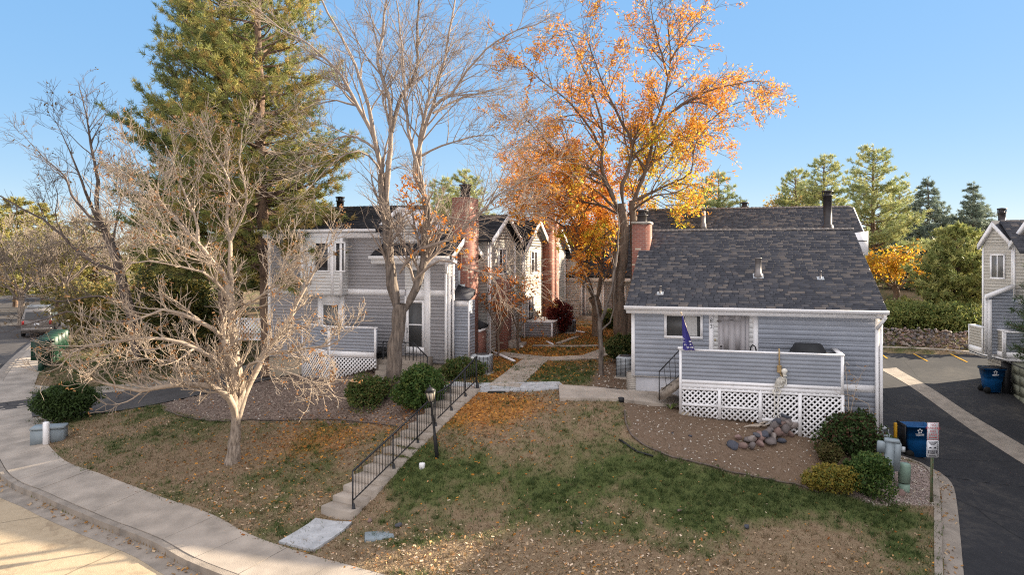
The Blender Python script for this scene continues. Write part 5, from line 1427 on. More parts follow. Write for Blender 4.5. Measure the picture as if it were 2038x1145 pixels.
L_([(762,350),(735,310),(700,300),(650,335),(610,380)], .045, .012, [0,-.5,-1,-1.3,-1.6])
L_([(710,210),(660,200),(610,215),(570,240)], .04, .011, [.6,1.2,1.8,2.2])
L_([(795,545),(809,524),(838,495),(887,481),(914,464),(933,443),(962,422),(980,397),(1024,368),(1060,350),(1094,338)], .085, .014, [0,-.2,-.5,-.9,-1.1,-1.2,-1.4,-1.5,-1.6,-1.7,-1.8])
L_([(824,560),(849,533),(876,518),(899,522),(928,533),(966,543),(1000,548)], .055, .011, [0,-.4,-.7,-.9,-1.1,-1.3,-1.4])
L_([(845,480),(860,450),(880,432),(920,440),(960,437),(1010,425)], .06, .012, [0,-.3,-.5,-.7,-.9,-1])
L_([(968,418),(985,380),(1000,350),(1012,310),(1030,270)], .028, .010, [-1.4,-1.3,-1.2,-1,-.9])
L_([(785,470),(800,450),(815,432)], .03, .012, .3)
t_big = T.build('bare_tree', tuple(base), M['bark_grey'], 'tall grey leafless tree with twin stems rising from the mulch beside the clipped shrubs', twig=M['twig_tan'])
lf = MB(); tw = np.concatenate([p for p in T.twigpts]); w1 = W(900, 460, 24); 
dx = np.array([abs((p[0] / p[1] * F + CX) - 880) for p in tw]); py_ = np.array([HY - (p[2] - CH) / p[1] * F for p in tw])
sel = tw[(dx < 62) & (py_ > 425) & (py_ < 640) & (T.r.random(len(tw)) < .045)]
leaves(lf, sel, 5, .06, .11, [(.75,.34,.05),(.70,.24,.03),(.62,.20,.03)], T.r, asp=.38)
seg_ = [W(px, py, 24.7) for (px, py) in [(801,372),(803,385),(800,395),(826,360),(825,372),(808,360),(846,400),(820,410)]]
leaves(lf, seg_, 22, .14, .11, [(.75,.30,.03),(.70,.24,.03)], T.r, asp=.4)
obj('orange_leaves', shift(lf, base), M['leaf'], t_big)

# ---- the orange trees in the courtyard
OR = [(.80,.37,.055),(.74,.29,.045),(.85,.45,.065),(.62,.22,.045),(.80,.40,.08)]
YE = [(.80,.50,.05),(.76,.60,.06),(.52,.54,.07),(.78,.42,.05)]
def orange_tree(seed, D, base_px, trunks, limbs, label, n_leaf, yellow, dens_f=1.0, group='orange leaved trees in the courtyard', bark='bark_brown', size=.13, low=None):
    T = Tree(seed, len=[2.3, 1.15, .55], dens=[2.2, 2.9, 3.2], rcap=[.06, .024, .012], ang=(25, 55), wob=.12, up=[.02, .03, .0, -.02], rmin=.008, maxlev=3, tstart=.15, rr=.55, curl=.3, seg=.45)
    base = W(*base_px, D)
    for (pts, r0, r1, dd) in trunks: T.limb(pl3(pts, D, dd), r0, r1, 0, trunk=True, kids=False)
    for (pts, r0, r1, dd) in limbs: T.limb(pl3(pts, D, dd), r0, r1, 0)
    o = T.build('orange_tree', tuple(base), M[bark], label, group, twig=M[bark])
    tw = np.concatenate(T.twigpts)
    px = tw[:, 0] / tw[:, 1] * F + CX; py = HY - (tw[:, 2] - CH) / tw[:, 1] * F
    keep = np.clip(.42 + dens_f * (py - 60) / 480, .3, 1.0) * (.35 + 1.1 * vnoise(px, py, .02, seed))
    sel = tw[T.r.random(len(tw)) < keep * n_leaf]
    lf = MB()
    if len(sel):
        px = sel[:, 0] / sel[:, 1] * F + CX; py = HY - (sel[:, 2] - CH) / sel[:, 1] * F
        yl = np.zeros(len(sel), bool)
        for (a, b, rad, pr) in yellow: yl |= (np.hypot(px - a, py - b) < rad) & (T.r.random(len(sel)) < pr)
        leaves(lf, sel[~yl], 5, .10, size, OR, T.r, asp=.36)
        if yl.any(): leaves(lf, sel[yl], 7, .10, size, YE, T.r, asp=.40)
    obj('leaves', shift(lf, base), M['leaf'], o)
    return T, o
T, t_or = orange_tree(21, 34.0, (1243, 690),
    [([(1241,694),(1236,640),(1232,580),(1238,520),(1243,460),(1236,405)], .28, .2, 0), ([(1250,694),(1254,640),(1262,580),(1264,520),(1262,460),(1258,400)], .27, .16, .5), ([(1234,692),(1226,640),(1222,560),(1226,500)], .17, .10, -.3)],
    [([(1236,420),(1220,396),(1198,352),(1147,326),(1106,301),(1066,257),(1045,235)], .11, .017, [0,-.3,-.5,-.9,-1.3,-1.7,-1.9]),
     ([(1225,400),(1198,335),(1200,264),(1187,205),(1158,128),(1128,62)], .11, .016, [0,.2,.5,.8,1.1,1.3]),
     ([(1198,300),(1170,250),(1130,200),(1085,165),(1045,130)], .07, .015, [0,-.6,-1.2,-1.6,-2]),
     ([(1240,405),(1238,370),(1253,330),(1257,279),(1235,238),(1205,176),(1180,110),(1165,60)], .12, .015, [0,-.2,-.3,-.5,-.6,-.8,-.9,-1]),
     ([(1258,410),(1290,323),(1304,253),(1323,191),(1334,121),(1330,60),(1325,5)], .12, .016, [.4,.5,.6,.7,.9,1,1.1]),
     ([(1328,150),(1312,90),(1300,40),(1295,0)], .06, .015, [.8,.3,0,-.3]), ([(1334,121),(1360,80),(1385,50),(1400,40)], .06, .014, [.9,.5,.2,0]),
     ([(1300,262),(1345,216),(1403,183),(1458,169),(1506,160),(1520,178)], .08, .014, [.6,.2,-.1,-.4,-.6,-.7]),
     ([(1270,360),(1326,293),(1381,264),(1422,231),(1458,209),(1490,200)], .09, .014, [.4,.8,1.1,1.3,1.5,1.6]),
     ([(1262,400),(1330,367),(1374,345),(1381,293),(1400,262)], .08, .014, [.4,0,-.3,-.5,-.7]),
     ([(1258,420),(1300,390),(1340,385),(1370,370)], .07, .016, [.4,-.6,-1.1,-1.4]), ([(1240,440),(1275,400),(1310,375),(1345,345)], .07, .016, [.2,1.2,1.8,2.2]),
     ([(1236,430),(1200,410),(1150,400),(1110,385),(1075,390)], .09, .016, [0,.6,1.1,1.5,1.8]), ([(1230,420),(1180,375),(1120,350),(1080,340)], .08, .016, [0,1.4,2.2,3]),
     ([(1205,264),(1160,230),(1110,235),(1070,250)], .05, .014, [.5,1.2,1.8,2.2]), ([(1150,326),(1120,360),(1090,380),(1060,385)], .05, .014, [-.9,-1.2,-1.5,-1.7])],
    'largest orange tree, thick twisted trunk standing behind the corner of house 83', .44, [(1345,395,70,.55),(1300,300,60,.4),(1310,340,70,.4),(1350,275,60,.3),(1250,380,120,.12)], size=.12)
T2, t_or2 = orange_tree(22, 36.5, (1190, 681),
    [([(1190,684),(1189,650),(1188,620),(1180,590)], .30, .23, 0)],
    [([(1182,595),(1165,545),(1152,500),(1148,460),(1130,420),(1110,390)], .17, .03, [0,-.3,-.5,-.6,-.8,-1]), ([(1188,600),(1195,560),(1198,520),(1205,470),(1200,420)], .14, .03, .8), ([(1200,560),(1215,530),(1225,500),(1230,460)], .09, .025, .6),
     ([(1150,480),(1120,450),(1085,430),(1060,420)], .07, .018, [-.5,-1,-1.5,-2]), ([(1148,460),(1165,420),(1180,390),(1175,350)], .07, .018, [-.6,0,.4,.8]), ([(1130,420),(1100,400),(1070,370),(1050,350)], .06, .016, [-.8,-.2,.4,1])],
    'leaning orange tree with a forked trunk in the middle of the courtyard', .6, [(1110,485,30,.7),(1200,480,40,.5)], 1.6)
# more orange mass behind, further down the court
T3, t_or3 = orange_tree(23, 42.0, (1085, 655),
    [([(1085,655),(1086,610),(1084,560),(1090,500)], .26, .18, 0)],
    [([(1090,510),(1075,450),(1060,400),(1055,350)], .12, .02, [0,-.3,-.6,-.8]), ([(1090,505),(1110,440),(1130,390),(1150,350)], .12, .02, [0,.3,.6,.9]), ([(1090,500),(1095,430),(1100,380),(1095,335)], .12, .02, [0,.5,.9,1.1]), ([(1080,470),(1050,440),(1030,420)], .07, .02, -.6), ([(1105,450),(1150,420),(1185,400)], .08, .02, .8)],
    'slender orange tree farthest back, against the pale gables of the left row', .45, [], 1.8)
# small grey sapling beside the house corner
T = Tree(24, len=[.8, .5, .3], dens=[1.6, 2.2, 2.5], rcap=[.02, .011, .008], ang=(30, 60), wob=.12, up=[.02, .03, .0], rmin=.006, maxlev=2, tstart=.35, rr=.5, curl=.4)
b_ = G(1197, 746)
T.limb(pl3([(1197,748),(1196,710),(1195,670),(1193,640)], b_[1]), .095, .075, trunk=True, kids=False)
T.limb(pl3([(1193,645),(1206,615),(1216,580),(1222,545),(1228,500),(1232,455),(1228,420)], b_[1], [0,0,0,.1,.2,.3,.3]), .07, .018); T.limb(pl3([(1193,640),(1188,610),(1180,580),(1165,560),(1130,545)], b_[1], -.5), .045, .01)
T.limb(pl3([(1194,660),(1215,640),(1222,600),(1225,560)], b_[1], .4), .04, .01)
T.build('bare_sapling', tuple(b_), M['bark_grey'], 'slim grey leafless sapling in the bed by the air conditioner of house 83')

# small half-bare trees by the courtyard steps
def small_tree(seed, px, py, limbs, leafn, tints, label, name='small_tree', r0=.10):
    b = G(px, py); D = b[1]
    T = Tree(seed, len=[1.0, .6, .35], dens=[2.2, 2.8, 3], rcap=[.025, .012, .008], ang=(28, 58), wob=.14, up=[.03, .03, .0], rmin=.007, maxlev=3, tstart=.25, rr=.5, curl=.4)
    for (pts, ra, rb_) in limbs: T.limb(pl3(pts, D, T.r.uniform(-.8, .8)), ra, rb_, 0)
    o = T.build(name, tuple(b), M['bark_brown'], label)
    lf = MB(); tw = np.concatenate(T.twigpts); sel = tw[T.r.random(len(tw)) < leafn]
    leaves(lf, sel, 4, .07, .10, tints, T.r, asp=.5); obj('leaves', shift(lf, b), M['leaf'], o)
    return o
small_tree(31, 992, 711, [([(992,713),(992,690),(990,660),(996,630),(990,600),(985,575)], .10, .02), ([(990,665),(1005,635),(1025,610),(1040,590)], .06, .015), ([(991,650),(975,625),(968,600),(975,570)], .05, .015), ([(996,630),(1010,600),(1012,560)], .04, .012)], .30, [(.55,.20,.05),(.62,.26,.05),(.48,.16,.05)], 'small tree with sparse rusty leaves beside the concrete steps', r0=.1)
small_tree(32, 1030, 697, [([(1031,699),(1030,660),(1034,620),(1040,585)], .06, .015), ([(1030,665),(1045,640),(1065,625)], .045, .012), ([(1030,655),(1018,620),(1025,580)], .045, .012)], .25, [(.45,.16,.05),(.28,.20,.06),(.52,.22,.05)], 'multi stemmed shrub with dull orange leaves in front of the boxed porch')

# ---- conifers
def pine(seed, hgt, r_max, crown0, needle=.2, clump=16, whorl=.55, nb=6, tint=((.085,.115,.04),(.12,.15,.045),(.055,.085,.035)), lift=.25, taper=.75, step=.42, wid=.022, trunk_r=.22, gaps=.0, light=None, pts_out=None, spread=.5, lean=(0, 0), extra=()):
    """returns (trunk MB, crown MB): whorled limbs carrying needle tufts"""
    r = np.random.default_rng(seed); tr = MB(); nd = MB()
    n = max(6, int(hgt / .7)); zz = np.linspace(0, hgt, n); cx = np.cumsum(r.normal(0, .035, n)) + lean[0] * zz / hgt; cy = np.cumsum(r.normal(0, .035, n)) + lean[1] * zz / hgt
    ctr = np.stack([cx, cy, zz], 1); tr.tube(ctr, trunk_r * (1 - zz / hgt) ** .8 + .02, 9, cap=False)
    tuft = []; dirs = []
    z = crown0
    while z < hgt - .15:
        f = (z - crown0) / (hgt - crown0)
        R = r_max * (1 - f) ** taper * (min(1, .55 + 2.2 * f))
        k = max(3, int(nb * (1 - .4 * f)))
        a0 = r.random() * 6.28
        for j in range(k):
            if r.random() < gaps: continue
            a = a0 + j * 6.28 / k + r.normal(0, .3); Lb = R * r.uniform(.55, 1.15) + .12
            p = np.array((np.interp(z, zz, cx), np.interp(z, zz, cy), z + r.normal(0, .1))); d = unit_((math.cos(a), math.sin(a), lift * (.2 + f * 1.6) + r.normal(0, .12)))
            m_ = max(3, int(Lb / step) + 1); P = [p]
            for i in range(m_):
                d = unit_(d + r.normal(0, .10, 3) + np.array((0, 0, .04))); P.append(P[-1] + d * Lb / m_)
            P = np.array(P); rb = np.linspace(.018 + .014 * Lb, .008, len(P)); tr.tube(P, rb, 4, cap=False)
            for i in range(1, len(P)):
                if i / len(P) < .30: continue
                tuft.append(P[i]); dirs.append(d)
                for _ in range(2):
                    s_ = unit_(np.cross(d, (0, 0, 1)) * r.choice((-1, 1)) + d * .7 + r.normal(0, .25, 3) + np.array((0, 0, .15)))
                    l2 = Lb * .30 * r.uniform(.4, 1.0) * (1.1 - .5 * i / len(P)) + .1; k2 = max(1, int(l2 / step + .5))
                    q = P[i] + s_ * l2
                    tr.tube(np.array([P[i], q]), [.010, .006], 3, cap=False)
                    for u in range(k2): tuft.append(P[i] + s_ * l2 * (u + 1) / k2); dirs.append(s_)
        z += whorl * r.uniform(.75, 1.25)
    for (za, ex, ey, ez) in extra:                       # single long boughs, given by their ends
        p = np.array((np.interp(za, zz, cx), np.interp(za, zz, cy), za)); e = np.array((ex, ey, ez)); P = np.array([p * (1 - t) + e * t + np.array((0, 0, -.3 * math.sin(t * 3.1))) for t in np.linspace(0, 1, 9)])
        tr.tube(P, np.linspace(.05, .012, 9), 5, cap=False)
        for i in range(3, 9):
            d = unit_(P[i] - P[i-1])
            for _ in range(5):
                q = P[i] + r.normal(0, .22, 3) + d * .1; tr.tube(np.array([P[i], q]), [.010, .006], 3, cap=False); tuft.append(q); dirs.append(unit_(d + r.normal(0, .4, 3)))
    tuft.append(np.array((cx[-1], cy[-1], hgt))); dirs.append(np.array((0, 0, 1.0)))
    tuft = np.array(tuft); dirs = np.array(dirs); N = len(tuft) * clump
    c = np.repeat(tuft, clump, 0) + r.normal(0, .05, (N, 3)); dd = np.repeat(dirs, clump, 0)
    v = dd * .55 + r.normal(0, spread, (N, 3)) + np.array((0, 0, .18)); v /= np.linalg.norm(v, axis=1)[:, None]
    ln = needle * r.uniform(.7, 1.25, N)[:, None]
    side = np.cross(v, r.normal(0, 1, (N, 3))); side /= np.linalg.norm(side, axis=1)[:, None] + 1e-9
    tint = np.array(tint); tt = np.repeat(tint[r.integers(0, len(tint), len(tuft))], clump, 0) * r.uniform(.75, 1.3, (N, 1))
    nd.tris(c - side * wid, c + side * wid, c + v * ln, np.clip(tt, 0, 1))
    return tr, nd
def put(name, label, loc, tr, nd, bark='bark_pine', group=None, cat='tree', rz=0, sc=1.0):
    o = empty(name, loc, rz, label, cat, group); o.scale = (sc, sc, sc)
    obj('trunk', tr, M[bark], o, smooth=True); obj('crown', nd, M['needle'], o)
    return o
PT = ((.27,.28,.085),(.36,.33,.10),(.18,.21,.065),(.42,.30,.10))
b_ = G(535, 752); b_ = np.array((W(537, 752, 30.5)[0], 30.5, h(W(537, 752, 30.5)[0], 30.5)))
tr, nd = pine(41, 19.5, 4.9, 4.2, .25, 26, .48, 8, PT, trunk_r=.33, taper=.55, wid=.015, gaps=.30, lean=(-.6, 0), step=.37, extra=[(6.2, 3.1, -1.2, 5.4), (5.8, 2.2, -1.6, 5.3), (6.6, 1.6, -1.0, 5.9), (4.6, 1.7, -1.5, 3.9), (5.0, -1.4, -1.6, 4.4), (7.2, 2.4, -.8, 6.6)]); put('pine_tree', 'right hand trunk of the two tall pines, its boughs reaching over the bay window roof', tuple(b_), tr, nd, group='tall pines beside the left townhouse')
xx = W(452, 700, 33.5)[0]; b_ = np.array((xx, 33.5, h(xx, 33.5)))
tr, nd = pine(42, 21.5, 5.3, 4.0, .25, 26, .42, 9, ((.17,.20,.07),(.25,.26,.08),(.115,.15,.055),(.34,.31,.10)), trunk_r=.35, taper=.55, wid=.0155, gaps=.05, lean=(-.3, 0), step=.36); put('pine_tree', 'left hand and denser of the two tall pines, against the open sky', tuple(b_), tr, nd, group='tall pines beside the left townhouse')
# dark bushy evergreens under the pines
def leafball(mb, c, rad, n, size, tints, r, flat=.8, shell=.4, asp=.6, lump=.25):
    """leaf cloud with a lumpy outline"""
    c = np.asarray(c, float)
    d = r.normal(0, 1, (n, 3)); d /= np.linalg.norm(d, axis=1)[:, None]
    lumps = r.normal(0, 1, (14, 3)); lumps /= np.linalg.norm(lumps, axis=1)[:, None]; lh = r.uniform(-.6, 1, 14)
    g = np.exp(-8 * (1 - d @ lumps.T)) @ lh
    q = 1 - shell * np.abs(r.normal(0, .6, n)); q = np.clip(q, .12, 1.05)
    p = c + d * (np.asarray(rad) * (q * (1 + lump * g))[:, None])
    a = r.normal(0, 1, (n, 3)) + d * .3; a /= np.linalg.norm(a, axis=1)[:, None]
    b = r.normal(0, 1, (n, 3)); b -= a * (a * b).sum(1)[:, None]; b /= np.linalg.norm(b, axis=1)[:, None]
    sz = size * r.uniform(.6, 1.35, n)[:, None]; tints = np.asarray(tints)
    tt = tints[r.integers(0, len(tints), n)] * r.uniform(.75, 1.25, (n, 1))
    mb.quads(p, a * sz * .5, b * sz * .5 * asp, np.clip(tt, 0, 1))
def shrub(name, label, px, py, balls, n, size, tints, seed, stems=True, cat='shrub', group=None, D=None, m='leaf', asp=.55, shell=.5, lump=.5):
    """balls: (dx, dy, z, rx, ry, rz) relative to the base point"""
    b = G(px, py) if D is None else np.array((W(px, py, D)[0], D, h(W(px, py, D)[0], D)))
    r = np.random.default_rng(seed); o = empty(name, tuple(b), 0, label, cat, group); mb = MB()
    tot = sum(q[3] * q[4] for q in balls)
    for q in balls: leafball(mb, q[:3], q[3:], int(n * q[3] * q[4] / tot), size, tints, r, shell=shell, asp=asp, lump=lump)
    for q in balls:
        for k in range(int(14 * (q[3] + q[4]))):
            d = r.normal(0, 1, 3); d[2] = abs(d[2]); d /= np.linalg.norm(d); c_ = np.array(q[:3]) + d * np.array(q[3:]) * r.uniform(.95, 1.12)
            leafball(mb, c_, (size * 1.6,) * 3, 22, size, tints, r, shell=1.0, asp=asp, lump=0)
    obj('foliage', mb, M[m], o)
    if stems:
        sm = MB()
        for q in balls:
            for k in range(5):
                e = np.array(q[:3]) + r.normal(0, .35, 3) * np.array(q[3:]); sm.tube(np.array([(q[0] * .6 + r.normal(0, .05), q[1] * .6 + r.normal(0, .05), -.05), e * np.array((.8, .8, .5)), e]), [.02, .015, .008], 4, cap=False)
        obj('stems', sm, M['bark_brown'], o)
    return o
DG = [(.04,.07,.022),(.06,.10,.03),(.085,.13,.04),(.045,.07,.025)]
MG = [(.065,.12,.03),(.10,.165,.045),(.05,.09,.024),(.15,.19,.05)]
OL = [(.12,.13,.045),(.16,.16,.05),(.09,.11,.035),(.20,.16,.06)]
YG = [(.30,.23,.045),(.24,.21,.045),(.15,.17,.04),(.36,.26,.05)]
shrub('clipped_shrub', 'dense dark green clipped shrub right of the grey tree, beside the steps', 833, 812, [(0, 0, .62, .80, .7, .62), (.15, .1, .9, .6, .6, .4), (-.2, -.1, .4, .6, .5, .4)], 9000, .075, MG, 51)
shrub('clipped_shrub', 'lower olive green shrub left of the grey tree trunk', 727, 806, [(0, 0, .42, .72, .6, .45), (.25, .1, .5, .5, .5, .38)], 6500, .065, OL + MG, 52)
shrub('juniper', 'low spreading green juniper by the downspout and air conditioner', 922, 752, [(0, 0, .3, .75, .5, .38), (.35, .1, .25, .5, .4, .3), (-.4, -.1, .2, .4, .35, .28)], 5000, .085, MG + OL, 53, asp=.3)
shrub('round_shrub', 'dark rounded evergreen behind the grey utility box at the left pavement', 115, 845, [(0, .5, .75, .98, .8, .75), (.3, .5, .9, .8, .6, .55), (-.35, .5, .6, .7, .6, .55)], 9000, .085, DG, 54)
shrub('evergreen_shrub', 'dark evergreen shrub behind the air conditioner of house 83', 1232, 722, [(0, 0, .55, .6, .5, .5), (.25, .1, .8, .45, .4, .35)], 4500, .075, DG + OL, 55)
shrub('dark_shrub', 'dark leafy shrub against the right end of the white lattice', 1693, 905, [(0, .1, .55, .72, .55, .55), (.2, .1, .85, .5, .45, .35), (-.35, 0, .45, .5, .45, .4), (.4, 0, .4, .4, .4, .4)], 7500, .075, DG + [(.10,.05,.03)], 56)
shrub('round_shrub', 'bright green rounded shrub in front of the grey utility post', 1727, 985, [(0, 0, .55, .58, .52, .52), (.1, 0, .75, .42, .42, .36)], 7000, .06, MG, 57)
shrub('yellow_shrub', 'yellow leaved low shrub at the edge of the bare dirt bed', 1655, 978, [(0, 0, .33, .55, .42, .34), (-.35, .05, .28, .38, .35, .28), (.35, 0, .35, .35, .35, .3)], 5000, .05, YG, 58, shell=.5)
shrub('dry_shrub', 'small olive brown twiggy shrub above the yellow one by the lattice', 1652, 925, [(0, 0, .3, .36, .32, .3)], 2600, .045, [(.11,.09,.035),(.15,.12,.045),(.09,.10,.03)], 59, shell=.6)
shrub('dark_shrub', 'dark low shrub by the far courtyard doorway', 1221, 654, [(0, 0, .5, .8, .6, .5)], 2500, .11, DG + OL, 60)
shrub('red_shrub', 'dark red leaved shrub between the boxed porch and the next gable', 1112, 665, [(0, 0, .9, .6, .6, .8)], 2500, .10, [(.12,.02,.018),(.18,.035,.025),(.08,.015,.015)], 61, shell=.5)
shrub('evergreen_mass', 'shadowy evergreen with gold tinged boughs behind the pale bare tree', 330, 660, [(0, 0, 2.0, 2.6, 2.0, 2.2), (-1.6, .5, 1.4, 1.6, 1.4, 1.5), (1.6, .4, 2.6, 1.8, 1.5, 2.0), (.5, 0, 3.8, 1.7, 1.5, 1.6), (2.6, .6, 1.2, 1.5, 1.5, 1.4)], 24000, .16, [(.09,.105,.035),(.14,.14,.045),(.06,.08,.03),(.26,.20,.05)], 62, cat='tree', D=37.0, shell=.8, asp=.35, lump=.5)
shrub('evergreen_mass', 'olive evergreen beside the far left street, lower branches in shade', 200, 640, [(0, 0, 1.6, 2.0, 1.8, 1.7), (1.4, 0, 2.2, 1.6, 1.5, 1.6), (-1.2, 0, 2.4, 1.3, 1.3, 1.3)], 12000, .17, [(.19,.17,.06),(.25,.21,.07),(.12,.125,.05),(.34,.24,.08)], 63, cat='tree', D=43.0, shell=.9, asp=.35, lump=.5)

# ---- dark bare tree at the far left
T = Tree(14, len=[1.7, .95, .6], dens=[2.0, 2.8, 3.0], rcap=[.045, .018, .010], ang=(22, 50), wob=.12, up=[.03, .04, .03], rmin=.0075, maxlev=3, tstart=.25, rr=.5, curl=.3)
DL_ = 34.0
def L_(pts, r0, r1, dd=0, tr=False): T.limb(pl3(pts, DL_, dd), r0, r1, 0, trunk=tr)
L_([(276,715),(268,660),(261,625),(246,570),(231,514),(210,467)], .26, .18, 0, True)
L_([(210,470),(193,415),(193,355),(180,287),(171,227),(158,176)], .14, .014, [0,.2,.3,.5,.6,.7]); L_([(205,462),(180,407),(163,364),(137,296),(111,240)], .10, .012, [0,-.4,-.7,-1,-1.2])
L_([(200,455),(146,394),(128,351),(86,313),(47,270)], .08, .012, [0,.5,.8,1.2,1.5]); L_([(235,540),(184,522),(128,475),(86,437),(43,415),(0,390),(-40,370)], .10, .018, [0,-.4,-.8,-1.1,-1.4,-1.6,-1.8])
L_([(225,500),(232,440),(240,380),(236,320)], .07, .012, [0,.6,1,1.3]); L_([(262,640),(200,640),(140,620),(80,640),(20,650)], .07, .014, [0,-.6,-1,-1.4,-1.8]); L_([(255,600),(190,590),(120,600),(60,590),(10,600)], .06, .012, [0,.6,1.2,1.6,1.9])
L_([(266,660),(220,690),(170,690),(120,710)], .05, .012, [0,-.8,-1.4,-1.8]); L_([(128,475),(110,430),(115,390),(100,350)], .04, .01, [-.8,-.6,-.4,-.2])
t_l = T.build('bare_tree', tuple(W(276, 717, DL_)), M['bark_dark'], 'dark leafless tree with long leaning limbs at the far left')
lf = MB(); tw = np.concatenate(T.twigpts); leaves(lf, tw[T.r.random(len(tw)) < .03], 3, .05, .09, [(.14,.09,.04),(.22,.14,.05)], T.r); obj('dry_leaves', shift(lf, W(276, 717, DL_)), M['leaf'], t_l)

# ---- far trees
def far(px, D, sc, src, label, rz=0.0, group='conifers beyond the car park'):
    c = copy_tree(src); x = (px - CX) / F * D; c.location = (x, D, h(x, D) - .1); c.scale = (sc, sc, sc); c.rotation_euler = (0, 0, rz)
    return tag(c, label, 'tree', group)
def top_h(py, D, px): return CH + (HY - py) / F * D - h((px - CX) / F * D, D)
fpP = ((.34,.37,.15),(.45,.44,.18),(.25,.29,.12))
D = 55; px = 1738; H_ = top_h(288, D, px); x = (px - CX) / F * D
tr, nd = pine(71, H_, 3.9, 1.5, .28, 18, .46, 8, fpP, trunk_r=.24, taper=.62, wid=.026, gaps=.10, step=.42)
pA = put('pine_tree', 'tallest airy pine just right of the far roof end', (x, D, h(x, D) - .1), tr, nd, group='conifers beyond the car park')
def spruce(seed, H_, R, tint): return pine(seed, H_, R, .8, .22, 16, .34, 12, tint, lift=-.22, taper=.95, wid=.03, trunk_r=.2, step=.36, spread=.5)
spT = ((.19,.235,.18),(.25,.29,.22),(.15,.19,.15))
D = 62; px = 1850; H_ = top_h(352, D, px); x = (px - CX) / F * D
tr, nd = spruce(72, H_, 4.2, spT); pB = put('spruce_tree', 'blue green spruce in the middle of the far conifers', (x, D, h(x, D) - .1), tr, nd, bark='bark_dark', group='conifers beyond the car park')
far(1938, 60, top_h(362, 60, 1938) / top_h(352, 62, 1850), pB, 'blue green spruce beside the beige townhouse gable', 1.3)
far(1640, 66, top_h(308, 66, 1640) / top_h(288, 55, 1738), pA, 'pine with a bushy crown rising above the rear ridge beside the tall flue', 2.2)
far(1583, 70, top_h(335, 70, 1583) / top_h(288, 55, 1738), pA, 'smaller pine left of the tall flue above the ridge', 4.0)
far(1430, 68, top_h(340, 68, 1430) / top_h(288, 55, 1738), pA, 'pine rising above the ridge right of the orange crown', 5.1)
far(1392, 74, top_h(365, 74, 1392) / top_h(288, 55, 1738), pA, 'dim pine half hidden behind the orange crown and the ridge', .7)
far(1790, 72, top_h(360, 72, 1790) / top_h(288, 55, 1738), pA, 'sunlit pine between the tallest pine and the spruce', 3.0)
far(925, 60, top_h(338, 60, 925) / top_h(288, 55, 1738), pA, 'pine rising behind the brick chimney of the left row', 1.9)
far(880, 66, top_h(352, 66, 880) / top_h(288, 55, 1738), pA, 'pine beside the twin grey stems, behind the left roofs', 3.4)
far(1893, 76, top_h(425, 76, 1893) / top_h(352, 62, 1850), pB, 'distant spruce filling the gap between the two blue green ones', 2.2)
far(1815, 78, top_h(420, 78, 1815) / top_h(288, 55, 1738), pA, 'distant pine low between the tallest pine and the spruce', 5.5)
far(1935, 68, top_h(405, 68, 1935) / top_h(352, 62, 1850), pB, 'spruce tucked close behind the beige townhouse, lower than its neighbour', 4.2)
far(1765, 64, top_h(425, 64, 1765) / top_h(288, 55, 1738), pA, 'bushy pine low behind the golden tree', 1.1)
far(1660, 58, top_h(392, 58, 1660) / top_h(288, 55, 1738), pA, 'pine close behind the tall black flue', 3.7)
far(1700, 60, top_h(470, 60, 1700) / top_h(288, 55, 1738), pA, 'low pine tucked behind the rear roof end', .4)
# golden trees and junipers on the bank
def gold(px, D, topy, R, label, seed, tints):
    x = (px - CX) / F * D; z0 = h(x, D); H_ = CH + (HY - topy) / F * D - z0
    T = Tree(seed, len=[1.5, .8], dens=[1.6, 2], rcap=[.05, .02], ang=(30, 60), rmin=.012, maxlev=2, tstart=.3, up=[.05, .03])
    T.limb(np.array([(x, D, z0 - .1), (x + .1, D, z0 + H_ * .25), (x - .1, D, z0 + H_ * .45)]), .26, .18, trunk=True, kids=False)
    for k in range(7):
        a = k * .9 + seed; T.limb(np.array([(x, D, z0 + H_ * (.3 + .02 * k)), (x + R * .5 * math.cos(a), D + R * .5 * math.sin(a), z0 + H_ * .6), (x + R * .8 * math.cos(a), D + R * .8 * math.sin(a), z0 + H_ * (.7 + .04 * k))]), .09, .02)
    o = T.build('golden_tree', (x, D, z0), M['bark_brown'], label, 'golden trees beyond the car park', twig=M['bark_brown'])
    lf = MB(); tw = np.concatenate(T.twigpts); leaves(lf, tw, 5, .3, .20, np.array(tints) * .72, T.r, asp=.5); obj('leaves', shift(lf, (x, D, z0)), M['leaf'], o)
gold(1782, 51, 520, 1.7, 'golden tree with yellow lower leaves right of house 83', 81, [(.75,.42,.04),(.80,.52,.05),(.65,.30,.04)])
gold(1812, 66, 488, 1.9, 'rusty orange tree behind the spruce, right of the golden one', 82, [(.60,.24,.05),(.68,.32,.05)])
gold(1565, 74, 385, 2.0, 'pale golden tree peeping above the ridge left of the pines', 83, [(.55,.36,.10),(.60,.42,.12),(.40,.32,.10)])
JU = [(.17,.21,.06),(.24,.26,.08),(.11,.15,.045),(.28,.27,.08)]
jn = 0
for (px, D, r_, hh, lbl) in [(1765,43,1.3,1.3,'spreading juniper on the bank nearest house 83'),(1800,43.5,1.4,1.2,'spreading juniper second along the bank above the rock wall'),(1838,43,1.4,1.2,'spreading juniper third along the bank, mid way'),(1878,42.5,1.4,1.3,'spreading juniper fourth along the bank, before the conical tree'),(1915,42,1.4,1.3,'spreading juniper last along the bank, beside the balcony')]:
    jn += 1
    shrub('juniper', lbl, px, 660, [(0, 0, hh * .5, r_, r_ * .8, hh * .6), (.6, .3, hh * .6, r_ * .7, r_ * .6, hh * .6), (-.5, .2, hh * .65, r_ * .6, r_ * .6, hh * .55)], 3800, .17, JU, 90 + jn, D=D, asp=.28, shell=.6, group='junipers on the bank above the rock wall', lump=.5)
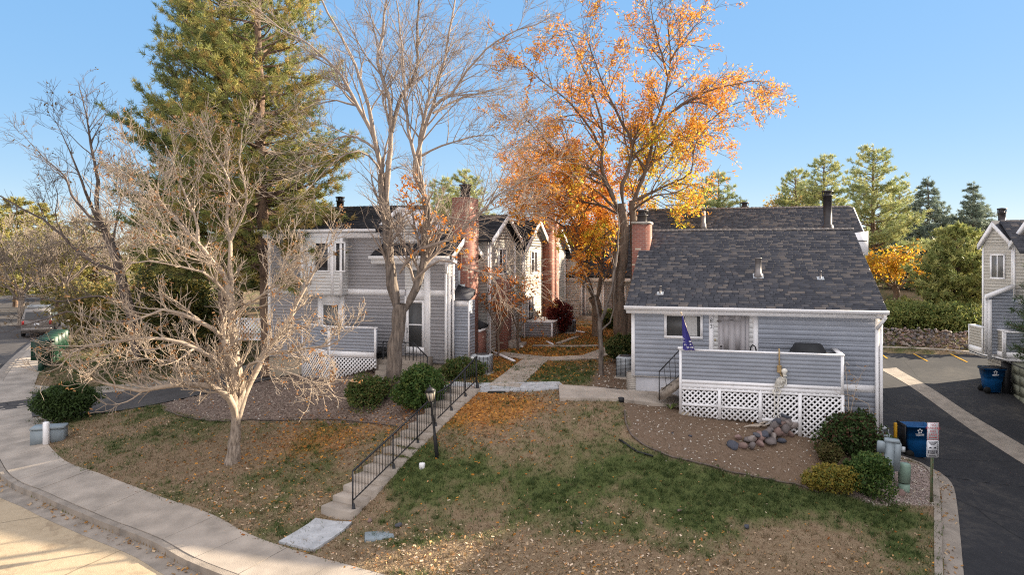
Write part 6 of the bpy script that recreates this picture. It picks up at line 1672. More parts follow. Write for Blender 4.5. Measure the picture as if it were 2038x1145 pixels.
D = 46; px = 1905; x = (px - CX) / F * D; H_ = top_h(452, D, px)
tr, nd = pine(73, H_, 3.7, .3, .26, 18, .30, 11, ((.30,.31,.10),(.38,.37,.13),(.20,.23,.075)), lift=.35, taper=.8, wid=.04, step=.4); put('juniper_tree', 'broad olive green conical juniper beside the beige balcony', (x, D, h(x, D) - .1), tr, nd, group='conifers beyond the car park')
D = 50; px = 1965; x = (px - CX) / F * D; H_ = top_h(500, D, px)
tr, nd = pine(74, H_, 2.6, .3, .26, 16, .36, 9, ((.09,.12,.04),(.13,.15,.05)), lift=.3, taper=.8, wid=.04, step=.42); put('juniper_tree', 'olive juniper mostly hidden behind the beige townhouse', (x, D, h(x, D) - .1), tr, nd, group='conifers beyond the car park')
# pine branch reaching in at the right edge
D = 26.0; px = 2090; x = (px - CX) / F * D
tr, nd = pine(75, 6.8, 1.35, 2.6, .17, 22, .42, 7, ((.06,.095,.04),(.085,.12,.05)), trunk_r=.1, taper=.5, wid=.014, step=.3, gaps=.15); put('young_pine', 'young pine poking its tufts in at the right edge before the beige townhouse', (x, D, h(x, D) - .1), tr, nd)
# far left sunlit conifers and pale bare trees along the street
lt = ((.30,.27,.08),(.36,.31,.10),(.22,.22,.07))
D = 72; px = 30; x = (px - CX) / F * D; H_ = top_h(400, D, px)
tr, nd = pine(76, H_, 3.6, 1.5, .36, 16, .55, 8, lt, trunk_r=.22, taper=.55, wid=.05, step=.55); pC = put('pine_tree', 'sunlit yellow green conifer at the left edge beyond the street', (x, D, h(x, D) - .1), tr, nd, group='sunlit conifers beyond the left street')
far(-25, 66, .95, pC, 'sunlit conifer cut by the left edge of the view', 2, 'sunlit conifers beyond the left street'); far(85, 80, .98, pC, 'second sunlit conifer in from the left edge beyond the street', 4, 'sunlit conifers beyond the left street')
far(115, 62, .72, pC, 'sunlit bushy conifer low behind the parked minivan street', 2.4, 'sunlit conifers beyond the left street'); far(195, 68, .80, pC, 'sunlit conifer right behind the leaning tree trunk', 3.1, 'sunlit conifers beyond the left street'); far(150, 90, .85, pC, 'distant sunlit conifer behind the dark leaning tree', 1, 'sunlit conifers beyond the left street'); far(300, 85, 1.05, pC, 'distant sunlit conifer glimpsed left of the dense pine', 3.6, 'sunlit conifers beyond the left street')
far(620, 62, .92, pC, 'yellow green conifer behind the bay window roof, right of the pine trunk', 5.2, 'sunlit conifers behind the left townhouse'); far(575, 58, .95, pC, 'yellow green conifer just behind the right pine trunk', .6, 'sunlit conifers behind the left townhouse'); far(480, 60, 1.0, pC, 'sunlit conifer glimpsed between the two pine trunks', 2.6, 'sunlit conifers behind the left townhouse')
far(690, 70, .78, pC, 'smaller conifer over the flue of the left townhouse', 3.9, 'sunlit conifers behind the left townhouse')
def pale_bare(seed, px, D, topy, R, label):
    x = (px - CX) / F * D; z0 = h(x, D); H_ = CH + (HY - topy) / F * D - z0
    T = Tree(seed, len=[2.3, 1.3, .8], dens=[1.5, 2.2, 2.2], rcap=[.06, .03, .02], ang=(25, 55), rmin=.016, maxlev=3, tstart=.2, up=[.05, .05, .03], wob=.13, curl=.3)
    T.limb(np.array([(x, D, z0 - .1), (x + .1, D, z0 + H_ * .2), (x, D, z0 + H_ * .35)]), .24, .18, trunk=True, kids=False)
    for k in range(8):
        a = k * .8 + seed; T.limb(np.array([(x, D, z0 + H_ * (.22 + .015 * k)), (x + R * .45 * math.cos(a), D + R * .45 * math.sin(a), z0 + H_ * .5), (x + R * .8 * math.cos(a), D + R * .8 * math.sin(a), z0 + H_ * (.62 + .035 * k))]), .09, .02)
    return T.build('bare_tree', (x, D, z0), M['bark_pale'], label, 'pale bare trees along the left street', twig=M['bark_pale'])
pale_bare(15, 130, 58, 400, 4.2, 'sunlit pale leafless tree behind the dark leaning one'); pale_bare(16, 40, 56, 450, 3.4, 'sunlit low leafless tree at the left edge by the street'); pale_bare(17, 225, 62, 400, 4.0, 'sunlit pale leafless tree between the leaning tree and the dense pine')
# red twigged shrub by the left porch
T = Tree(18, len=[.5, .3], dens=[2.5, 3], rcap=[.01, .006], ang=(20, 45), rmin=.005, maxlev=2, tstart=.3, up=[.1, .05], curl=.3)
b_ = G(655, 742)
for k in range(7): a = k * .9; T.limb(np.array([b_ + (.05 * math.cos(a), .05 * math.sin(a), -.05), b_ + (.18 * math.cos(a), .18 * math.sin(a), .6), b_ + (.3 * math.cos(a), .3 * math.sin(a), 1.2 + .15 * (k % 3))]), .012, .005)
o = T.build('red_twig_shrub', tuple(b_), M['bark_dark'], 'thin reddish twiggy shrub in front of the left porch lattice', cat='shrub')
lf = MB(); tw = np.concatenate(T.twigpts); leaves(lf, tw[T.r.random(len(tw)) < .25], 2, .04, .06, [(.14,.03,.03),(.20,.05,.04)], T.r); obj('leaves', shift(lf, b_), M['leaf'], o)
# dead vine at the porch corner
T = Tree(19, len=[.55, .3], dens=[2.4, 2.5], rcap=[.008, .005], ang=(30, 80), rmin=.0045, maxlev=2, tstart=.2, up=[.0, -.05], curl=.8, wob=.25)
b_ = np.array(RH.w(6.42, PY - .12, -1.1))
T.limb(np.array([b_, np.array(RH.w(6.40, PY - .1, -.2)), np.array(RH.w(6.36, PY - .1, .5)), np.array(RH.w(6.30, PY - .1, 1.15))]), .014, .006); T.limb(np.array([b_, np.array(RH.w(6.5, PY - .1, .1)), np.array(RH.w(6.75, PY - .05, .9))]), .012, .005); T.limb(np.array([np.array(RH.w(6.38, PY - .1, .3)), np.array(RH.w(6.9, PY, .1)), np.array(RH.w(7.0, PY, -.6))]), .010, .005)
o = T.build('dead_vine', tuple(b_), M['twig_straw'], 'dry dead climber tangled on the right corner of the porch', cat='plant')
lf = MB(); tw = np.concatenate(T.twigpts); leaves(lf, tw[T.r.random(len(tw)) < .10], 2, .04, .06, [(.30,.16,.06)], T.r); obj('leaves', shift(lf, b_), M['leaf'], o)
# ------------------------------------------------------------------ concrete steps and iron railing down the slope
top = np.array(G(932, 776)[:2]); bot = np.array(G(672, 1034)[:2])
NS = 15
zt_s, zb_s = h(*top) + .07, h(*bot) + .10
dvec = top - bot; Ls = np.linalg.norm(dvec); dvec = dvec / Ls; nrm_ = np.array((dvec[1], -dvec[0]))      # nrm_ points to the right going up
steps = empty('concrete_steps', (bot[0], bot[1], zb_s), 0, 'long flight of fifteen worn concrete steps up the lawn to the courtyard', 'steps')
run = Ls / NS; rise = (zt_s - zb_s) / NS
for k in range(NS):
    mb = MB(); a = bot + dvec * run * k; z1 = zb_s + rise * (k + 1); w0, w1 = -.56 + rng.normal(0, .012), .42 + rng.normal(0, .012)
    p = []
    for (s, t) in ((0, w1), (0, w0), (run * 1.12, w0), (run * 1.12, w1)): q = a + dvec * s + nrm_ * t; p.append(q)
    p = p[::-1]
    c = np.mean(p, 0)
    bev = .02
    lo = [(*(q), z1 - rise - .25) for q in p]; md = [(*(q), z1 - bev) for q in p]; hi = [(*(q + (c - q) / np.linalg.norm(c - q) * bev), z1 + rng.normal(0, .004)) for q in p]
    v = lo + md + hi; f = [(8, 9, 10, 11)] + [(i, (i+1) % 4, 4 + (i+1) % 4, 4 + i) for i in range(4)] + [(4 + i, 4 + (i+1) % 4, 8 + (i+1) % 4, 8 + i) for i in range(4)]
    mb.add(v, f); shift(mb, (bot[0], bot[1], zb_s)); obj('step', mb, M['concrete'], steps)
rl = empty('iron_railing', (bot[0], bot[1], zb_s), 0, 'black iron handrail with thin balusters down the right side of the lawn steps', 'railing')
R0 = np.array((bot[0], bot[1], zb_s))
def rp(s, z): q = bot + dvec * s + nrm_ * .30; return np.array((q[0], q[1], zb_s + rise / run * s + rise + z)) - R0
mb = MB(); brk = Ls * .62
mb.bar(tuple(rp(.22, .86)), tuple(rp(brk, .86)), .045, .03); mb.bar(tuple(rp(brk + .15, .86)), tuple(rp(brk + .8, .74)), .045, .03); mb.bar(tuple(rp(brk + .8, .74)), tuple(rp(Ls + .05, .86)), .045, .03); obj('top_rail', mb, M['iron'], rl)
mb = MB(); mb.bar(tuple(rp(.22, .12)), tuple(rp(brk, .12)), .025); mb.bar(tuple(rp(brk + .15, .10)), tuple(rp(Ls + .05, .10)), .025); obj('bottom_rail', mb, M['iron'], rl)
post0 = None
for s in (.22, .30 * Ls, .48 * Ls, brk + .02, .76 * Ls, .89 * Ls, Ls + .03):
    mb = MB(); p = rp(s, 0); mb.bar(tuple(p + (0, 0, -.30)), tuple(p + (0, 0, .86)), .035); po = obj('post', mb, M['iron'], rl)
    mb = MB(); q = p + np.array((*(nrm_ * .03), 0)); mb.lathe([(.075, -.30), (.055, -.10), (.022, .06)], q[0], q[1], 8); mb.v[-1] += np.array((0, 0, q[2])); obj('foot', mb, M['iron'], po)
bal = None
ss = [s for s in np.arange(.22 + .115, Ls, .118) if abs(s - brk - .07) > .09]
for s in ss:
    p = rp(s, 0)
    if bal is None:
        mb = MB(); mb.bar((0, 0, .11), (0, 0, .85), .014); bal = obj('baluster', mb, M['iron'], rl); bal.location = tuple(p)
    else:
        c = bal.copy(); C.objects.link(c); c.parent = rl; c.location = tuple(p)
        if s > brk: c.location.z -= .04

# ------------------------------------------------------------------ street furniture and utilities
def bezel(mb, x0, x1, y0, y1, z0, z1, b=.02):
    """box with chamfered top edges"""
    lo = [(x0,y0,z0),(x1,y0,z0),(x1,y1,z0),(x0,y1,z0)]; md = [(x0,y0,z1-b),(x1,y0,z1-b),(x1,y1,z1-b),(x0,y1,z1-b)]; hi = [(x0+b,y0+b,z1),(x1-b,y0+b,z1),(x1-b,y1-b,z1),(x0+b,y1-b,z1)]
    f = [(8,9,10,11),(3,2,1,0)] + [(i,(i+1)%4,4+(i+1)%4,4+i) for i in range(4)] + [(4+i,4+(i+1)%4,8+(i+1)%4,8+i) for i in range(4)]
    return mb.add(lo + md + hi, f)
# leaning lamp post by the steps
b_ = G(870, 912); lp = empty('lamp_post', tuple(b_), 0, 'leaning black lamp post with a lantern head standing beside the steps', 'lamp post')
tipx = (858 - 870) / F * b_[1]; Hl = (912 - 800) / F * b_[1]
tilt = math.atan2(tipx, Hl); lp.rotation_euler = (.02, tilt, .3)
mb = MB(); mb.lathe([(.055, -.2), (.055, .6), (.036, .66), (.034, Hl - .05), (.05, Hl - .03), (.05, Hl)], 0, 0, 10); obj('post', mb, M['iron'], lp, smooth=False)
hd = MB(); z0 = Hl
def frus(mb, r0, r1, za, zb_, k=6):
    mb.lathe([(r0, za), (r1, zb_)], 0, 0, k)
frus(hd, .06, .085, z0, z0 + .04); frus(hd, .155, .15, z0 + .30, z0 + .325); frus(hd, .16, .06, z0 + .326, z0 + .42); frus(hd, .02, .012, z0 + .42, z0 + .49)
for k in range(6):
    a = k * math.pi / 3; hd.bar((.085 * math.cos(a), .085 * math.sin(a), z0 + .03), (.145 * math.cos(a), .145 * math.sin(a), z0 + .31), .016)
hl = obj('lantern', hd, M['iron'], lp)
mb = MB(); frus(mb, .076, .132, z0 + .042, z0 + .298); obj('glass', mb, M['lamp_glass'], hl)
# white cap in the grass
def disc_thing(name, px, py, r, hgt, m, label, cat, k=14):
    b = G(px, py); mb = MB(); mb.lathe([(r, -.05), (r, hgt * .8), (r * .85, hgt), (.01, hgt * 1.02)], 0, 0, k); o = obj(name, mb, M[m]); o.location = tuple(b); return tag(o, label, cat)
disc_thing('cleanout_cap', 840, 931, .085, .12, 'white_trim', 'small white pipe cap standing in the lawn below the lamp post', 'pipe cap')
mb = MB(); bezel(mb, -.28, .28, -.14, .14, -.1, .03); o = obj('ground_box', mb, M['tarmac_seal']); o.location = tuple(G(989, 780)); o.rotation_euler = (0, 0, -.1); tag(o, 'small dark rectangular cover sunk beside the courtyard path', 'ground box')
mb = MB(); bezel(mb, -.34, .34, -.22, .22, -.1, .035); o = obj('ground_box', mb, M['grey_paint']); o.location = tuple(G(755, 1067)); o.rotation_euler = (0, 0, .2); tag(o, 'grey concrete valve cover set in the lawn near the bottom of the steps', 'ground box')
# air conditioners
def aircon(px, py, label, w=.62, hgt=.72, D=None, m='metal_grey'):
    b = G(px, py); o = empty('air_conditioner', tuple(b), TH, label, 'air conditioner', 'outdoor air conditioners')
    mb = MB(); bezel(mb, -w/2, w/2, -w/2, w/2, .06, hgt, .03); c = obj('cabinet', mb, M[m], o)
    mb = MB()
    for k in range(13):
        z = .12 + (hgt - .2) * k / 12
        mb.box(-w/2 - .008, w/2 + .008, -w/2 - .008, -w/2 + .002, z, z + .012); mb.box(w/2 - .002, w/2 + .008, -w/2, w/2, z, z + .012)
    for k in range(5): mb.box(-w/2 + w * k / 4 - .008, -w/2 + w * k / 4 + .008, -w/2 - .014, -w/2, .1, hgt - .05)
    obj('grille', mb, M['dark_metal'], c)
    mb = MB(); mb.lathe([(w * .40, hgt - .005), (w * .40, hgt + .02), (w * .36, hgt + .03), (w * .1, hgt + .035), (.01, hgt + .036)], 0, 0, 18); obj('fan_guard', mb, M['dark_metal'], o)
    mb = MB(); mb.box(-w/2 - .06, w/2 + .06, -w/2 - .06, w/2 + .06, -.08, .058); obj('pad', mb, M['concrete'], o)
    return o
ac1 = aircon(960, 745, 'grey air conditioner at the foot of the brick chimney, white label on its side')
mb = MB(); mb.box(-.33, -.20, -.335, -.325, .40, .66); obj('label', mb, M['white_trim'], ac1)
aircon(1247, 752, 'tan grey air conditioner behind the left corner of house 83', .66, .78)
aircon(1131, 663, 'dark air conditioner far down the left side of the courtyard', .7, .7, m='vent_metal')
# corrugated window well
b_ = G(1256, 775); mb = MB()
pr = [(.22, -.1)]
for k in range(9): pr += [(.22, .02 + k * .062), (.205, .035 + k * .062), (.205, .05 + k * .062)]
mb.lathe(pr + [(.22, .60), (.19, .60), (.19, .1)], 0, 0, 20); o = obj('window_well', mb, M['galv']); o.location = tuple(b_ + np.array((.05, -.05, 0))); tag(o, 'corrugated metal window well drum at the left corner of house 83', 'window well')
# downspout extensions lying on the ground
def lying(pa, pb, label, m='white_trim'):
    a, b = G(*pa), G(*pb); mb = MB(); mb.bar((0, 0, .06), tuple(b - a + np.array((0, 0, .05))), .09, .07); o = obj('downspout_extension', mb, M[m]); o.location = tuple(a); tag(o, label, 'drain pipe', 'white drain pipes lying on the ground')
lying((966, 697), (1024, 722), 'long white drain pipe lying on leaves beside the air conditioner'); lying((1018, 688), (1040, 693), 'short white drain pipe lying below the boxed porch'); lying((1138, 660), (1163, 664), 'white drain pipe lying far down the courtyard'); lying((1086, 682), (1100, 688), 'small white drain pipe stub on the courtyard leaves')
lying((1170, 775), (1232, 779), 'thin black drain hose lying along the front walk', 'black_plastic')
disc_thing('drain_cap', 1236, 800, .10, .13, 'black_plastic', 'black drain fitting at the edge of the front walk', 'drain fitting')
# utility box and white marker at the left
b_ = G(98, 879); o = empty('utility_box', tuple(b_), .30, 'grey fibreglass utility box beside the dark shrub at the left pavement', 'utility box')
mb = MB(); bezel(mb, -.5, .5, -.27, .27, -.1, .46, .03); obj('body', mb, M['grey_paint'], o); mb = MB(); bezel(mb, -.52, .52, -.29, .29, .462, .55, .03); obj('lid', mb, M['grey_paint'], o)
b_ = G(92, 886); mb = MB(); bezel(mb, -.085, .085, -.06, .06, -.15, .78, .02); o = obj('marker_post', mb, M['white_trim']); o.location = tuple(b_); tag(o, 'white utility marker post in front of the grey box', 'marker post')
# electrical post with meter cabinets
b_ = G(1766, 965); o = empty('meter_post', tuple(b_), TH - .1, 'grey electrical post with side boxes between the shrub and the blue bin', 'meter post'); o.rotation_euler = (0, .07, TH - .1)
mb = MB(); mb.box(-.13, .10, -.08, .1, -.2, 1.18); bezel(mb, -.16, .22, -.1, .14, 1.18, 1.26, .02); obj('body', mb, M['grey_paint'], o)
mb = MB(); bezel(mb, .104, .26, -.09, .12, .42, 1.178, .015); obj('door', mb, M['grey_paint'], o)
mb = MB(); bezel(mb, -.33, -.134, -.12, .06, .88, 1.17, .03); mb.tube([(-.23, -.02, .89), (-.23, -.02, .1)], .02, 8); obj('side_box', mb, M['grey_paint'], o)
mb = MB(); mb.tube([(.262, .02, 1.02), (.36, .02, 1.02)], .075, 16); obj('meter', mb, M['metal_grey'], o)
mb = MB(); mb.tube([(.14, -.02, .42), (.06, -.06, -.15)], .025, 8); obj('conduit', mb, M['metal_grey'], o)
b_ = np.array(RH.w(Wd + .06, -.10, -1.35)); o = empty('gas_meter', tuple(b_), TH, 'grey gas meter on the corner of house 83 behind the dark shrub', 'gas meter')
mb = MB(); bezel(mb, .0, .28, -.12, .08, -.05, .25, .04); obj('body', mb, M['grey_paint'], o); mb = MB(); mb.tube([(.06, 0, .24), (.06, 0, .40), (.2, 0, .40), (.2, 0, .24)], .025, 8); mb.tube([(.06, 0, .36), (.06, -.04, .44)], .06, 10); obj('pipework', mb, M['metal_grey'], o)
# round green pedestal
b_ = G(1799, 975); o = empty('telecom_pedestal', tuple(b_), 0, 'round sage green utility pedestal in the gravel by the kerb', 'utility pedestal'); o.rotation_euler = (0, .03, 0)
mb = MB(); mb.lathe([(.145, -.15), (.145, .17)], 0, 0, 20); obj('base', mb, M['sage_paint'], o)
mb = MB(); mb.lathe([(.12, .17), (.12, .21)], 0, 0, 20); obj('neck', mb, M['dark_void'], o); mb = MB(); mb.lathe([(.155, .20), (.16, .64), (.15, .69), (.12, .725), (.01, .735)], 0, 0, 20); obj('cap', mb, M['sage_paint'], o, smooth=True)
# yellow bollard
b_ = np.array(RH.w(8.15, -.2, 0)); b_ = G(1782, 893); mb = MB(); mb.lathe([(.055, -.2), (.055, .80), (.045, .83), (.01, .84)], 0, 0, 14); o = obj('bollard', mb, M['yellow_paint']); o.location = tuple(b_); tag(o, 'yellow steel bollard between the house corner and the blue bin', 'bollard')
# sign post
b_ = G(1853, 1000); zs = lambda py: CH - (py - HY) / F * b_[1] - b_[2]
sp = empty('sign_post', tuple(b_), TH * .2, 'green painted channel post beside the kerb carrying two parking signs', 'sign post'); sp.rotation_euler = (0, .018, -.06)
mb = MB(); zt2 = zs(842)
mb.box(-.03, .03, .0, .008, -.3, zt2); mb.box(-.034, -.026, -.022, .004, -.3, zt2); mb.box(.026, .034, -.022, .004, -.3, zt2); obj('post', mb, M['post_green'], sp)
def rounded(w, hh, r, k=5):
    out = []
    for (cx_, cz_, a0) in ((w/2 - r, hh/2 - r, 0), (-w/2 + r, hh/2 - r, 90), (-w/2 + r, -hh/2 + r, 180), (w/2 - r, -hh/2 + r, 270)):
        for i in range(k + 1): a = math.radians(a0 + 90 * i / k); out.append((cx_ + r * math.cos(a), cz_ + r * math.sin(a)))
    return out
pxm = b_[1] / F
w1, h1_ = .305, (876 - 841) * pxm; c1 = (zs(841) + zs(876)) / 2
mb = MB(); mb.prism([(x, z + c1) for x, z in rounded(w1, h1_, .012)], -.034, -.030, 'y'); s1 = obj('sign_plate', mb, M['sign_white'], sp)
def ringframe(w, hh, r, t, c, y0, y1):
    a = rounded(w, hh, r); b = rounded(w - 2*t, hh - 2*t, max(.004, r - t)); n = len(a); mb = MB()
    v = [(x, y0, z + c) for x, z in a] + [(x, y0, z + c) for x, z in b]
    mb.add(v, [(i, (i+1) % n, n + (i+1) % n, n + i) for i in range(n)]); return mb
obj('border', ringframe(w1 - .012, h1_ - .012, .012, .008, c1, -.0355, 0), M['sign_red'], s1)
lh = h1_ / 6.2
for i, tx_ in enumerate(('NO', 'PARKING', 'FIRE', 'LANE')):
    text_mesh(tx_, lh * 1.18, 'lettering', M['sign_red'], s1, (0, -.0358, c1 + h1_ * (.36 - .185 * i)), (math.pi / 2, 0, 0), ext=.0006)
mb = MB(); za = c1 - h1_ * .355; mb.box(-.075, .075, -.0362, -.0352, za - .009, za + .009)
for sg in (-1, 1): mb.add([(sg * .115, -.0362, za), (sg * .07, -.0362, za + .026), (sg * .07, -.0362, za - .026)], [(0, 1, 2)])
obj('arrow', mb, M['sign_red'], s1)
w2, h2 = .315, (909 - 876) * pxm + .02; c2 = (zs(877) + zs(910)) / 2
mb = MB(); mb.prism([(x, z + c2) for x, z in rounded(w2, h2, .04)], -.034, -.0301, 'y'); s2 = obj('sign_plate', mb, M['sign_white'], sp)
obj('border', ringframe(w2 - .045, h2 - .05, .03, .010, c2, -.0356, 0), M['sign_black'], s2)
mb = MB(); r_ = np.random.default_rng(5)
# the small print is too small to read in the photo: rows of broken strokes
for (zc, hh_, ww) in ((.375, .026, .21), (.305, .024, .17), (.235, .022, .12), (-.16, .020, .15), (-.225, .020, .15), (-.285, .018, .12), (-.40, .02, .18)):
    x = -ww / 2
    while x < ww / 2:
        l_w = r_.uniform(.008, .018); mb.box(x, min(x + l_w, ww / 2), -.0358, -.0352, c2 + zc * h2 - hh_ / 2, c2 + zc * h2 + hh_ / 2); x += l_w + .005
for sg in (-1, 1):
    mb.box(sg * .06 - .032, sg * .06 + .032, -.0358, -.0352, c2 + .04 * h2, c2 + .075 * h2); mb.box(sg * .06 - .018, sg * .06 + .02, -.03585, -.0352, c2 + .075 * h2, c2 + .105 * h2); mb.tube([(sg * .06 - .018, -.0352, c2 + .03 * h2), (sg * .06 - .018, -.0358, c2 + .03 * h2)], .008, 8); mb.tube([(sg * .06 + .018, -.0352, c2 + .03 * h2), (sg * .06 + .018, -.0358, c2 + .03 * h2)], .008, 8)
    mb.box(sg * .105 - .012, sg * .105 + .012, -.0358, -.0352, c2 - .27 * h2, c2 - .10 * h2)
mb.box(-.12, .12, -.03575, -.0352, c2 - .115 * h2, c2 - .085 * h2); obj('lettering', mb, M['sign_black'], s2)

# wheeled bins
def bin_(px, py, rz, label, lid_open=True, sc=1.0):
    b = G(px, py, -.09); o = empty('wheeled_bin', tuple(b), rz, label, 'wheeled bin', 'blue wheeled recycling bins'); o.scale = (sc, sc, sc)
    # x: length (handle and wheels at -x), y: width
    H_ = 1.05; mb = MB()
    def ring(z, x0, x1, w): return [(x0, -w, z), (x1, -w, z), (x1, w, z), (x0, w, z)]
    lv = [ring(.03, -.22, .27, .23), ring(.55, -.27, .335, .275), ring(.70, -.29, .355, .288), ring(.715, -.30, .395, .31), ring(H_ - .04, -.33, .425, .325), ring(H_ - .04, -.36, .46, .35), ring(H_, -.36, .46, .35), ring(H_, -.32, .42, .315), ring(.15, -.20, .25, .21)]
    v = [p for r_ in lv for p in r_]; f = [(3, 2, 1, 0)]
    for i in range(len(lv) - 1):
        for j in range(4): f.append((i*4 + j, i*4 + (j+1) % 4, (i+1)*4 + (j+1) % 4, (i+1)*4 + j))
    f.append(tuple(range((len(lv)-1)*4, len(lv)*4))); mb.add(v, f)
    bd = obj('body', mb, M['blue_plastic'], o)
    for sg in (-1, 1):
        mb = MB(); mb.tube([(-.26, sg * .235, .13), (-.26, sg * .305, .13)], .135, 20); w = obj('wheel', mb, M['rubber'], o)
    mb = MB(); mb.tube([(-.33, -.26, H_ - .08), (-.42, -.26, H_ - .03), (-.42, .26, H_ - .03), (-.33, .26, H_ - .08)], .018, 8); mb.tube([(-.26, -.3, .13), (-.26, .3, .13)], .015, 8); obj('handle', mb, M['black_plastic'], o)
    if lid_open:
        mb = MB(); mb.hexa([(-.44, -.35, .20), (-.41, -.35, .20), (-.41, .35, .20), (-.44, .35, .20), (-.425, -.35, H_ + .05), (-.385, -.35, H_ + .03), (-.385, .35, H_ + .03), (-.425, .35, H_ + .05)])
    else:
        mb = MB(); mb.hexa([(-.38, -.36, H_ + .001), (.48, -.36, H_ + .001), (.48, .36, H_ + .001), (-.38, .36, H_ + .001), (-.36, -.34, H_ + .05), (.46, -.34, H_ + .04), (.46, .34, H_ + .04), (-.36, .34, H_ + .05)])
    obj('lid', mb, M['black_plastic'], o)
    # white emblem: five dots round a star, and a bar of lettering below (illegible in the photo)
    mb = MB(); yy = -.325; ze = .90
    for k in range(5):
        a = math.pi / 2 + k * 2 * math.pi / 5; cx_, cz_ = .04 + .055 * math.cos(a), ze + .055 * math.sin(a)
        mb.add([(cx_ + .024 * math.cos(t), yy, cz_ + .024 * math.sin(t)) for t in np.linspace(0, 6.283, 11)[:-1]], [tuple(range(10))])
    x = -.085
    r_ = np.random.default_rng(8)
    while x < .165:
        w_ = r_.uniform(.012, .025); mb.box(x, min(.165, x + w_), yy - .001, yy + .002, ze - .125, ze - .095); x += w_ + .004
    mb.box(-.08, .16, yy - .001, yy + .002, ze - .155, ze - .145); obj('emblem', mb, M['white_trim'], bd)
    return o
bin_(1820, 903, -.12, 'blue recycling bin with its lid hanging open beside the yellow bollard')
bin_(1972, 777, -.16 + math.pi * 0, 'blue recycling bin standing by the garage wall of the beige townhouse', False, 1.0)

# minivan on the left street
b_ = np.array((W(73, 666, 50)[0], 50.0)); zc = h(*b_) - .16
cr_ = empty('parked_car', (b_[0], b_[1], zc), math.radians(26), 'dusty brown grey minivan with roof rack parked along the left street', 'car'); cr_.scale = (1, 1, 1.12)
mb = MB()
# section profile along the length (y forward), body then cabin, widths by height
def loft(secs):
    k = len(secs[0]); v = [p for s in secs for p in s]; f = []
    for i in range(len(secs) - 1):
        for j in range(k): f.append((i*k + j, i*k + (j+1) % k, (i+1)*k + (j+1) % k, (i+1)*k + j))
    f.append(tuple(range(k))[::-1]); f.append(tuple(range((len(secs)-1)*k, len(secs)*k))); return v, f
def sec(y, zt, zsh, w, wt, zb=.28): return [(-w*.92, y, zb), (w*.92, y, zb), (w, y, .6), (w, y, zsh), (wt, y, zt - .06), (wt * .9, y, zt), (-wt * .9, y, zt), (-wt, y, zt - .06), (-w, y, zsh), (-w, y, .6)]
secs = [sec(0, 1.0, .95, .86, .84), sec(.08, 1.62, 1.02, .92, .74), sec(.5, 1.76, 1.04, .96, .74), sec(2.4, 1.78, 1.04, .98, .74), sec(3.0, 1.66, 1.02, .98, .70), sec(3.7, 1.10, 1.0, .97, .85), sec(4.5, .92, .85, .93, .8), sec(4.8, .70, .65, .82, .7)]
v, f = loft(secs); mb.add(v, f); obj('body', mb, M['car_paint'], cr_)
mb = MB(); mb.add([(-.72, -.0, 1.08), (.72, 0, 1.08), (.64, .07, 1.56), (-.64, .07, 1.56)], [(0, 1, 2, 3)]); mb.v[-1][:, 1] -= .012
for sg in (-1, 1): mb.add([(sg * .985, .35, 1.1), (sg * .985, 3.2, 1.1), (sg * .79, 2.8, 1.62), (sg * .775, .5, 1.62)], [(0, 1, 2, 3)])
mb.add([(-.78, 3.62, 1.16), (.78, 3.62, 1.16), (.66, 3.02, 1.66), (-.66, 3.02, 1.66)], [(0, 1, 2, 3)]); mb.v[-1] += np.array((0, .03, .02)); obj('window', mb, M['pane'], cr_)
for sg in (-1, 1):
    mb = MB(); mb.box(sg * .80 - .07, sg * .80 + .07, -.03, .05, .78, 1.02); obj('tail_light', mb, M['tail_red'], cr_)
    mb = MB(); mb.box(min(sg*.98, sg*1.14), max(sg*.98, sg*1.14), 3.1, 3.2, 1.08, 1.24); obj('wing_mirror', mb, M['black_plastic'], cr_)
    for y in (.85, 3.85): mb = MB(); mb.tube([(sg * .78, y, .33), (sg * .985, y, .33)], .33, 18); obj('wheel', mb, M['rubber'], cr_)
mb = MB(); bezel(mb, -.9, .9, -.12, .1, .38, .60, .03); obj('bumper', mb, M['car_paint'], cr_)
mb = MB(); mb.box(-.16, .16, -.03, -.001, .72, .86); obj('number_plate', mb, M['sign_white'], cr_)
mb = MB()
for sg in (-1, 1): mb.bar((sg * .6, .4, 1.86), (sg * .6, 2.5, 1.87), .04)
for y in (.5, 1.0, 1.5, 2.0, 2.4): mb.bar((-.6, y, 1.85), (.6, y, 1.85), .05, .03)
obj('roof_rack', mb, M['metal_grey'], cr_)

# cluster mailboxes in a row along the left pavement
A0, A1 = G(82, 738), G(118, 712)
mproto = None
for k in range(6):
    t = k / 5; p = A0 * (1 - t) + A1 * t; p[2] = h(p[0], p[1]); lb = ['nearest green cluster mailbox of the row at the left pavement', 'second green cluster mailbox from the near end of the row', 'third green cluster mailbox from the near end of the row', 'fourth green cluster mailbox from the near end of the row', 'fifth green cluster mailbox, next to the far end of the row', 'farthest green cluster mailbox of the row'][k]
    if mproto is None:
        o = empty('cluster_mailbox', tuple(p), math.radians(27), lb, 'mailbox', 'green cluster mailboxes in a row')
        mb = MB(); bezel(mb, -.42, .42, -.2, .2, .55, 1.52, .03); bx_ = obj('cabinet', mb, M['green_paint'], o)
        mb = MB()
        for i in range(4):
            for j in range(2): mb.box(.421, .43, -.18 + .185 * j, -.01 + .185 * j, .6 + .22 * i, .79 + .22 * i)
        obj('door', mb, M['green_paint'], bx_)
        mb = MB(); mb.box(-.12, .12, -.12, .12, -.1, .549); mb.box(-.2, .2, -.18, .18, -.1, .03); obj('pedestal', mb, M['green_paint'], o); mproto = o
    else:
        c = copy_tree(mproto); c.location = tuple(p); tag(c, lb)
mb = MB(); mb.prism([(-.5, -.4), (.5, -.4), (.5, .4), (-.5, .4)], -.2, .03, 'z')
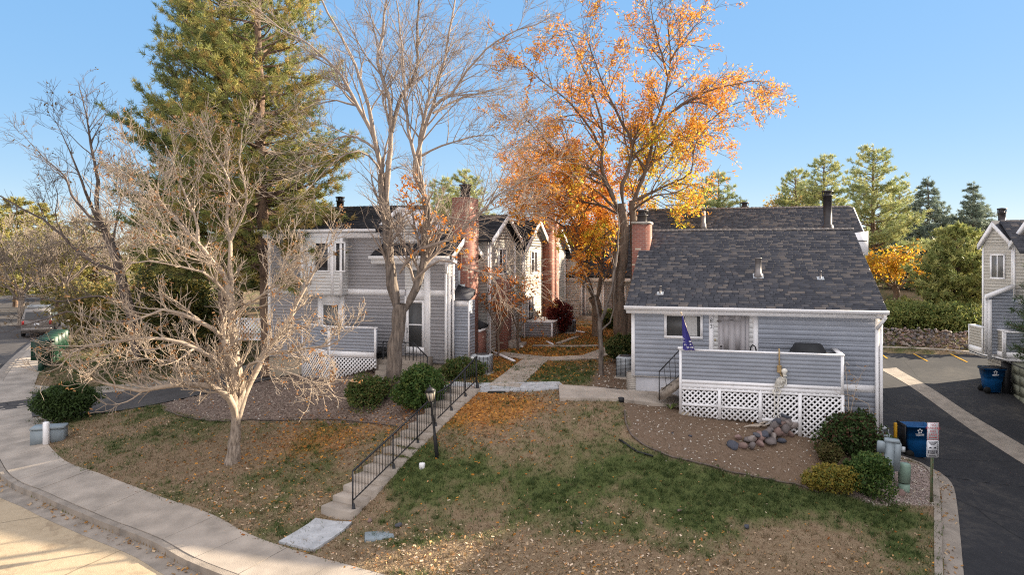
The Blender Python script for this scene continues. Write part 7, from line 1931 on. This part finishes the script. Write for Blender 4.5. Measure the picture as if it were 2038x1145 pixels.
# porch things: flag, grill, handle
fb = np.array(RH.w(pxa + .18, PY + .02, zt + .0)); pole = empty('flag', tuple(fb), TH, 'purple air force flag hanging from a pale pole on the porch corner', 'flag')
zt_f = CH - (622 - HY) / F * 22.6 - zt; xf = RH.lx(1356, PY) - (pxa + .18)
xe = RH.lx(1368, PY) - (pxa + .18); ze_ = CH - (658 - HY) / F * 22.5 - zt
xb = xe + (xe - xf) * 1.05; zb_f = ze_ + (ze_ - zt_f) * 1.05
mb = MB(); mb.tube([(xf, -.1, zt_f), (xb, .1, max(-.02, zb_f))], .018, 8); mb.tube([(xf, -.1, zt_f - .02), (xf - .005, -.102, zt_f + .03)], .028, 8); obj('pole', mb, M['pole_wood'], pole)
nu, nv = 9, 12; mb = MB(); vv = []
zbf = -.02
for j in range(nv + 1):
    t = j / nv
    lxp = xf + .02 + (RH.lx(1361, PY) - pxa - .18 - xf - .02) * t * .6; wid_ = .03 + (RH.lx(1383, PY) - RH.lx(1361, PY)) * t ** 1.15
    for i in range(nu + 1):
        u = i / nu; x = lxp + wid_ * u; y = -.14 + .045 * math.sin(u * 9 + t * 2) * (.3 + t)
        z = (zt_f - .10) + (zbf - zt_f + .10) * t + .05 * u * (1 - t); vv.append((x, y, z))
mb.add(vv, [(j*(nu+1)+i, j*(nu+1)+i+1, (j+1)*(nu+1)+i+1, (j+1)*(nu+1)+i) for j in range(nv) for i in range(nu)]); fl = obj('cloth', mb, M['flag'], pole, smooth=True)
def flagpt(t, u):
    j = min(nv, int(t * nv)); i = min(nu, int(u * nu)); return vv[j * (nu + 1) + i]
for (ch_, t, u, rot) in (('U', .70, .16, 1.4), ('.', .74, .18, 1.3), ('S', .79, .20, 1.2), ('.', .83, .23, 1.1), ('A', .87, .30, .9), ('I', .895, .42, .8), ('R', .92, .5, .7), ('F', .945, .66, .5), ('O', .955, .78, .4), ('R', .965, .9, .3)):
    p = flagpt(t, u); text_mesh(ch_, .085, 'lettering', M['flag_white'], fl, (p[0], p[1] - .045, p[2]), (math.pi / 2, -rot + math.pi * .0, 0), ext=.001)
mb = MB()
for (t, u) in ((.78, .80), (.84, .86), (.80, .92)):
    p = flagpt(t, u); mb.box(p[0] - .022, p[0] + .022, p[1] - .05, p[1] - .047, p[2] - .018, p[2] + .018)
obj('emblem', mb, M['flag_white'], fl)
gx_ = (RH.lx(1573, -.75) + RH.lx(1645, -.75)) / 2; gw = (RH.lx(1646, -.75) - RH.lx(1572, -.75)) / 2
gl = empty('covered_grill', RH.w(gx_, -.75, .36), TH, 'barbecue under a black fitted cover standing on the porch', 'grill')
def ringc(w, d, z): return [(-w, -d, z), (w, -d, z), (w, d, z), (-w, d, z)]
lv = [ringc(gw * .95, .30, .0), ringc(gw * .97, .31, .5), ringc(gw * .98, .32, .98), ringc(gw * .70, .24, 1.25), ringc(gw * .55, .16, 1.27)]; mb = MB(); v = [p for r_ in lv for p in r_]; f = [(3, 2, 1, 0)]
for i in range(len(lv) - 1):
    for j in range(4): f.append((i*4+j, i*4+(j+1) % 4, (i+1)*4+(j+1) % 4, (i+1)*4+j))
f.append(tuple(range(len(v) - 4, len(v)))); mb.add(v, f); obj('cover', mb, M['cover_black'], gl)
hb = np.array(RH.w(RH.lx(1499, -1.2), -1.2, .35)); o = empty('watering_can', tuple(hb), TH, 'black can with an arched handle standing on the porch behind the rail', 'can')
mb = MB(); mb.lathe([(.12, 0), (.13, .6), (.10, .92), (.02, .94)], 0, 0, 14); obj('body', mb, M['black_plastic'], o); mb = MB(); mb.tube([(-.09, 0, .9), (-.07, 0, 1.16), (-.02, 0, 1.24), (.06, 0, 1.18), (.11, 0, .95)], .022, 8); obj('handle', mb, M['black_plastic'], o)

# hanging skeleton decoration
sk0 = RH.lx(1556, PY); yS = PY - .10
zsk = lambda py: CH - (py - HY) / F * (RH.o[1] + ER[1] * sk0 + ED[1] * yS)
Zt = zsk(697)
sk = empty('skeleton_decoration', RH.w(sk0, yS, zsk(830)), TH, 'white plastic halloween skeleton hung by a rope from the porch rail', 'decoration'); zb0 = zsk(830)
def sz(py): return zsk(py) - zb0
def sx_(px): return RH.lx(px, yS) - sk0
mb = MB(); mb.tube([(sx_(1551), .10, sz(696)), (sx_(1551), .03, sz(698)), (sx_(1551), .0, sz(728))], .022, 8)
for k in range(6): z = sz(729 + 2.4 * k); mb.tube([(sx_(1551) + .05 * math.cos(a), .05 * math.sin(a), z + .004 * math.sin(a)) for a in np.linspace(0, 6.3, 14)], .019, 6)
mb.tube([(sx_(1552), 0, sz(743)), (sx_(1555), -.03, sz(749)), (sx_(1559), 0, sz(751)), (sx_(1557), .05, sz(746)), (sx_(1552), .02, sz(743))], .016, 6); obj('rope', mb, M['rope'], sk)
mb = MB(); c = (sx_(1561), -.02, sz(740)); r_ = .092
import bmesh as _bm
bm = _bm.new(); _bm.ops.create_icosphere(bm, subdivisions=3, radius=1.0)
vs = []
for v_ in bm.verts:
    x, y, z = v_.co; k = 1.0
    if z < -.2: k = .80
    x2 = x * r_ * (1.05 if z > 0 else .88); y2 = y * r_ * 1.02; z2 = z * r_ * 1.12
    for (ex, ez, er) in ((.45, -.15, .28), (-.05, -.15, .28), (.22, -.45, .16)):           # eye sockets and nose
        if y < 0:
            d = math.hypot(x - ex, z - ez)
            if d < er: y2 *= .72 + .28 * (d / er)
    vs.append((c[0] + x2 * (1 if z > -.2 else .82), c[1] + y2, c[2] + z2))
fs = [[v_.index for v_ in f_.verts] for f_ in bm.faces]; bm.free(); mb.add(vs, fs)
mb.add([(c[0] - .045, c[1] - .06, c[2] - .10), (c[0] + .07, c[1] - .07, c[2] - .10), (c[0] + .07, c[1] + .0, c[2] - .09), (c[0] - .05, c[1] + .02, c[2] - .07), (c[0] - .03, c[1] - .05, c[2] - .14), (c[0] + .055, c[1] - .06, c[2] - .14), (c[0] + .06, c[1] - .0, c[2] - .12), (c[0] - .04, c[1] + .01, c[2] - .10)], [(0,1,5,4),(1,2,6,5),(2,3,7,6),(3,0,4,7),(4,5,6,7),(3,2,1,0)])
obj('skull', mb, M['bone'], sk, smooth=True)
nk = (sx_(1556), 0, sz(750)); pel = (sx_(1546), 0, sz(780))
mb = MB(); pts = [nk, (sx_(1553), .01, sz(758)), (sx_(1549), .02, sz(767)), pel]; mb.tube(resample(np.array(pts), .03), .02, 7); obj('spine', mb, M['bone'], sk, smooth=True)
mb = MB()
for k in range(9):
    t = k / 8; c0 = np.array(nk) * (1 - t * .62) + np.array(pel) * t * .62 + np.array((0, 0, -.03)); rw = .105 + .035 * math.sin(t * 3.0); pp = []
    for a in np.linspace(.4, 5.88, 15): pp.append(c0 + np.array((rw * math.sin(a), -.02 + .085 * math.cos(a), -.05 * (1 - math.cos(a)) * -.3 - .02 * math.cos(a) - .03)))
    mb.tube(np.array(pp), .0125, 5)
mb.tube(np.array([np.array(nk) + (0.01, -.09, -.05), np.array(nk) + (-.03, -.10, -.22)]), .018, 6); obj('rib_cage', mb, M['bone'], sk, smooth=True)
mb = MB()
for sg in (-1, 1):
    mb.tube(np.array([(pel[0], .02, pel[2] + .03), (pel[0] + sg * .07, .03, pel[2] + .05), (pel[0] + sg * .11, -.01, pel[2] + .0), (pel[0] + sg * .07, -.03, pel[2] - .06), (pel[0] + sg * .015, -.05, pel[2] - .08)]), [.02, .03, .028, .024, .018], 7)
obj('pelvis', mb, M['bone'], sk, smooth=True)
def bone_chain(name, pts, r_):
    mb = MB()
    for a, b in zip(pts[:-1], pts[1:]):
        a = np.array(a); b = np.array(b); mb.tube(np.array([a, a * .85 + b * .15, (a + b) / 2, a * .15 + b * .85, b]), [r_ * 1.7, r_, r_ * .8, r_, r_ * 1.7], 7)
    return obj(name, mb, M['bone'], sk, smooth=True)
def hand(par, p, d):
    mb = MB(); p = np.array(p); d = unit_(d); s = unit_(np.cross(d, (0, 1, 0)))
    for k in range(5):
        a = (-.6 if k == 0 else -.25 + .17 * k); q = unit_(d + s * a); L__ = (.05 if k == 0 else .085 - .01 * abs(k - 2.5))
        mb.tube(np.array([p, p + q * L__ * .5, p + q * L__ + np.array((0, -.012, 0))]), [.008, .007, .005], 5)
    obj('hand', mb, M['bone'], par)
shl = (nk[0] - .13, -.01, nk[2] - .06); shr = (nk[0] + .13, -.02, nk[2] - .06)
a1 = bone_chain('arm', [shl, (sx_(1547), .0, sz(770)), (sx_(1542), -.05, sz(781))], .014); hand(a1, (sx_(1541.5), -.05, sz(782)), (-.4, -.1, -1))
a2 = bone_chain('arm', [shr, (sx_(1565), -.06, sz(766)), (sx_(1559), -.14, sz(756))], .014); hand(a2, (sx_(1558.5), -.14, sz(755)), (-.3, -.1, 1))
bone_chain('leg', [(pel[0] - .07, 0, pel[2] - .05), (sx_(1542), -.03, sz(806)), (sx_(1541), .01, sz(828)), (sx_(1539), -.09, sz(831))], .016); bone_chain('leg', [(pel[0] + .07, 0, pel[2] - .05), (sx_(1548.5), -.04, sz(806)), (sx_(1548), .0, sz(829)), (sx_(1550), -.09, sz(832))], .016)

# ------------------------------------------------------------------ stones
def stone_mesh(seed, sx=1., sy=.8, sz_=.7):
    r = np.random.default_rng(seed); bm = _bm.new(); _bm.ops.create_icosphere(bm, subdivisions=2, radius=1.0)
    pl = r.normal(0, 1, (9, 3)); pl /= np.linalg.norm(pl, axis=1)[:, None]; dpl = r.uniform(.42, .74, 9); vs = []
    for v_ in bm.verts:
        p = np.array(v_.co)
        for n_, d_ in zip(pl, dpl):
            e = p @ n_ - d_
            if e > 0: p = p - n_ * e
        vs.append(p * (sx, sy, sz_) * (1 + r.normal(0, .015)))
    fs = [[v_.index for v_ in f_.verts] for f_ in bm.faces]; bm.free(); return np.array(vs), fs
smesh = []
for k in range(7):
    v, f = stone_mesh(100 + k, 1, r_ := .72 + .1 * (k % 3), .62 + .08 * (k % 2)); mb = MB(); mb.add(v, f); me_ = mb.mesh('rock', False); me_.materials.append(M['stone']); smesh.append(me_)
rr = np.random.default_rng(9)
def rock(px, py, s, label, group=None, k=None, lift=0.0, cat='rock', tw=0, D=None):
    b = G(px, py) if D is None else W(px, py, D)
    o = bpy.data.objects.new('rock', smesh[rr.integers(0, 7) if k is None else k]); C.objects.link(o)
    o.location = tuple(b + np.array((0, 0, s * .35 + lift))); o.scale = (s, s * rr.uniform(.85, 1.1), s * rr.uniform(.9, 1.25)); o.rotation_euler = (rr.normal(0, .25), rr.normal(0, .25), rr.uniform(0, 6.28))
    return tag(o, label, cat, group)
lab = 'rounded red or grey rock in the loose heap against the white lattice'
pile = [(1460,893,.17),(1478,893,.13),(1495,893,.15),(1513,888,.16),(1535,884,.17),(1555,882,.13),(1470,876,.16),(1488,880,.14),(1508,872,.16),(1524,872,.17),(1545,868,.18),(1560,866,.16),(1572,868,.15),(1578,858,.15),(1500,880,.13)]
for (px, py, s) in pile: rock(px, py, s * 1.3, lab, 'rocks in the heap by the lattice')
for (px, py, s, l) in [(1497,884,.14,.16),(1516,880,.15,.17),(1530,876,.16,.18),(1548,872,.16,.20),(1562,868,.17,.22),(1540,880,.14,.16),(1554,866,.15,.38),(1565,864,.15,.42),(1535,872,.13,.30),(1546,862,.14,.40),(1573,862,.14,.25),(1558,862,.14,.50),(1522,882,.13,.30),(1508,880,.12,.22),(1540,870,.15,.42),(1550,868,.14,.55),(1562,860,.14,.60),(1568,866,.13,.48),(1530,878,.14,.34),(1578,866,.13,.35)]: rock(px, py, s * 1.3, lab, 'rocks in the heap by the lattice', lift=l * .62)
rock(1795, 987, .17, 'tan angular rock in front of the sage pedestal', k=2)
for (px, py, s, l) in [(1374,870,.07,'small white stone lying on the bare dirt bed, right of centre'),(1338,864,.06,'small white stone on the bare dirt bed nearer the walk'),(1487,1053,.11,'flat white stone in the right hand lawn'),(1352,1020,.09,'pale stone showing through the grass in mid lawn'),(1157,1044,.06,'little grey stone in the dry lawn'),(735,1040,.10,'grey stone in the turf near the bottom of the steps'),(793,1050,.12,'larger grey stone half buried near the sunlit patch'),(655,845,.10,'small stone in the mulch bed left of the olive shrub')]: rock(px, py, s, l, k=3)
for i, (px, py) in enumerate([(1512,846),(1500,849),(1528,843)]):
    b = G(px, py + 6); mb = MB(); mb.tube(np.array([(-.30, .0, .05), (-.1, .03, .08), (.12, -.02, .07), (.30, .02, .12)]), [.018, .03, .028, .014], 7); o = obj('driftwood', mb, M['drift'], smooth=True); o.location = tuple(b + np.array((0, 0, .02 * i))); o.rotation_euler = (0, 0, -.2 + .25 * i)
    tag(o, ['short pale driftwood branch lying above the rock heap', 'pale driftwood branch lowest on the left of the heap', 'pale driftwood branch tucked against the top of the heap'][i], 'branch')
# rock retaining wall at the end of the car park
mb = MB(); rw = np.random.default_rng(12); FW = resample(Gp([(1690,688),(1760,691),(1850,695),(1935,700)]), .3)
FW = offset(FW, .35)
for p in FW:
    for lv_ in range(8):
        for q in range(3):
            s = rw.uniform(.06, .15); v, f = stone_mesh(int(rw.integers(200, 240)), 1, .85, .8); a = rw.uniform(0, 6.28); ca, sa = math.cos(a), math.sin(a)
            v2_ = np.stack([v[:, 0] * ca - v[:, 1] * sa, v[:, 0] * sa + v[:, 1] * ca, v[:, 2]], 1) * s
            mb.add(v2_ + np.array((p[0] + rw.uniform(-.18, .18), p[1] + .08 * lv_ + rw.normal(0, .05), h(p[0], p[1]) + .06 + .115 * lv_ + rw.normal(0, .04))), f)
tag(obj('rock_wall', mb, M['wallstone']), 'rough rock retaining wall behind the parking bays under the junipers', 'retaining wall')
# green garden hose coil / leaves plant by the walk
b_ = G(1335, 815); mb = MB(); r5 = np.random.default_rng(4)
for k in range(26):
    a = r5.uniform(-.6, 2.6); l = r5.uniform(.2, .42); d = np.array((math.cos(a), math.sin(a) * .6, .35)); s_ = unit_(np.cross(d, (0, 0, 1))) * .012
    p0 = np.array((0, 0, 0.0)); p1 = d * l * .6 + np.array((0, 0, .08)); p2 = d * l + np.array((0, 0, -.02)); mb.add([p0 - s_, p0 + s_, p1 + s_, p1 - s_, p2], [(0, 1, 2, 3), (3, 2, 4)], tint=np.array((.16, .20, .06)) * r5.uniform(.7, 1.4))
o = obj('strappy_plant', mb, M['leaf']); o.location = tuple(b_); tag(o, 'small strappy green plant fallen over at the edge of the front walk', 'plant')
# black landscape edging and bed edge
def edging(pxl, label, hgt=.07, m='black_plastic'):
    pl = resample(Gp(pxl), .2); c = np.array((pl[0][0], pl[0][1], h(*pl[0]))); P = np.array([(x, y, h(x, y) + hgt * .5 + .012 * math.sin(i * 1.7)) for i, (x, y) in enumerate(pl)]) - c
    mb = MB(); mb.tube(P, hgt * .4, 6); o = obj('bed_edging', mb, M[m]); o.location = tuple(c); tag(o, label, 'edging')
edging([(1232,878),(1250,890),(1270,902),(1300,912)], 'loose black plastic edging strip lying at the corner of the dirt bed')
edging([(1243,820),(1248,850),(1270,880),(1340,912),(1440,938),(1560,962),(1630,982)], 'brown timber edging round the bare dirt bed', .06, 'bark_dark')
edging([(330,818),(370,832),(440,840),(520,838),(640,836),(720,842),(800,852)], 'dark edging along the foot of the mulch bed', .06, 'bark_dark')
edging([(1170,772),(1178,782),(1230,782),(1250,784)], 'black edging around the corner bed beside the front walk', .07)

# far stair and fence beyond the car park
fa, fb_ = np.array(W(1835, 622, 50.5)[:2]), np.array(W(1795, 592, 58)[:2]); o = empty('garden_stair', (fa[0], fa[1], h(*fa)), 0, 'distant concrete stair climbing the grassy bank beyond the junipers', 'steps')
d = fb_ - fa; Ld = np.linalg.norm(d); d /= Ld; n_ = np.array((d[1], -d[0])); mb = MB()
z0, z1 = CH - (622 - HY) / F * 50.5, CH - (592 - HY) / F * 58
for k in range(14):
    a = d * Ld * k / 14; b = d * Ld * (k + 1.05) / 14; z = z0 + (z1 - z0) * (k + 1) / 14 - h(*fa)
    mb.hexa([(*(a - n_ * .6), z - .6), (*(a + n_ * .6), z - .6), (*(b + n_ * .6), z - .6), (*(b - n_ * .6), z - .6), (*(a - n_ * .6), z), (*(a + n_ * .6), z), (*(b + n_ * .6), z), (*(b - n_ * .6), z)])
obj('flight', mb, M['concrete'], o)
mb = MB(); x0 = W(1700, 575, 70)[0]; x1 = W(1860, 575, 70)[0]
n_b = 60
for k in range(n_b):
    x = x0 + (x1 - x0) * k / n_b; zz_ = h(x, 70); mb.box(x, x + (x1 - x0) / n_b * .93, 70, 70.03, zz_ - .2, zz_ + 1.8 + .02 * math.sin(k * 3.1))
tag(obj('timber_fence', mb, M['wood_grey']), 'weathered grey board fence far behind the golden tree', 'fence')
# white lattice screen left of the left townhouse
lo = empty('lattice_screen', LH.w(-8.9, .4, 0), TH, 'low cream lattice screen left of the townhouse behind the pine trunks', 'fence')
lattice(lo, [(-1.2, .75), (.8, .75), (.8, 1.55), (-1.2, 1.55)], 0, .17, .05); mb = MB(); mb.box(-1.25, .85, -.03, .03, 1.551, 1.62); mb.box(-1.25, .85, -.03, .03, .68, .749); mb.box(-1.3, -1.2, -.04, .04, -1.2, 1.62); mb.box(.8, .9, -.04, .04, -1.2, 1.62); obj('frame', mb, M['white_trim'], lo)

# ------------------------------------------------------------------ fallen leaves and grass
grid_ok = (drop == 0)
def scatter(wgt, n, jit=.08):
    w_ = np.clip(wgt, 0, None) * grid_ok * (gy ** 2) * (np.abs(tx)[None] < .95) * (gy < 60)
    # equal-area weighting by cell
    cell = np.gradient(Dr)[:, None] * np.gradient(tx)[None] * gy; w_ = np.clip(wgt, 0, None) * grid_ok * cell * (np.abs(tx)[None] < .95) * (gy < 60)
    p = w_.ravel() / w_.sum(); k = rng.choice(len(p), n, p=p)
    x = gx.ravel()[k] + rng.normal(0, jit, n); y = gy.ravel()[k] + rng.normal(0, jit, n)
    return x, y, hts(x, y)
def litter(name, wgt, n, size, tints, lift=.012):
    x, y, z = scatter(wgt, n); c = np.stack([x, y, z + lift + np.abs(rng.normal(0, .012, n))], 1)
    a = rng.normal(0, 1, (n, 3)) * (1, 1, .35); a /= np.linalg.norm(a, axis=1)[:, None]; b = rng.normal(0, 1, (n, 3)) * (1, 1, .5); b -= a * (a * b).sum(1)[:, None]; b /= np.linalg.norm(b, axis=1)[:, None]
    s = size * rng.uniform(.5, 1.3, n)[:, None]; t = np.asarray(tints); mb = MB(); mb.quads(c, a * s * .5, b * s * .24, np.clip(t[rng.integers(0, len(t), n)] * rng.uniform(.75, 1.25, (n, 1)), 0, 1))
    return tag(obj(name, mb, M['litter']), kind='stuff')
nob = (1 - a_dirt * .8) * (1 - a_grav * .8)
litter('fallen_leaves', leafd ** 1.3 * nob * (1 - .5 * a_mulch), 42000, .07, [(.42,.17,.03),(.50,.22,.04),(.34,.12,.03),(.58,.28,.06),(.28,.13,.05)])
litter('fallen_leaves', (pale + .015) * nob * (1 - a_mulch), 6500, .062, [(.50,.36,.22),(.62,.48,.34),(.40,.25,.12),(.55,.30,.13)])
litter('wood_chips', a_dirt * .5 + a_grav * 2.0 + .25 * a_mulch, 3500, .05, [(.50,.44,.36),(.36,.29,.22),(.60,.55,.48)])
# grass
def grass(n, wgt, hgt, tints):
    x, y, z = scatter(wgt, n, .05); b = np.stack([x, y, z - .005], 1); a = rng.uniform(0, 6.28, n); s = np.stack([np.cos(a), np.sin(a), 0 * a], 1) * .011
    hh_ = hgt * rng.uniform(.5, 1.4, n)[:, None]; tip = b + np.stack([rng.normal(0, .6, n), rng.normal(0, .6, n), np.ones(n)], 1) * hh_
    t = np.asarray(tints); mb = MB(); mb.tris(b - s, b + s, tip, np.clip(1.05 * t[rng.integers(0, len(t), n)] * rng.uniform(.7, 1.3, (n, 1)), 0, 1)); return tag(obj('grass', mb, M['blade']), kind='stuff')
noturf = (1 - a_dirt) * (1 - a_mulch) * (1 - a_grav) * (gy < 42)
grass(90000, noturf * np.clip(grn - .15, 0, 1), .095, [(.065,.10,.03),(.085,.12,.036),(.12,.14,.05),(.055,.08,.026)])
grass(60000, noturf * (1.05 - grn), .075, [(.20,.145,.085),(.27,.20,.125),(.13,.095,.05),(.10,.10,.04)])

# coarse tufts
def tufts(n, wgt, hgt, tints, per=16):
    x, y, z = scatter(wgt, n, .05); c = np.repeat(np.stack([x, y, z], 1), per, 0); N = len(c); c[:, :2] += rng.normal(0, .035, (N, 2)); a = rng.uniform(0, 6.28, N); s = np.stack([np.cos(a), np.sin(a), 0 * a], 1) * .009
    tip = c + np.stack([rng.normal(0, .55, N), rng.normal(0, .55, N), np.ones(N)], 1) * (hgt * np.repeat(rng.uniform(.5, 1.3, n), per) * rng.uniform(.6, 1.2, N))[:, None]
    t = np.asarray(tints)[np.repeat(rng.integers(0, len(tints), n), per)] * rng.uniform(.75, 1.25, (N, 1)); mb = MB(); mb.tris(c - s, c + s, tip, np.clip(t, 0, 1)); return tag(obj('grass', mb, M['blade']), kind='stuff')
tufts(3200, noturf * np.clip(grn - .3, 0, 1) ** 2, .12, [(.08,.11,.034),(.11,.14,.045),(.065,.095,.03)])
tufts(1500, noturf * (1.0 - grn), .10, [(.28,.21,.125),(.34,.26,.16),(.20,.15,.085)])
# leaves drifted against the kerbs
def drift(line, d0, d1, n, off, sl=None):
    pl = line if sl is None else line[sl]; k = rng.integers(0, len(pl), n); w_ = np.where(vnoise(pl[k][:, 0], pl[k][:, 1], .9, 5) > .42)[0]; k = k[w_]; n = len(k)
    o_ = offset(pl, 1.0) - pl; p = pl[k] + o_[k] * rng.uniform(d0, d1, n)[:, None] + rng.normal(0, .1, (n, 2)); z = hts(p[:, 0], p[:, 1]) + off
    c = np.stack([p[:, 0], p[:, 1], z + np.abs(rng.normal(0, .01, n))], 1); a = rng.normal(0, 1, (n, 3)) * (1, 1, .35); a /= np.linalg.norm(a, axis=1)[:, None]; b = rng.normal(0, 1, (n, 3)) * (1, 1, .5); b -= a * (a * b).sum(1)[:, None]; b /= np.linalg.norm(b, axis=1)[:, None]
    s = .075 * rng.uniform(.5, 1.3, n)[:, None]; t = np.array([(.40,.24,.11),(.50,.36,.22),(.30,.17,.08),(.45,.22,.06)]); mb = MB(); mb.quads(c, a * s * .5, b * s * .25, t[rng.integers(0, 4, n)] * rng.uniform(.7, 1.2, (n, 1))); return tag(obj('fallen_leaves', mb, M['litter']), kind='stuff')
drift(KERB, .02, .22, 500, -.145, slice(0, 60)); drift(DKERB, -.30, -.02, 220, -.06)
